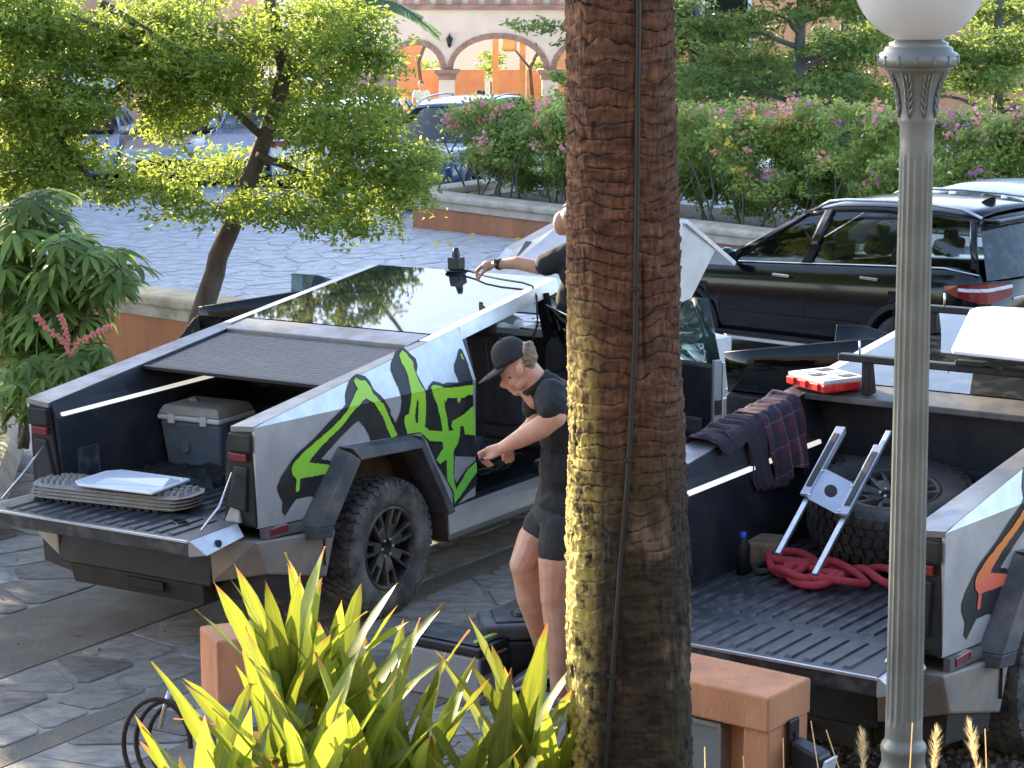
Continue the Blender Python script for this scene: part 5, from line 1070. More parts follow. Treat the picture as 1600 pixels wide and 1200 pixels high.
# trees beyond the hedge
def far_tree(label, x, y, tiers, trunk_r=.13, top=4.5, seed=0, lm='leaf_back', fork=True, name='tiered_tree', size=.125, dens=55):
    rgf = random.Random(seed); z0 = gzz(x, y); ells = []; limbs = []
    for z, dx, dy, rx, rz in tiers:
        ells.append((x + dx, y + dy, z, rx, rx * .8, rz)); limbs.append([(x, y, z - .35), (x + dx * .5, y + dy * .5, z - .12), (x + dx, y + dy, z)])
    return tree(name, label, (x, y, z0), [(x, y, z0 - .1), (x + .04, y, 1.0), (x - .02, y, 2.2), (x + .05, y, top)], limbs, ells, dens, 26, .17, size, lm, 'bark_grey', trunk_r, trunk_r * .5, 'trees beyond the hedge', 0, .45)
far_tree('tiered tree with a pale grey trunk between the palm trunk and the lamp post', 5.22, 42.2, [(2.75, -1.3, -.3, .95, .28), (3.0, -.5, -.6, .9, .22), (2.35, 1.0, -.4, .95, .3), (3.2, 1.2, 0, 1.2, .3), (1.75, -1.6, -.4, .9, .3), (1.75, .2, -.9, 1.1, .26), (1.6, 1.5, -.5, .8, .3), (3.8, -.3, 0, 1.8, .5), (2.1, -.9, .8, 1.2, .3), (2.5, 1.9, .7, 1.0, .35)], .15, 4.6, 1)
far_tree('tiered tree whose branches reach in front of the arches left of the palm trunk', 2.35, 44.2, [(2.75, -1.7, -.4, .6, .14), (2.35, -1.0, -.5, .5, .18), (1.75, -1.25, -.3, .75, .16), (1.45, -.7, -.4, .9, .22), (2.9, -.2, 0, .8, .3), (2.2, .2, 0, .9, .35), (1.5, .6, 0, 1.0, .3), (3.6, 0, 0, 1.5, .4)], .11, 4.2, 2)
far_tree('dense dark green tree right of the lamp globe', 9.1, 43.6, [(2.5, -.7, -.5, 1.1, .4), (1.9, -.4, -.7, 1.2, .4), (2.2, .8, -.4, 1.1, .4), (1.35, .6, -.6, 1.1, .35), (3.0, .6, 0, 1.3, .35), (1.5, -1.4, -.2, .6, .3), (3.9, 1.6, 0, 1.2, .4)], .14, 4.4, 3)
far_tree('tall tree with a dark trunk at the right edge', 11.4, 47.5, [(3.1, -1.2, 0, 1.2, .35), (3.6, .2, 0, 1.6, .5), (2.4, -.8, 0, 1.1, .35), (2.0, .8, 0, 1.2, .4)], .16, 5, 4, 'leaf_back')
far_tree('dark tree behind the grey trunked tree near the palm trunk', 3.9, 49.5, [(1.6, -.5, 0, 1.3, .5), (2.3, .4, -.2, 1.3, .45), (2.9, -.6, 0, 1.3, .4), (1.2, 1.0, -.3, 1.2, .5)], .14, 4.4, 5, 'leaf_dark')
far_tree('dark tree behind the grey trunked tree near the lamp post', 7.2, 50.5, [(1.5, -.9, 0, 1.4, .5), (2.2, .3, -.2, 1.4, .45), (1.1, .8, -.3, 1.3, .5), (2.6, 1.1, 0, .8, .3)], .14, 4.4, 6, 'leaf_dark')
def bush(label, x, y, rx, rz, zc, lm, seed, n=1, size=.1):
    base = (x, y, .1); cs, p, r = clumps([(x, y, zc, rx, rx * .7, rz)], 70, 26, .14, .7)
    root = empty('shrub', base, 0, label, 'shrub', 'shrubs between the hedge and the trees'); link('foliage', leaves('foliage', p - np.array(base), size * rng.uniform(.7, 1.2, len(p)), M[lm], rnd=r), root)
    b = MB(); b.tube([(0, 0, -.1), (.05, 0, zc)], .04, 6); b.build('stem', M['stem'], root)
bush('dark round shrub under the tiered tree right of the palm trunk', 3.6, 39.2, 1.2, .65, .95, 'leaf_dark', 1)
bush('dark round shrub under the grey tree trunk', 5.5, 38.8, 1.2, .6, .95, 'leaf_dark', 2)
bush('dark shrub left of the lamp post under the tiered tree', 7.2, 37.6, 1.1, .55, 1.0, 'leaf_dark', 3)
bush('olive green shrub right of the lamp post behind the white car', 8.4, 34.2, 1.0, .5, .95, 'leaf_hedge', 4)
bush('grey green spiky shrub at the right edge above the white car', 8.6, 31.0, .8, .42, .95, 'leaf_low', 5, size=.16)
bush('dark shrub behind the pink bougainvillea left of the palm trunk', 1.2, 41.5, 1.3, .45, .75, 'leaf_dark', 6)
# banana plant
r = empty('banana_plant', (-4.3, 55.5, gzz(-4, 55.5)), 0, 'banana plant with torn broad leaves beside the white building', 'plant')
b = MB(); limb(b, [(0, 0, -.2), (.1, 0, 1.4), (.15, 0, 3.0), (.3, 0, 4.2)], .16, .12, 9, .02); b.build('stem', M['bark_grey'], r)
for k, (x0, z0, dx, dz, w) in enumerate([(.2, 2.7, 1.5, .5, .5), (.2, 2.4, 1.35, -.12, .45), (.25, 3.9, 1.9, .35, .6), (.2, 3.4, -1.4, .5, .55), (.25, 4.2, 2.3, -.35, .55), (.2, 3.0, -1.5, .1, .5), (.25, 4.2, -1.2, 1.2, .5), (.25, 4.2, .6, 1.6, .5)]):
    b = MB(); n = 22; rgk = random.Random(k)
    for i in range(n):   # torn strips along the midrib
        t0, t1 = i / n, (i + .93) / n
        for s in (-1, 1):
            V = []
            for t in (t0, t1):
                cx, cz = x0 + dx * t, z0 + dz * t + .35 * math.sin(PI * t) - .4 * t * t; ww = w * (math.sin(PI * min(.98, t * .9 + .08)) ** .5)
                V += [(cx, 0, cz), (cx + .1 * dx * .4 + rgk.uniform(-.02, .02), s * ww * .55, cz - ww * .25 + (.1 * s)), ]
            b.add(V, [(0, 2, 3, 1)])
    b.tube([(x0 + dx * t / 8, 0, z0 + dz * t / 8 + .35 * math.sin(PI * t / 8) - .4 * t * t / 64 - .01) for t in range(9)], .025, 5); b.build('leaf', M['banana'], r)

# ---------------------------------------------------------------- palm trunk close to the viewer
def fbm(P, sc_, oct=4):
    out = np.zeros(len(P)); a = 1; f = sc_
    for k in range(oct):
        out += a * np.array([noise.noise(Vector(p * f) + Vector((k * 7.3, 1.7, 3.1))) for p in P]); a *= .5; f *= 2.1
    return out
pr_ = empty('palm_trunk', (.35, 7.0, 1.0), 0, 'thick ringed palm trunk standing in the foreground with a black cable on it', 'palm')
nt, nz_ = 240, 860; zs = np.linspace(.9, 4.35, nz_); th = np.linspace(0, 2 * PI, nt, endpoint=False)
rad = np.interp(zs, [.9, 1.53, 2.0, 2.57, 3.2, 3.95, 4.35], [.218, .2035, .194, .178, .170, .1625, .160]); cxs = np.interp(zs, [.9, 1.53, 2.57, 3.95, 4.35], [.385, .378, .352, .323, .315])
ZZ, TT = np.meshgrid(zs, th, indexing='ij')
def coarse(f, nu, nv, seed):   # smooth periodic noise on a grid, bilinear
    rg2 = np.random.default_rng(seed); G = rg2.normal(size=(nv + 2, nu)); u = (TT / (2 * PI)) * nu; v = (ZZ - .9) / 3.45 * nv
    i0 = np.floor(u).astype(int); j0 = np.floor(v).astype(int); a = u - i0; b_ = v - j0; a = a * a * (3 - 2 * a); b_ = b_ * b_ * (3 - 2 * b_); i1 = (i0 + 1) % nu; i0 %= nu; j0 = np.clip(j0, 0, nv); j1 = j0 + 1
    return f * ((G[j0, i0] * (1 - a) + G[j0, i1] * a) * (1 - b_) + (G[j1, i0] * (1 - a) + G[j1, i1] * a) * b_)
w1 = coarse(.020, 5, 12, 1) + coarse(.010, 14, 36, 2) + coarse(.0036, 34, 80, 3) + coarse(.0014, 95, 150, 11); ph = (ZZ + w1) / .044; fr = ph - np.floor(ph)
amp = np.interp(ZZ, [1.0, 2.1, 2.7, 4.3], [.0025, .004, .0085, .0095]) * (1 + coarse(.35, 9, 30, 4))
saw = np.interp(fr, [0, .12, .5, .78, .86, .93, 1.0], [.30, .42, .55, .86, .95, -.25, .30])
fib = coarse(.0018, 120, 60, 5) + coarse(.0013, 190, 150, 6) + coarse(.002, 60, 200, 7) + coarse(.0045, 14, 12, 8)
crk = np.clip(coarse(1, 70, 26, 9) - 1.25, 0, 1) * -.007 * np.interp(ZZ, [1, 2.4, 2.8, 4.3], [.5, .8, 1, 1])
RR = rad[:, None] + amp * (saw - .5) + fib + crk
V = np.stack([cxs[:, None] - .35 + RR * np.cos(TT), RR * np.sin(TT), ZZ - 1.0], -1).reshape(-1, 3)
I = np.arange(nz_ - 1)[:, None] * nt; J = np.arange(nt)[None, :]; J2 = (J + 1) % nt
F = np.stack([I + J, I + J2, I + nt + J2, I + nt + J], -1).reshape(-1, 4)
scar_shade = np.clip(np.exp(-((fr - .945) / .05) ** 2) * np.interp(ZZ, [1, 2.2, 2.8, 4.3], [.35, .55, 1, 1]) * (1 + coarse(.45, 30, 60, 21)) + np.clip(coarse(1, 70, 26, 9) - 1.25, 0, 1) * .8 + np.clip(coarse(1, 150, 40, 22) - 1.5, 0, 1) * .7, 0, 1)  # dark scar fibre, which also paints crevice shade into the grooves and cracks
pm_ = bpy.data.materials.new('palm_bark'); pm_.use_nodes = True; N = pm_.node_tree.nodes; L = pm_.node_tree.links; bs = N['Principled BSDF']; bs.inputs['Roughness'].default_value = .85; bs.inputs['Specular IOR Level'].default_value = .3
tc = N.new('ShaderNodeTexCoord')
def nzn(scale, st=(1, 1, 1), det=6, ro=.6):
    mp = N.new('ShaderNodeMapping'); mp.inputs['Scale'].default_value = st; L.new(tc.outputs['Object'], mp.inputs[0]); n = N.new('ShaderNodeTexNoise'); n.inputs['Scale'].default_value = scale; n.inputs['Detail'].default_value = det; n.inputs['Roughness'].default_value = ro; L.new(mp.outputs[0], n.inputs['Vector']); return n.outputs['Fac']
def rmp(s, a, b, c=0, d=1):
    r = N.new('ShaderNodeMapRange'); r.inputs[1].default_value = a; r.inputs[2].default_value = b; r.inputs[3].default_value = c; r.inputs[4].default_value = d; L.new(s, r.inputs[0]); return r.outputs[0]
def mx(f, a, b):
    x = N.new('ShaderNodeMix'); x.data_type = 'RGBA'; L.new(f, x.inputs[0])
    for i, v in ((6, a), (7, b)):
        if isinstance(v, tuple): x.inputs[i].default_value = (*v, 1)
        else: L.new(v, x.inputs[i])
    return x.outputs[2]
def mul(a, b):
    m = N.new('ShaderNodeMath'); m.operation = 'MULTIPLY'; L.new(a, m.inputs[0]); L.new(b, m.inputs[1]); return m.outputs[0]
sp = N.new('ShaderNodeSeparateXYZ'); L.new(tc.outputs['Object'], sp.inputs[0])
c_up = mx(rmp(nzn(9, (1, 1, 4)), .35, .65), (.06, .028, .016), (.20, .10, .056)); c_up = mx(rmp(nzn(60, (1.5, 1.5, .35)), .45, .7), c_up, (.055, .027, .016))
c_lo = mx(rmp(nzn(14, (1, 1, 3)), .38, .62), (.017, .012, .008), (.048, .034, .021)); c_lo = mx(rmp(nzn(5, (1, 1, .5)), .56, .72), c_lo, (.27, .18, .125)); c_lo = mx(rmp(nzn(3.2), .52, .68), c_lo, (.062, .062, .022))
low = rmp(sp.outputs['Z'], 1.75, 1.35)
col = mx(low, c_up, c_lo)
lichen_sun = mul(rmp(nzn(26, (1, 1, .8), 8, .7), .40, .52), mul(rmp(sp.outputs['X'], -.075, -.145), rmp(sp.outputs['Z'], 2.15, 1.7)))  # lichen patches whose pale tint also paints sunlight on the lower left edge
col = mx(lichen_sun, col, (.50, .40, .115))
sn_ = N.new('ShaderNodeAttribute'); sn_.attribute_name = 'scar_shade'; col = mx(rmp(sn_.outputs['Fac'], .15, .8), col, (.018, .010, .006))
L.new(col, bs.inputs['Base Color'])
bp_ = N.new('ShaderNodeBump'); bp_.inputs['Strength'].default_value = .9; bp_.inputs['Distance'].default_value = .006; L.new(nzn(70, (1, 1, .6), 8, .7), bp_.inputs['Height']); L.new(bp_.outputs[0], bs.inputs['Normal'])
tme_ = arr_mesh('trunk', V, F, pm_, True); sa_ = tme_.attributes.new('scar_shade', 'FLOAT', 'POINT'); sa_.data.foreach_set('value', scar_shade.ravel().astype(np.float32)); link('trunk', tme_, pr_)
def trunk_pt(u_off, z, out=.012):   # point on the near face, u_off across the trunk
    r = np.interp(z, zs, rad); c = np.interp(z, zs, cxs); return Vector((c + u_off, 7.0 - math.sqrt(max(.0001, r * r - u_off * u_off)) - out, z))
r = empty('black_cable', (0, 0, 0), 0, 'black cable running down the near side of the palm trunk', 'cable')
b = MB(); b.tube([trunk_pt(a, z) for a, z in ((.048, 4.3), (.047, 3.95), (.036, 3.4), (.025, 2.95), (.0, 2.55), (-.03, 2.25), (-.05, 2.0), (-.075, 1.72), (-.10, 1.45), (-.118, 1.1))], .0085, 8); b.build('cable_run', M['black_clean'], r)
for a, z in ((.028, 3.1), (.003, 2.58), (-.06, 1.9)): p = trunk_pt(a, z); MB().box(p + Vector((0, -.002, 0)), (.03, .022, .012)).build('cable_clip', M['black_clean'], r, .003)

# ---------------------------------------------------------------- foreground leaves
def blade(L, w, bend, seed, fold=.35):
    b = MB(); n = 9; V = []; rgb_ = random.Random(seed); tw = rgb_.uniform(-.35, .35)
    for i in range(n + 1):
        t = i / n; a = bend * t * t; x = L * (t - .25 * bend * bend * t ** 3 * .5); d = L * bend * .5 * t * t
        ww = .5 * w * (min(1, .32 + t * 2.2) if t < .35 else max(0, 1 - ((t - .35) / .65) ** 1.7) ** .8); c, s = math.cos(tw * t), math.sin(tw * t); wv = .004 * math.sin(t * 17 + seed)
        V += [(-ww * c, -d + ww * fold * 1 - ww * s + wv, x), (0, -d, x), (ww * c, -d + ww * fold + ww * s - wv, x)]
    b.add(V, [(i * 3 + j, i * 3 + j + 1, (i + 1) * 3 + j + 1, (i + 1) * 3 + j) for i in range(n) for j in (0, 1)], True)
    return b
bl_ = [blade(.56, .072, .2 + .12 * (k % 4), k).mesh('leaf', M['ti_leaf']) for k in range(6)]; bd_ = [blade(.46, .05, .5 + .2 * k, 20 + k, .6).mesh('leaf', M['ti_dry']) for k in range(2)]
heads = [(440, 1075, 7.1), (425, 1190, 6.9), (510, 1105, 7.2), (585, 1195, 7.15), (555, 1260, 6.75), (635, 1250, 7.0), (352, 1300, 6.7), (690, 1345, 6.8), (470, 1255, 6.6), (815, 1190, 7.15), (860, 1280, 6.95), (770, 1290, 6.8), (300, 1345, 6.6)]
lbl = ['tallest spiky yellow green plant left of centre in the foreground', 'spiky yellow green plant beside the terracotta pillar', 'spiky yellow green plant below the truck bumper', 'spiky yellow green plant below the rear truck wheel', 'low spiky yellow green plant in front of the others', 'spiky yellow green plant left of the grey storage box', 'low spiky yellow green plant at the left end of the row',
       'spiky yellow green plant below the grey storage box', 'low spiky yellow green plant at the bottom of the picture', 'upright spiky yellow green plant below the black bin', 'spiky yellow green plant touching the palm trunk', 'small spiky plant between the box and the palm trunk', 'leftmost small spiky plant with orange dry tips']
rgt = random.Random(21)
for i, (u, v, y) in enumerate(heads):
    k = y / 7.0; hx, hz = (u - 800) * .00198 * k, 4.09 - (4.09 - (3.949 - .002015 * v)) * k
    zb_ = 1.04; root = empty('spiky_plant', (hx + rgt.uniform(-.05, .05), y, zb_), 0, lbl[i], 'plant', 'spiky yellow green plants in the foreground'); hd = Vector((hx, y, hz - .14)) - root.location
    MB().tube([(0, 0, -.05), hd * .6, hd + Vector((0, 0, .12))], [.02, .017, .012], 7).build('stem', M['stem'], root)
    nl = 17 if i not in (11, 12) else 10
    for j in range(nl):
        t = j / nl; dry = (t < .12 and rgt.random() < .7)
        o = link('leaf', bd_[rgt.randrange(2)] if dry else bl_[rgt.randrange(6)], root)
        tilt = (1.0 - .9 * t ** .75) * rgt.uniform(.8, 1.15); az = j * 2.399 + rgt.uniform(-.3, .3)
        o.location = hd + Vector((0, 0, -.1 + .2 * t)); o.rotation_mode = 'QUATERNION'
        o.rotation_quaternion = Matrix.Rotation(az, 4, 'Z').to_quaternion() @ Matrix.Rotation(tilt, 4, 'X').to_quaternion()
        s = rgt.uniform(.72, 1.12) * (1.08 - .25 * abs(t - .6)); o.scale = (s * rgt.uniform(1.0, 1.4), s, s)
# little purple flower and a green weed
r = empty('purple_flower', (-.1, 6.9, 1.05), 0, 'small purple flower between the spiky plants at the bottom', 'flower'); MB().tube([(0, 0, 0), (0, 0, .46)], .004, 5).build('stem', M['leaf_schef'], r)
link('petals', leaves('petals', np.array([0, 0, .49]) + rng.normal(size=(26, 3)) * .014, .028, M['fl_mag'], asp=.8), r)
r = empty('leafy_weed', (-.72, 6.55, 1.04), 0, 'thin leafy weed with reddish tips in front of the spiky plants', 'plant'); b = MB(); b.tube([(0, 0, 0), (.01, 0, .3), (.03, 0, .66)], .006, 5); b.build('stem', M['ti_dry'], r)
for k in range(12):
    o = link('leaf', bd_[k % 2] if k % 3 else bl_[k % 6], r); o.location = (.01, 0, .36 + .026 * k); o.rotation_euler = (R(55), 0, k * 2.2); o.scale = (.28, .28, .22)
# dry grass with feathery heads, lower right
pl = [((1372, 1290), (1362, 1145), 1), ((1455, 1300), (1482, 1142), 1), ((1600, 1310), (1535, 1130), 1), ((1520, 1330), (1552, 1200), 1), ((1330, 1300), (1280, 1122), 0), ((1420, 1300), (1443, 1125), 0), ((1420, 1300), (1305, 1137), 0), ((1575, 1300), (1560, 1135), 0), ((1230, 1300), (1236, 1150), 0), ((1100, 1290), (1110, 1165), 0), ((1180, 1290), (1172, 1180), 0)]
root = empty('fountain_grass', (1.12, 6.4, 1.05), 0, 'dry fountain grass with feathery cream heads at the lower right', 'grass plant')
for (u0, v0), (u1, v1), f in pl:
    cv = lambda u, v: Vector(((u - 800) * .00181, 6.4, 4.09 - (4.09 - (3.949 - .002015 * v)) * 6.4 / 7)) - Vector((1.12, 6.4, 1.05))
    a, c = cv(u0, v0), cv(u1, v1); a.z = 0.0; mid = a.lerp(c, .6) + Vector((.02, .05, .03))
    MB().tube([a, mid, c], [.0025, .0022, .0016], 5).build('stem', M['plume'], root)
    if f:
        d = (c - mid).normalized(); b = MB(); Lp = .15
        for k in range(230):
            t = random.random(); p = c - d * Lp * t; w = .028 * math.sin(PI * (.12 + .85 * t)) ; q = Vector((random.gauss(0, 1), random.gauss(0, 1), random.gauss(0, 1))).normalized()
            e = p + q * w + d * .03; s = q.cross(d).normalized() * .0011; b.add([p - s, p + s, e], [(0, 1, 2)])
        b.build('plume', M['plume'], root)

# ---------------------------------------------------------------- street lamp in the foreground
r = empty('street_lamp', (1.438, 8.0, 0), 0, 'fluted grey green lamp post with a white globe in the foreground at the right', 'street lamp'); r.rotation_euler = (0, -.0105, 0)
b = MB(); b.lathe([(.13, .55), (.13, .80), (.11, .86), (.098, .90), (.098, 1.14), (.088, 1.16), (.078, 1.19), (.079, 1.225), (.083, 1.235), (.0835, 1.25), (.079, 1.262), (.069, 1.272), (.0675, 1.29)], 36); b.build('base', M['lamp_paint'], r)
b = MB(); n = 160; zs2 = [1.285, 1.325, 1.335, 1.35, 1.37, 1.6, 2.0, 2.4, 2.8, 3.2, 3.36, 3.385, 3.40, 3.41, 3.45]; V = []
for z in zs2:
    t = (z - 1.285) / 2.165; R0 = .0675 - .0095 * t; fd = .0062 * max(0, min(1, (z - 1.335) / .03)) * max(0, min(1, (3.405 - z) / .03))
    for k in range(n):
        a = 2 * PI * k / n; f = (a * 16 / (2 * PI)) % 1; f = min(f, 1 - f) * 2; dpt = fd * (1 - min(1, (f / .86)) ** 2.4) if f < .86 else 0
        V.append(((R0 - dpt) * math.cos(a), (R0 - dpt) * math.sin(a), z))
b.add(V, [(i * n + k, i * n + (k + 1) % n, (i + 1) * n + (k + 1) % n, (i + 1) * n + k) for i in range(len(zs2) - 1) for k in range(n)], True); b.build('fluted_shaft', M['lamp_paint'], r)
bellr = lambda z: float(np.interp(z, [3.45, 3.515, 3.53, 3.58, 3.62, 3.66, 3.69], [.058, .060, .064, .067, .074, .087, .106]))
b = MB(); b.lathe([(.058, 3.445), (.059, 3.50), (.064, 3.512), (.0645, 3.525)] + [(bellr(z), z) for z in np.linspace(3.53, 3.69, 10)] + [(.118, 3.695), (.118, 3.705)], 40); b.build('capital', M['lamp_paint'], r)
for k in range(8):   # cast acanthus leaves
    a = 2 * PI * k / 8 + .2; b = MB()
    def SP(da, z, o=.003): return Vector(((bellr(z) + o) * math.cos(a + da), (bellr(z) + o) * math.sin(a + da), z))
    b.tube([SP(0, 3.53 + .148 * t / 6, .002 + .003 * t / 6) for t in range(7)], [.0055, .0052, .005, .0046, .004, .0035, .003], 5)
    for s in (-1, 1):
        for j in range(5):
            z0 = 3.535 + .026 * j; b.tube([SP(0, z0, .003), SP(s * .13, z0 + .022, .006), SP(s * .23 * (1 - .09 * j), z0 + .046, .003)], [.004, .0042, .0015], 5)
    b.build('acanthus_leaf', M['lamp_paint'], r)
b = MB(); b.lathe([(.115, 3.70), (.133, 3.708), (.139, 3.722), (.139, 3.735), (.131, 3.75), (.118, 3.756), (.114, 3.77), (.098, 3.772)], 44)
b.build('abacus_ring', M['lamp_paint'], r)
for k in range(14): a = 2 * PI * k / 14; MB().box((.139 * math.cos(a), .139 * math.sin(a), 3.729), (.006, .010, .03), Matrix.Rotation(a, 3, 'Z')).build('bead', M['lamp_paint'], r, .002)
b = MB(); b.lathe([(.10, 3.765), (.102, 3.785), (.085, 3.79), (.08, 3.80)], 36); b.build('gallery', M['lamp_paint'], r)
MB().lathe([(.072, 3.785), (.075, 3.80), (.072, 3.815)], 32).build('globe_collar', M['black_clean'], r)
MB().lathe([(.066, 3.79)] + [(.228 * math.sin(t), 4.01 - .228 * math.cos(t)) for t in np.linspace(.30, PI - .02, 30)], 56).build('globe', M['globe'], r)

# ---------------------------------------------------------------- things in and around the trucks
def local(T, x, y, z, rz=0): return T @ Matrix.Translation((x, y, z)) @ Matrix.Rotation(rz, 4, 'Z')
r = empty('cool_box', matrix=local(T1, 1.09, .42, .867, R(3)), label='grey blue cool box with a dusty tan lid in the green graffiti truck', cat='cool box')
MB().hexa([(-.155, -.215, 0), (.155, -.215, 0), (.155, .215, 0), (-.155, .215, 0)], [(-.185, -.245, .31), (.185, -.245, .31), (.185, .245, .31), (-.185, .245, .31)]).build('tub', M['cooler'], r, .025, 3)
MB().box((0, 0, .328), (.39, .505, .035)).build('rim', M['cooler_trim'], r, .012); MB().hexa([(-.195, -.252, .347), (.195, -.252, .347), (.195, .252, .347), (-.195, .252, .347)], [(-.165, -.22, .405), (.165, -.22, .405), (.165, .22, .405), (-.165, .22, .405)]).build('lid', M['cooler_lid'], r, .012)
for y in (-.13, .13): MB().box((-.2, y, .325), (.02, .05, .06)).build('latch', M['cooler_trim'], r, .005)
MB().tube([(-.09, -.245, .29), (-.09, -.29, .27), (-.09, -.29, .17), (.09, -.29, .17), (.09, -.29, .27), (.09, -.245, .29)], .011, 8).build('handle', M['black_clean'], r)
MB().tube([(-.187, .04, .14), (-.178, .04, .14)], .035, 14).build('drain_plug', M['cooler'], r)
MB().tube([(-.02, .1, .405), (.02, .1, .409)], .03, 12).build('lid_knob', M['cooler_lid'], r)
rgx = random.Random(5)
bs_ = MB(); nx_, ny_ = 14, 22; V = []
for i in range(nx_):
    for j in range(ny_):
        e = min(i, nx_ - 1 - i, j, ny_ - 1 - j); V.append((-.23 + .46 * i / (nx_ - 1) + rgx.uniform(-.01, .01), -.36 + .72 * j / (ny_ - 1), (.004 if e == 0 else .035 + .035 * noise.noise(Vector((i * .45, j * .4, 3))) + rgx.uniform(0, .012))))
bs_.add(V, [(i * ny_ + j, (i + 1) * ny_ + j, (i + 1) * ny_ + j + 1, i * ny_ + j + 1) for i in range(nx_ - 1) for j in range(ny_ - 1)])
o = bs_.build('tarpaulin', M['black']); o.matrix_world = local(T1, .70, .27, .868, R(8)); tag(o, 'crumpled black tarpaulin on the bed floor before the cool box', 'tarpaulin')
for k in range(4):   # stacked traction boards
    z = .888 + k * .021
    r = empty('traction_board', matrix=local(T1, .0 + k * .003, .2 - k * .004, z, R(97)), label=['lowest grey traction board of the stack on the open tailgate', 'second grey traction board from the bottom of the stack on the tailgate', 'third grey traction board from the bottom of the stack on the tailgate', 'topmost grey traction board of the stack under the white flat panel'][k], cat='traction board', group='traction boards stacked on the tailgate')
    q = [(-.58, -.06), (-.53, -.15), (-.42, -.175), (.42, -.175), (.53, -.15), (.58, -.06), (.58, .06), (.53, .15), (.42, .175), (-.42, .175), (-.53, .15), (-.58, .06)]
    b = MB(); b.plate([(x, y, .014) for x, y in q], (0, 0, -.007)); b.plate([(x * .93, y * .86, .007) for x, y in q], (0, 0, -.014)); b.build('board', M['board'], r, .002)
    b = MB(); m_ = len(q)
    b.add([(x * f, y * f, zz_) for f, zz_ in ((.93, .014), (.925, .020), (.90, .020), (.895, .014)) for x, y in q], [(i * m_ + j, i * m_ + (j + 1) % m_, (i + 1) * m_ + (j + 1) % m_, (i + 1) * m_ + j) for i in range(3) for j in range(m_)]); b.build('raised_edge', M['board'], r)
    if k == 0:
        b = MB()
        for i in range(15):
            for s in (-1, 1): b.hexa([(-.42 + i * .06, s * .15, -.018), (-.40 + i * .06, s * .15, -.018), (-.40 + i * .06, s * .172, -.018), (-.42 + i * .06, s * .172, -.018)], [(-.43 + i * .06, s * .14, .002), (-.39 + i * .06, s * .14, .002), (-.39 + i * .06, s * .178, .002), (-.43 + i * .06, s * .178, .002)])
        o = b.build('stud_row', M['rubber_dark'], r); tag(o, kind='stuff')
    if k == 3:
        for i in range(5):
            for y in (-.08, .0, .08):
                for sg in (-1, 1): MB().hexa([(sg * (.33 + i * .045) - .012, y - .03, .014), (sg * (.33 + i * .045) + .012, y - .03, .014), (sg * (.33 + i * .045) + .012, y + .03, .014), (sg * (.33 + i * .045) - .012, y + .03, .014)], [(sg * (.33 + i * .045) - .006, y - .022, .04), (sg * (.33 + i * .045) + .006, y - .022, .04), (sg * (.33 + i * .045) + .006, y + .022, .04), (sg * (.33 + i * .045) - .006, y + .022, .04)]).build('cleat', M['board'], r)
r = empty('flat_panel', matrix=local(T1, .01, .07, .995, R(97)), label='flat white panel with a raised ridge on top of the traction boards', cat='panel')
MB().plate([(-.30, -.18, .02), (.24, -.23, .02), (.32, -.16, .02), (.33, .13, .02), (.25, .2, .02), (-.30, .22, .02)], (0, 0, -.018)).build('panel', M['white_plastic'], r, .008, 3)
MB().add([(-.28, -.10, .021), (-.28, .08, .021), (.16, .15, .021), (-.26, -.02, .052), (.10, .11, .05)], [(0, 2, 4, 3), (3, 4, 1), (4, 2, 1), (0, 3, 1)]).build('ridge', M['white_plastic'], r)
for x, y in ((-.26, -.15), (.2, -.19), (.26, .14), (-.26, .18)): MB().tube([(x, y, .018), (x, y, .024)], .007, 8).build('bolt', M['alu'], r)
r = empty('phone', matrix=local(T1, -.21, -.50, .872, R(60)), label='black phone lying on the open tailgate of the green graffiti truck', cat='phone')
MB().box((0, 0, .006), (.15, .075, .009)).build('case', M['black_clean'], r, .004); MB().box((0, 0, .0112), (.14, .066, .001)).build('screen', M['roofglass'], r)
r = empty('roof_beacon', matrix=local(T1, 3.36, .03, 1.870) @ Matrix.Scale(.84, 4), label='black beacon with a tapered top on the glass roof', cat='beacon')
MB().lathe([(.095, 0), (.1, .006), (.09, .010), (0, .011)], 28).build('suction_ring', M['black_clean'], r); MB().box((0, 0, .065), (.11, .11, .105)).build('housing', M['black_clean'], r, .01)
MB().lathe([(.035, .115), (.032, .15), (.022, .195), (0, .198)], 14).build('beacon_top', M['black_clean'], r)
b = MB(); b.tube([T1 @ Vector(p) for p in ((3.34, -.03, 1.885), (3.28, -.18, 1.88), (3.2, -.33, 1.875), (3.15, -.5, 1.868), (3.12, -.7, 1.86), (3.1, -.79, 1.845), (3.08, -.835, 1.78), (3.05, -.86, 1.6), (2.9, -.80, 1.2))], .0075, 6); tag(b.build('beacon_cable', M['black_clean']), 'thin black cable running from the roof beacon into the rear doorway', 'cable')
for k, (y0, x0) in enumerate(((-.70, 2.45), (-.72, 2.6))):
    b = MB(); b.tube([T1 @ Vector(p) for p in ((x0, y0, 1.62), (x0 - .02, y0 - .05, 1.35), (x0 + .02, y0 - .08, 1.1), (x0 + .1, y0 - .04, .86), (x0 + .0, y0 - .02, .70), (x0 + .2, y0 - .1, .62))], .005, 5); tag(b.build('loose_cable', M['iron']), ['thin cable hanging at the back of the open doorway of the green truck', 'thin cable hanging nearest the man in the doorway of the green truck'][k], 'cable')
b = MB(); rgc = random.Random(2)
for j in range(9):
    c = Vector((rgc.uniform(2.35, 2.9), rgc.uniform(-.85, -.6), .62 + .02 * j)); a, e = rgc.uniform(.1, .2), rgc.uniform(.06, .1)
    b.tube([T1 @ (c + Vector((a * math.cos(t * PI / 7), e * math.sin(t * PI / 7), .02 * math.sin(t + j)))) for t in range(15)], .008, 6, False)
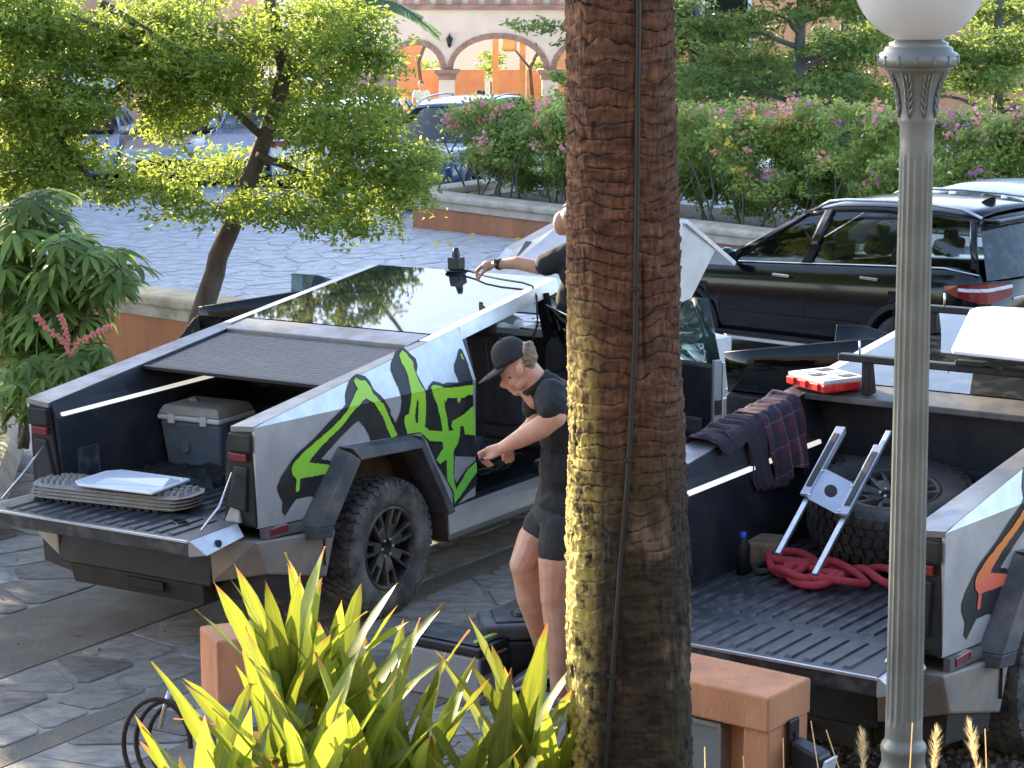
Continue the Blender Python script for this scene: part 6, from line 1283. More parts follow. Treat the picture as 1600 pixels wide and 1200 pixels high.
tag(b.build('cable_coil', M['rubber_dark']), 'tangle of black cables on the floor of the rear doorway', 'cable')
r = empty('woven_seat_cover', matrix=local(T1, 2.19, -.70, 1.36), label='tan woven seat back showing inside the rear doorway', cat='seat cover'); MB().sphere((.0, 0, 0), (.06, .115, .21), 16).build('cover', mat('woven', (.26, .17, .09), (.12, .075, .04), 4, .8, 0, .6, 8, stretch=(1, 1, 14)), r)
# second truck
n_ = Vector((-.172, -.082, .982)).normalized(); fc = Vector((1.33, .03, 1.285)); spw = empty('spare_wheel', matrix=T2 @ Matrix.Translation(fc - n_ * .145) @ n_.to_track_quat('Y', 'Z').to_matrix().to_4x4(), label='spare off road wheel lying in the bed of the orange graffiti truck', cat='wheel')
make_wheel(spw, (0, 0, 0), 1, 'rubber_dark')
r = empty('mount_bracket', matrix=T2.copy(), label='steel mounting bracket with a round hole leaning on the spare wheel', cat='bracket')
dv = Vector((.82, .04, .52)).normalized(); A1, A2 = Vector((.56, .275, 1.045)), Vector((.50, .03, .985)); up_ = dv.cross(Vector((0, 1, 0))).normalized() * -1; up_ = up_ if up_.z > 0 else -up_
MB().bar(A1, A1 + dv * .92, .03, .022, up_).build('rail', M['alu'], r, .003); MB().bar(A2, A2 + dv * 1.06, .03, .022, up_).build('rail', M['alu'], r, .003)
for A, s in ((A1, 1), (A2, -1)):
    o_ = A + up_ * .03 + Vector((0, s * .005, 0)); ch = MB().bar(o_ + dv * .40, o_ + dv * .92, .055, .02, up_).build('channel', M['alu_plate'], r, .003)
    MB().bar(o_ + dv * .46 + up_ * .012, o_ + dv * .86 + up_ * .012, .03, .006, up_).build('channel_slot', M['rubber_dark'], ch)
c0 = (A1 + A2) * .5 + dv * .50 + up_ * .03; ey = (A1 + dv * .5 - A2 - dv * .5).normalized(); nn_ = 28; hw, hl = .125, .115; V = []
for k in range(nn_):
    a = 2 * PI * k / nn_; c_, s_ = math.cos(a), math.sin(a); m_ = max(abs(c_) / hl, abs(s_) / hw)
    V.append((c0 + dv * (c_ / m_) + ey * (s_ / m_), c0 + dv * (.042 * c_) + ey * (.042 * s_)))
b = MB(); fl_ = [v[0] for v in V] + [v[1] for v in V]; tp_ = [p + up_ * .006 for p in fl_]
b.add(fl_ + tp_, [(2 * nn_ + k, 2 * nn_ + (k + 1) % nn_, 3 * nn_ + (k + 1) % nn_, 3 * nn_ + k) for k in range(nn_)] + [(k, nn_ + k, nn_ + (k + 1) % nn_, (k + 1) % nn_) for k in range(nn_)] + [(k, (k + 1) % nn_, 2 * nn_ + (k + 1) % nn_, 2 * nn_ + k) for k in range(nn_)] + [(nn_ + k, 3 * nn_ + k, 3 * nn_ + (k + 1) % nn_, nn_ + (k + 1) % nn_) for k in range(nn_)]); b.build('plate', M['alu_plate'], r)
for sx in (-.09, .09):
    for sy in (-.105, .105): p = c0 + dv * sx + ey * sy; MB().tube([p, p + up_ * .014], .006, 8).build('bolt', M['alu'], r)
for k, (A, s) in enumerate(((A1, .9), (A2, 1.0))): MB().bar(A + dv * (s - .12) + up_ * .0125, A + dv * (s - .02) + up_ * .0125, .022, .002, up_).build('sticker', M['fl_pink' if k == 0 else 'carblue'], r)
# red rope pile
b = MB(); pts = []; rgo = random.Random(12)
ctrl = [(.98, .52), (.86, .50), (.74, .40), (.70, .28), (.80, .24), (.88, .34), (.78, .42), (.66, .30), (.60, .16), (.70, .10), (.80, .2), (.74, .32), (.62, .22), (.58, .06), (.68, -.02), (.78, .08), (.70, .2), (.62, .05), (.66, -.1), (.78, -.12), (.86, .0), (.94, .16), (1.0, .3), (.92, .42), (.8, .46), (.9, .3), (.96, .1), (.88, -.05), (.78, -.2), (.82, -.28), (.9, -.24), (.96, -.1), (.90, .06), (.80, .14), (.70, .02), (.64, .10), (.66, .26), (.78, .30), (.90, .20), (.98, .24), (1.02, .40), (.94, .50), (.82, .46)]
for i, (x, y) in enumerate(ctrl): pts.append(Vector((x, y, .892 + .05 * (.5 + .5 * math.sin(i * 1.9)))))
sm_ = []
for i in range(len(pts) - 1):
    p0, p1, p2, p3 = pts[max(0, i - 1)], pts[i], pts[i + 1], pts[min(len(pts) - 1, i + 2)]
    for j in range(6):
        t = j / 6; sm_.append(.5 * ((2 * p1) + (p2 - p0) * t + (2 * p0 - 5 * p1 + 4 * p2 - p3) * t * t + (3 * p1 - p0 - 3 * p2 + p3) * t ** 3))
fine_ = []
for i in range(len(sm_) - 1):
    for j in range(4): fine_.append(sm_[i].lerp(sm_[i + 1], j / 4))
b.tube([T2 @ p for p in fine_], .0205, 14)
nv_ = len(b.v) - 28
for q in range(len(fine_)):   # braided relief on the rope
    for k in range(14):
        g_ = .0022 * math.cos(k * 2 * PI / 14 * 3 + q * 1.15) * math.cos(k * 2 * PI / 14 * 3 - q * 1.15); c_ = T2 @ fine_[q]; v_ = Vector(b.v[q * 14 + k]); d_ = (v_ - c_); b.v[q * 14 + k] = tuple(v_ + d_.normalized() * g_)
tag(b.build('red_rope', M['rope']), 'thick red recovery rope piled on the bed floor below the spare wheel', 'rope')
b = MB(); b.tube([T2 @ Vector(p) for p in ((.86, .52, .885), (.77, .55, .885), (.72, .48, .885), (.78, .42, .885), (.86, .44, .885))], .02, 8); tag(b.build('rope_eye', M['rubber_dark']), 'black sheathed end loop of the red rope', 'rope')
r = empty('wooden_block', matrix=local(T2, .98, .60, .867, R(15)), label='scuffed brown block lying beside the red rope', cat='block'); MB().hexa([(-.11, -.13, 0), (.12, -.12, 0), (.12, .12, 0), (-.11, .12, 0)], [(-.10, -.10, .12), (.1, -.10, .13), (.1, .09, .13), (-.09, .1, .12)]).build('block', M['block'], r, .012)
r = empty('water_bottle', matrix=local(T2, .70, .56, .867), label='blue capped bottle half hidden behind the palm trunk in the bed', cat='bottle'); MB().lathe([(0, 0), (.035, .003), (.037, .15), (.02, .19), (.016, .2)], 14).build('bottle', M['bedwall'], r); MB().lathe([(.018, .2), (.018, .225), (0, .226)], 12).build('bottle_cap', M['blue'], r)
# plaid shirt hung over the bed rail
pl_ = bpy.data.materials.new('plaid'); pl_.use_nodes = True; N = pl_.node_tree.nodes; L = pl_.node_tree.links; pb = N['Principled BSDF']; pb.inputs['Roughness'].default_value = .95
uvn = N.new('ShaderNodeAttribute'); uvn.attribute_name = 'weave'; sx_ = N.new('ShaderNodeSeparateXYZ'); L.new(uvn.outputs['Vector'], sx_.inputs[0])
def band(out, sc2, off, w):
    m1 = N.new('ShaderNodeMath'); m1.operation = 'MULTIPLY_ADD'; m1.inputs[1].default_value = sc2; m1.inputs[2].default_value = off; L.new(out, m1.inputs[0]); f = N.new('ShaderNodeMath'); f.operation = 'FRACT'; L.new(m1.outputs[0], f.inputs[0])
    c = N.new('ShaderNodeMath'); c.operation = 'LESS_THAN'; c.inputs[1].default_value = w; L.new(f.outputs[0], c.inputs[0]); return c.outputs[0]
def mixc(f, a, bcol, k=1.0):
    x = N.new('ShaderNodeMix'); x.data_type = 'RGBA'; s = N.new('ShaderNodeMath'); s.operation = 'MULTIPLY'; s.inputs[1].default_value = k; L.new(f, s.inputs[0]); L.new(s.outputs[0], x.inputs[0])
    if isinstance(a, tuple): x.inputs[6].default_value = (*a, 1)
    else: L.new(a, x.inputs[6])
    x.inputs[7].default_value = (*bcol, 1); return x.outputs[2]
c1 = mixc(band(sx_.outputs['X'], 7, 0, .5), (.03, .02, .034), (.10, .025, .034), .75); c1 = mixc(band(sx_.outputs['Y'], 7, .2, .5), c1, (.022, .022, .04), .6); c1 = mixc(band(sx_.outputs['X'], 7, .62, .06), c1, (.2, .17, .2), .35); c1 = mixc(band(sx_.outputs['Y'], 7, .7, .06), c1, (.2, .17, .2), .3)
L.new(c1, pb.inputs['Base Color'])
def cloth(name, x0, x1, Lin, Lout, m, seed, parent, thick=.006):
    nu, nv = 60, 70; V = []; W_ = []; rgs = random.Random(seed)
    for i in range(nu):
        u = i / (nu - 1); x = x0 + (x1 - x0) * u
        li = Lin * (1 + .22 * noise.noise(Vector((u * 2.5, seed, 0)))); lo_ = Lout * (1 + .2 * noise.noise(Vector((u * 3, seed, 5))))
        for j in range(nv):
            v = j / (nv - 1); s = -lo_ + (li + lo_) * v; yr, zr = rail(x); yi = .735
            wr_ = noise.noise(Vector((u * 6, v * 1.2, seed))) + .5 * noise.noise(Vector((u * 13, v * 2.5, seed + 9)))
            if s < 0: y = yr + .015 + .02 * abs(wr_); z = zr + .014 + s + .0
            elif s < yr - yi: y = yr - s; z = zr + .018 + .035 * abs(wr_)
            else: d = s - (yr - yi); y = yi - .025 - .06 * min(1, d * 3) * (wr_ * 1.0 + .45) - .10 * min(1, d) ; z = zr + .012 - d + .03 * wr_ * max(0, v - .6)
            k = .35 + .65 * v; V.append((x + .05 * wr_ * (v - .3) + (.5 - u) * .16 * max(0, v - .5) + .05 * noise.noise(Vector((v * 4, seed, u))) * (1 if u > .9 or u < .1 else .3), y, z)); W_.append((u * (x1 - x0) * 1.15, s, 0))
    b = MB(); me = bpy.data.meshes.new(name); F = [(i * nv + j, (i + 1) * nv + j, (i + 1) * nv + j + 1, i * nv + j + 1) for i in range(nu - 1) for j in range(nv - 1)]
    me.from_pydata(V, [], F); me.polygons.foreach_set('use_smooth', [True] * len(F)); at2 = me.attributes.new('weave', 'FLOAT_VECTOR', 'POINT'); at2.data.foreach_set('vector', np.array(W_, dtype=np.float32).ravel())
    o = link(name, me, parent, m); s_ = o.modifiers.new('solidify', 'SOLIDIFY'); s_.thickness = thick; return o
r = empty('plaid_shirt', matrix=T2.copy(), label='dark red and navy plaid shirt hung over the bed rail of the orange truck', cat='shirt')
cloth('shirt_front', 1.16, 1.58, .52, .10, pl_, 3, r); sl_ = cloth('shirt_sleeve', .98, 1.18, .50, .12, M['cloth_grey'], 8, r); M['cloth_plum'] = mat('cloth_plum', (.032, .023, .038), (.024, .018, .027), 40, .95, 0, .2, 25); sl_.data.materials[0] = M['cloth_plum']
o = cloth('shirt_lining', .70, 1.02, .22, .16, M['cloth_plum'], 15, r)
# parts organiser on the header, roof rack and flat white panel
r = empty('parts_organiser', matrix=local(T2, 1.80, .665, rail(1.8)[1] + .012, R(-28)), label='red parts organiser with a clear compartment lid on the corner of the orange truck cab', cat='tool box')
MB().box((0, 0, .022), (.29, .38, .045)).build('tray', M['red_plastic'], r, .008); ld = MB().box((0, 0, .056), (.275, .365, .026)).build('lid', M['clear_lid'], r, .007)
for y in (-.12, 0, .12): MB().box((-.15, y, .028), (.018, .055, .04)).build('latch', M['red_plastic'], r, .004)
for y in (-.09, .09): MB().box((-.05 if y > 0 else .05, -.193, .028), (.06, .018, .04)).build('latch', M['red_plastic'], r, .004)
for i in range(2):
    for j in range(3): MB().box((-.062 + .124 * i, -.11 + .11 * j, .0705), (.09, .07, .002)).build('compartment', M['cloth_grey' if (i + j) % 2 else 'alu_plate'], ld)
MB().tube([(.02 * math.cos(t) , .2 + .012, .03 + .025 * math.sin(t) - .015) for t in np.linspace(0, 6.28, 14)], .003, 5, False).build('carabiner', M['chrome'], r)
r = empty('roof_rack', matrix=T2.copy(), label='black roof rack of two cross bars on the orange graffiti truck', cat='roof rack')
for x, z, y0, y1 in ((1.74, 1.875, .55, -.95), (2.95, 1.975, .62, -.80)):
    MB().hexa([(x - .035, y1, z - .03), (x + .035, y1, z - .03), (x + .035, y0, z - .03), (x - .035, y0, z - .03)], [(x - .03, y1, z + .01), (x + .03, y1, z + .01), (x + .03, y0, z + .01), (x - .03, y0, z + .01)]).build('cross_bar', M['black'], r, .008)
    zr_ = rail(x)[1]
    for y in ((y0 - .05) if x > 2 else .38, -.72 if x > 2 else -.80): MB().hexa([(x - .03, y - .03, zr_ + .006), (x + .05, y - .03, zr_ + .01), (x + .05, y + .03, zr_ + .01), (x - .03, y + .03, zr_ + .006)], [(x - .025, y - .025, z - .028), (x + .025, y - .025, z - .028), (x + .025, y + .025, z - .028), (x - .025, y + .025, z - .028)]).build('foot', M['black'], r, .006)
    MB().tube([(x, y0 - .12, z + .01), (x, y0 - .12, z + .085)], .006, 6).build('stud', M['alu'], r)
MB().hexa([(1.70, -.15, 1.886), (1.78, -.15, 1.886), (1.78, -.32, 1.886), (1.70, -.32, 1.886)], [(1.71, -.15, 1.91), (1.77, -.15, 1.91), (1.77, -.32, 1.91), (1.71, -.32, 1.91)]).build('clamp', M['black'], r, .004)
r = empty('flat_panel', matrix=T2.copy(), label='large flat white antenna panel lying on the roof rack at the right edge', cat='panel')
MB().plate([(1.56, -.20, 2.002), (2.80, .27, 2.002), (2.90, .27, 2.002), (2.97, .20, 2.002), (3.05, -.30, 2.002), (1.52, -.86, 2.002), (1.45, -.78, 2.002), (1.49, -.24, 2.002)], (0, 0, -.02)).build('panel', M['white_plastic'], r, .006, 3)
MB().box((2.3, -.3, 1.975), (1.0, .06, .018)).build('panel_rib', M['black'], r)
# boxes, hose on the ground
r = empty('storage_box', (-.30, 12.43, 0), R(146), 'grey storage box with a black lid and lime handle strip on the paving', 'storage box')
MB().box((0, .01, .135), (.50, .29, .27)).build('box_body', M['grey_box'], r, .012); MB().box((0, .01, .305), (.515, .305, .05)).build('box_lid', M['black_clean'], r, .01); MB().box((0, .01, .338), (.45, .25, .012)).build('lid_top', M['bed'], r, .005)
MB().box((-.2, .01, .352), (.026, .23, .014)).build('handle_strip', M['lime'], r, .003); MB().box((-.262, .01, .22), (.014, .27, .09)).build('end_grip', M['black_clean'], r, .008); MB().box((-.256, -.12, .12), (.012, .03, .24)).build('corner_post', M['black_clean'], r)
r = empty('storage_bin', (.05, 12.56, 0), R(8), 'tall black bin with a wide flanged lid standing behind the grey storage box', 'storage bin')
MB().hexa([(-.17, -.12, 0), (.17, -.12, 0), (.17, .12, 0), (-.17, .12, 0)], [(-.205, -.15, .30), (.205, -.15, .30), (.205, .15, .30), (-.205, .15, .30)]).build('bin_body', M['black_clean'], r, .02); MB().hexa([(-.21, -.155, .30), (.21, -.155, .30), (.21, .155, .30), (-.21, .155, .30)], [(-.24, -.175, .40), (.24, -.175, .40), (.24, .175, .40), (-.24, .175, .40)]).build('bin_flange', M['flare'], r, .03, 3)
MB().box((.02, 0, .405), (.36, .25, .016)).build('bin_lid', M['bed'], r, .008); kb = MB().lathe([(.055, .41), (.055, .428), (.04, .436), (0, .437)], 18).build('knob', M['black_clean'], r); MB().box((.0, 0, .44), (.05, .02, .006)).build('knob_mark', M['cargrey'], kb)
r = empty('garden_hose', (-1.72, 10.62, .33), 0, 'black hose coiled in upright loops beside the terracotta pillar', 'hose'); b = MB(); P_ = []
for t in range(0, 90):
    a = t * .22; k = t / 90; P_.append((.13 * math.cos(a) * (1 - .15 * k) + .10 * k, -.06 + .16 * k, .20 * math.sin(a) * (1 - .25 * k) - .02 * k))
b.tube([(x * 1.35, y, z * 1.25) for x, y, z in P_], .0125, 8); b.build('hose_loops', M['rubber_dark'], r); MB().tube([(.02, .0, .08), (.05, .03, .20), (.065, .05, .25)], .012, 8).build('nozzle', M['alu'], r)
nl_ = 9
for k in range(nl_):
    x, y = rgx.uniform(-1.3, .4), rgx.uniform(32.4, 34.4); o = link('fallen_leaf', leaves('fallen_leaf', np.array([[0, 0, .02]]), .1, M['fl_yellow'], flat=.1, asp=.7)); y = min(y, 34.7 - 1.08 * (x + 1.4) - .15); o.location = (x, y, gz(x) + .02); tag(o, 'fallen yellow leaf on the paving before the planter wall', 'leaf', 'fallen leaves on the parking lot paving')

rl_ = np.random.default_rng(77); pl2 = []
for k in range(150):
    x, y = (rl_.uniform(-3.6, 1.0), rl_.uniform(11.2, 17.5)) if k < 90 else (rl_.uniform(-6, 3), rl_.uniform(20, 34)); pl2.append((x, y, gz(x) + .022))
tag(link('leaf_litter', leaves('leaf_litter', np.array(pl2), .06 * rl_.uniform(.4, 1.1, 150), M['ti_litter'], flat=.08, asp=.4)), 'scattered small dry leaves on the driveway paving', kind='stuff')

# ---------------------------------------------------------------- people
def capsule(b, p0, r0, p1, r1, seg=14):
    p0, p1 = Vector(p0), Vector(p1); d = p1 - p0; L = d.length; d.normalize(); pts, rs = [], []
    for k in range(5): a = PI / 2 * k / 5; pts.append(p0 - d * r0 * math.cos(a)); rs.append(max(.0008, r0 * math.sin(a)))
    for k in range(5): pts.append(p0 + d * L * k / 4); rs.append(r0 + (r1 - r0) * k / 4)
    for k in range(1, 6): a = PI / 2 * k / 5; pts.append(p1 + d * r1 * math.sin(a)); rs.append(max(.0008, r1 * math.cos(a)))
    b.tube(pts, rs, seg)
def chain(b, pts, rs, seg=14):
    for i in range(len(pts) - 1): capsule(b, pts[i], rs[i], pts[i + 1], rs[i + 1], seg)
def remesh(b, name, m, parent, voxel=.008, smooth=6, mesh_only=False):
    tmp = link('tmp', b.mesh('tmp', m)); rm = tmp.modifiers.new('r', 'REMESH'); rm.mode = 'VOXEL'; rm.voxel_size = voxel; rm.use_smooth_shade = True
    if smooth: s = tmp.modifiers.new('s', 'SMOOTH'); s.iterations = smooth; s.factor = .5
    me = eval_mesh(tmp, name); bpy.data.objects.remove(tmp)
    if not me.materials: me.materials.append(m)
    return link(name, me, parent)
def wrinkle(o, amp, sc_, st=(1, 1, 1)):
    for v in o.data.vertices:
        p = Vector((v.co.x * st[0], v.co.y * st[1], v.co.z * st[2])) * sc_; v.co += v.normal * amp * (noise.noise(p) + .5 * noise.noise(p * 2.3))
# man with a cap, walking between the trucks
base = Vector((.26, 12.2, 0)); man = empty('person', base, 0, 'man in a black cap, dark shirt and short shorts looking down beside the green truck', 'person')
def J(u, v, dy=0): return Vector(((u - 800) * .003455, 12.2 + dy, (1101 - v) * .0036)) - base
def JA(u, v, dy=0):   # the arms reach towards the viewer, so they are drawn in a little
    k = 1 + dy / 12.2; p = J(u, v) + base; return Vector((p.x * k, 12.2 + dy, 4.09 + (p.z - 4.09) * k)) - base
b = MB()
hr = Matrix.Rotation(R(-30), 3, 'Y')
b.sphere(J(809, 561), (.098, .080, .098), 20); b.sphere(J(801, 577), (.078, .070, .098), 20, hr); b.sphere(J(806, 596), (.058, .056, .052), 16, hr)
chain(b, [J(789, 587), J(784.5, 602)], [.011, .0135], 10); capsule(b, J(786, 603), .0125, J(793, 605), .012, 8); b.sphere(J(797.5, 606.5), (.018, .026, .0105), 10); b.sphere(J(799.5, 610), (.017, .025, .010), 10); b.sphere(J(807, 613), (.024, .030, .020), 12); b.sphere(J(795, 583, -.03), (.02, .022, .014), 10); b.sphere(J(802, 594, -.036), (.036, .03, .036), 10)
chain(b, [J(812, 600, -.045), J(828, 585, -.05)], [.022, .026]); b.sphere(J(812, 574, -.094), (.023, .013, .037), 12, Matrix.Rotation(R(-15), 3, 'Y')); b.sphere(J(817, 571, .083), (.024, .012, .036), 12)
chain(b, [J(822, 578), J(848, 612)], [.070, .080]); chain(b, [J(815, 600), J(838, 622)], [.045, .06])
# near arm, bent, forearm reaching forward
chain(b, [JA(862, 618, -.19), JA(868, 650, -.29)], [.072, .060]); chain(b, [JA(868, 650, -.29), JA(845, 666, -.28), JA(812, 684, -.25), JA(786, 697, -.22)], [.058, .062, .050, .034])
b.sphere(JA(871, 652, -.30), (.035, .035, .04), 10)
chain(b, [JA(788, 696, -.22), JA(772, 703, -.21)], [.031, .036]); b.sphere(JA(768, 704, -.21), (.046, .030, .036), 12)
for k, (dx, dz) in enumerate(((0, 0), (3.5, 4.5), (7, 8.5), (10.5, 12))): chain(b, [JA(762 + dx * .6, 700 + dz * .7, -.225 + .018 * k), JA(748 + dx, 706 + dz, -.225 + .016 * k), JA(752 + dx, 717 + dz * .75, -.215 + .014 * k), JA(763 + dx * .6, 718 + dz * .5, -.205 + .012 * k)], [.0115, .0105, .0098, .009], 9)
chain(b, [JA(776, 707, -.235), JA(767, 713, -.25), JA(757, 714, -.245)], [.014, .0115, .010], 9)
# far arm
chain(b, [JA(846, 622, .19), JA(834, 662, .20), JA(808, 685, .06), JA(797, 695, -.02)], [.060, .048, .040, .030]); b.sphere(JA(794, 701, -.06), (.036, .030, .036), 12)
for k, (x, z) in enumerate(((785, 716), (790, 720), (796, 719), (801, 715))): chain(b, [JA(787 + 4 * k, 704, -.07 + .012 * k), JA(x + 1, z - 6, -.08 + .014 * k), JA(x + 1, z + 1, -.075 + .014 * k)], [.0115, .010, .009], 9)
chain(b, [JA(794, 699, -.09), JA(783, 703, -.11), JA(777, 709, -.12)], [.013, .011, .009], 9)
# legs
chain(b, [J(872, 812, .10), J(838, 848, .09), J(818, 884, .07)], [.10, .106, .078]); b.sphere(J(815, 886, .06), (.062, .062, .068), 12); chain(b, [J(820, 892, .075), J(829, 938, .10), J(845, 1000, .14), J(853, 1042, .17)], [.074, .078, .056, .042])
chain(b, [J(880, 812, -.10), J(874, 865, -.10), J(869, 925, -.10)], [.11, .116, .086]); b.sphere(J(866, 928, -.10), (.064, .066, .07), 12); chain(b, [J(870, 935, -.10), J(876, 980, -.09), J(875, 1040, -.09), J(874, 1072, -.09)], [.082, .086, .060, .044])
b.sphere(J(884, 802), (.12, .16, .11), 14); chain(b, [J(878, 640), J(886, 790)], [.09, .10])
chain(b, [J(874, 1076, -.09), J(856, 1090, -.10)], [.040, .034]); chain(b, [J(854, 1044, .17), J(838, 1056, .17)], [.038, .034])
body = remesh(b, 'body', M['skin'], man, .0065, 5)
b = MB()   # shirt
chain(b, [J(862, 620, -.17), J(852, 620, .17)], [.094, .090]); b.sphere(J(872, 622), (.115, .20, .105), 18, Matrix.Rotation(R(25), 3, 'Y')); b.sphere(J(880, 664), (.152, .215, .20), 18); b.sphere(J(884, 725), (.148, .20, .20), 18); b.sphere(J(885, 782), (.172, .215, .13), 18); chain(b, [J(882, 650), J(884, 785)], [.13, .145])
chain(b, [JA(862, 618, -.185), JA(864, 636, -.262)], [.090, .088]); chain(b, [J(848, 618, .18), J(838, 646, .22)], [.085, .080]); chain(b, [J(846, 606), J(858, 612)], [.092, .10])
sh = remesh(b, 'shirt', M['cloth_dark'], man, .010, 6); wrinkle(sh, .009, 9, (1, 1, .5)); wrinkle(sh, .004, 26)
b = MB(); b.lathe([(.092, -.005), (.098, .018), (.093, .03), (.086, .028)], 24, Matrix.Translation(J(840, 601)) @ Matrix.Rotation(R(-40), 4, 'Y')); b.build('collar', M['cloth_dark'], sh)
b = MB()   # shorts
b.sphere(J(882, 794), (.172, .21, .145), 18); chain(b, [J(882, 806, -.10), J(875, 846, -.10)], [.125, .124]); chain(b, [J(872, 806, .10), J(850, 826, .09)], [.118, .114])
so2 = remesh(b, 'shorts', M['cloth_grey'], man, .010, 5); wrinkle(so2, .008, 10, (1, 1, .6))
b = MB(); b.sphere(J(820, 560), (.069, .0805, .074), 16); b.sphere(J(823, 549), (.052, .066, .042), 12); b.sphere(J(825, 572), (.052, .068, .05), 12); b.sphere(J(827, 538), (.022, .032, .014), 10); hair = remesh(b, 'hair', M['hair'], man, .006, 2); wrinkle(hair, .006, 55)
# cap
cf = Matrix.Translation(J(802, 563)) @ Matrix.Rotation(R(-31), 4, 'Y')
b = MB(); n = 28; V = []
for i in range(9):
    t = i / 8; a = t * PI / 2
    for k in range(n): th_ = 2 * PI * k / n; V.append(cf @ Vector((.108 * math.cos(a) ** .75 * math.cos(th_) - .004 * math.sin(a), .090 * math.cos(a) ** .75 * math.sin(th_), .128 * math.sin(a))))
b.add(V, [(i * n + k, i * n + (k + 1) % n, (i + 1) * n + (k + 1) % n, (i + 1) * n + k) for i in range(8) for k in range(n)], True); cap = b.build('cap', M['cap'], man); sm = cap.modifiers.new('solidify', 'SOLIDIFY'); sm.thickness = .004
b = MB(); V = []; nb = 14
for i in range(6):
    t = i / 5
    for k in range(nb): th_ = PI - 1.25 + 2.5 * k / (nb - 1); x = .104 * math.cos(th_) ; y = .088 * math.sin(th_); ext = .125 * t * max(0, math.cos((th_ - PI) * 1.12)) ** .6; V.append(cf @ Vector((x - ext, y * (1 + .06 * t), .004 - .035 * t * t * .5 - .10 * (y * y) * 3.2 * (.3 + t))))
b.add(V, [(i * nb + k, i * nb + k + 1, (i + 1) * nb + k + 1, (i + 1) * nb + k) for i in range(5) for k in range(nb - 1)], True); br = b.build('brim', M['cap'], cap); sm = br.modifiers.new('solidify', 'SOLIDIFY'); sm.thickness = .005
MB().sphere(cf @ Vector((0, 0, .128)), .010, 8).build('button', M['cap'], cap)
def shoe(c, dx, dz, parent):
    b = MB(); chain(b, [c, c + Vector((dx * .5, 0, dz * .5)), c + Vector((dx, .0, dz))], [.046, .046, .038]); s = remesh(b, 'shoe', M['cargrey'], parent, .01, 4)
    MB().bar(c + Vector((.03, 0, -.044)), c + Vector((dx * 1.12, 0, dz - .036)), .085, .02).build('sole', M['white_plastic'], s, .008)
shoe(J(878, 1086, -.09), -.17, .0, man); shoe(J(857, 1054, .17), -.17, -.10, man)
b = MB(); b.tube([JA(768, 712, -.235), JA(748, 716, -.24)], .009, 10); tag(b.build('marker_pen', M['black_clean']), 'small black tool held in the man\'s closed hand', 'tool').location = base
for e, (u, v, dy) in enumerate(((797, 587, -.058),)): MB().sphere(J(u, v, dy), (.011, .007, .008), 10).build('eye', M['hair_dark'], man)
MB().tube([J(801, 581, -.062), J(795, 580, -.062), J(790, 583, -.05)], .005, 6).build('eyebrow', M['hair'], man)
# second man standing on the sill, reaching over the glass roof
man2 = empty('person', matrix=T1.copy(), label='man in a black shirt behind the palm trunk reaching over the glass roof', cat='person')
b = MB(); W = Vector
b.sphere((3.12, -1.12, 2.33), (.098, .082, .115), 18); b.sphere((3.09, -1.04, 2.29), (.06, .06, .085), 14); chain(b, [W((3.12, -1.12, 2.25)), W((3.14, -1.14, 2.10))], [.06, .07])
chain(b, [W((3.00, -1.10, 2.075)), W((2.985, -.92, 1.995)), W((2.965, -.76, 2.02)), W((2.945, -.60, 2.003))], [.062, .050, .046, .031]); b.sphere((2.94, -.53, 1.99), (.030, .050, .036), 12)
for k in range(4): chain(b, [W((2.915 + .017 * k, -.49, 1.985)), W((2.912 + .017 * k, -.455 + .006 * k, 1.955)), W((2.915 + .013 * k, -.455 + .008 * k, 1.915)), W((2.918 + .010 * k, -.462, 1.890 + .006 * k))], [.0115, .0108, .0098, .009], 9)
chain(b, [W((2.93, -.53, 1.965)), W((2.918, -.49, 1.93)), W((2.916, -.47, 1.895))], [.013, .0115, .0095], 9)
chain(b, [W((3.30, -1.18, 2.06)), W((3.38, -1.12, 1.80)), W((3.36, -.90, 1.72))], [.06, .048, .034]); b.sphere((3.355, -.85, 1.73), (.04, .05, .03), 10)
for k in range(4): chain(b, [W((3.32 + .022 * k, -.84, 1.735)), W((3.315 + .022 * k, -.79, 1.745)), W((3.315 + .022 * k, -.755, 1.74))], [.0115, .0105, .009], 8)
chain(b, [W((3.32, -.88, 1.735)), W((3.29, -.85, 1.745))], [.013, .011], 8)
chain(b, [W((3.08, -1.02, 1.42)), W((3.06, -.98, 1.0)), W((3.07, -.97, .66))], [.085, .062, .04]); chain(b, [W((3.28, -1.03, 1.42)), W((3.30, -.98, 1.0)), W((3.28, -.97, .66))], [.085, .062, .04]); chain(b, [W((3.15, -1.14, 2.0)), W((3.18, -1.05, 1.5))], [.10, .11])
for x in (3.06, 3.27): chain(b, [W((x, -.98, .625)), W((x, -.84, .62))], [.04, .034])
remesh(b, 'body', M['skin_tan'], man2, .0075, 5)
b = MB(); b.sphere((3.14, -1.15, 1.98), (.19, .13, .17), 16); b.sphere((3.16, -1.11, 1.76), (.18, .13, .22), 16); b.sphere((3.18, -1.06, 1.56), (.175, .14, .14), 16); chain(b, [W((3.02, -1.12, 2.085)), W((2.99, -.99, 2.025))], [.09, .085]); chain(b, [W((3.28, -1.17, 2.06)), W((3.34, -1.15, 1.93))], [.085, .08])
s2 = remesh(b, 'shirt', M['cloth_black'], man2, .011, 5); wrinkle(s2, .008, 9)
b = MB(); b.sphere((3.18, -1.04, 1.45), (.17, .14, .13), 14)
for x in (3.08, 3.28): chain(b, [W((x, -1.03, 1.42)), W((x - .005, -.995, 1.08))], [.11, .095])
remesh(b, 'shorts', M['cloth_black'], man2, .012, 5)
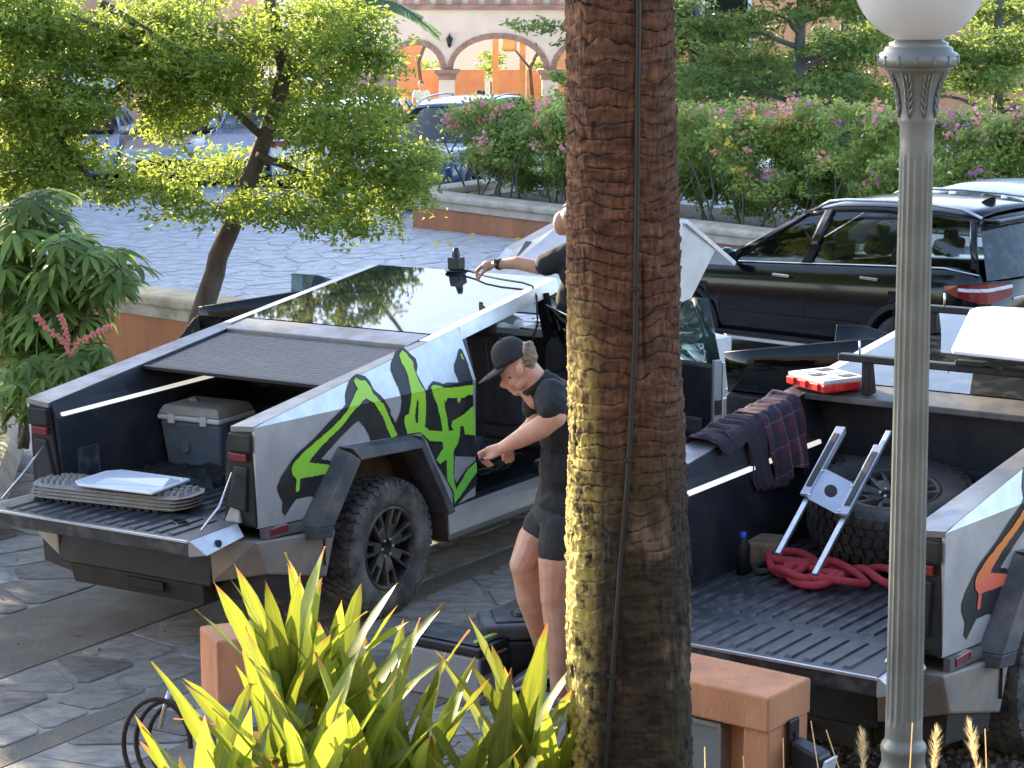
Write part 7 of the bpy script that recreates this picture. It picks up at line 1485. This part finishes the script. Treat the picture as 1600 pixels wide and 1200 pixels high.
b = MB(); b.sphere((3.125, -1.14, 2.36), (.106, .092, .105), 14); b.sphere((3.13, -1.17, 2.29), (.085, .07, .08), 12); h2 = remesh(b, 'hair', M['hair_dark'], man2, .010, 2); wrinkle(h2, .012, 35)
MB().lathe([(.036, -.016), (.040, -.014), (.040, .014), (.036, .016)], 20, Matrix.Translation((2.948, -.625, 2.006)) @ Matrix.Rotation(R(-86), 4, 'X')).build('watch_strap', M['black_clean'], man2); MB().box((2.915, -.625, 2.03), (.03, .035, .03)).build('watch', M['black_clean'], man2, .006)
for x in (3.06, 3.27): b = MB(); chain(b, [W((x, -1.02, .62)), W((x, -.84, .612))], [.046, .04]); remesh(b, 'shoe', M['cloth_grey'], man2, .012, 3)
# two people on the far terrace
def small_person(label, x, y, z, sit, shirtm, trm, hat):
    p = empty('person', (x, y, z), 0, label, 'person'); b = MB(); hz = 1.62 if not sit else 1.18
    b.sphere((0, 0, hz), (.085, .095, .12), 12); chain(b, [W((0, 0, hz - .08)), W((0, 0, hz - .2))], [.055, .06]); hip = hz - .72
    for s in (-1, 1):
        chain(b, [W((s * .2, 0, hz - .24)), W((s * .25, -.03, hz - .5)), W((s * .22, -.12, hz - .72))], [.05, .042, .032]); b.sphere((s * .215, -.15, hz - .78), (.03, .04, .05), 8)
        for k in range(4): chain(b, [W((s * (.195 + .013 * k), -.16, hz - .82)), W((s * (.195 + .013 * k), -.17, hz - .87))], [.009, .008], 6)
        chain(b, [W((s * .19, -.12, hz - .78)), W((s * .17, -.16, hz - .83))], [.010, .009], 6)
        if sit: chain(b, [W((s * .1, 0, hip)), W((s * .12, -.42, hip)), W((s * .12, -.42, .06)), W((s * .12, -.52, .04))], [.08, .062, .045, .04])
        else: chain(b, [W((s * .09, 0, hip)), W((s * .1, 0, .45)), W((s * .1, 0, .07)), W((s * .1, -.13, .04))], [.085, .062, .045, .04])
    remesh(b, 'body', M['skin_tan'], p, .016, 3)
    b = MB(); b.sphere((0, 0, hz - .36), (.2, .13, .2), 12); b.sphere((0, 0, hz - .58), (.17, .125, .2), 12)
    for s in (-1, 1): chain(b, [W((s * .19, 0, hz - .24)), W((s * .235, -.02, hz - .38))], [.07, .065])
    remesh(b, 'shirt', M[shirtm], p, .018, 3); b = MB(); b.sphere((0, 0, hip), (.17, .13, .12), 12)
    for s in (-1, 1):
        if sit: chain(b, [W((s * .1, 0, hip)), W((s * .12, -.42, hip)), W((s * .12, -.42, .15))], [.095, .08, .065])
        else: chain(b, [W((s * .09, 0, hip)), W((s * .1, 0, .12))], [.1, .07])
    remesh(b, 'trousers', M[trm], p, .018, 3)
    b = MB(); b.sphere((0, .015, hz + .04), (.092, .1, .1), 10); b.build('hair', M['hair_dark'], p)
    if hat: b = MB(); b.lathe([(0, hz + .2), (.09, hz + .17), (.1, hz + .06), (.2, hz + .04), (.2, hz + .03)], 16); b.build('hat', M['cloth_grey'], p)
small_person('man in a pale shirt standing in the smaller arch far behind the tree', -2.85, 72.9, ZF, False, 'whitewall', 'carblue', False)
small_person('person in a dark hat sitting at the table under the larger arch', -1.05, 73.4, ZF + .05, True, 'cloth_grey', 'cloth_black', True)
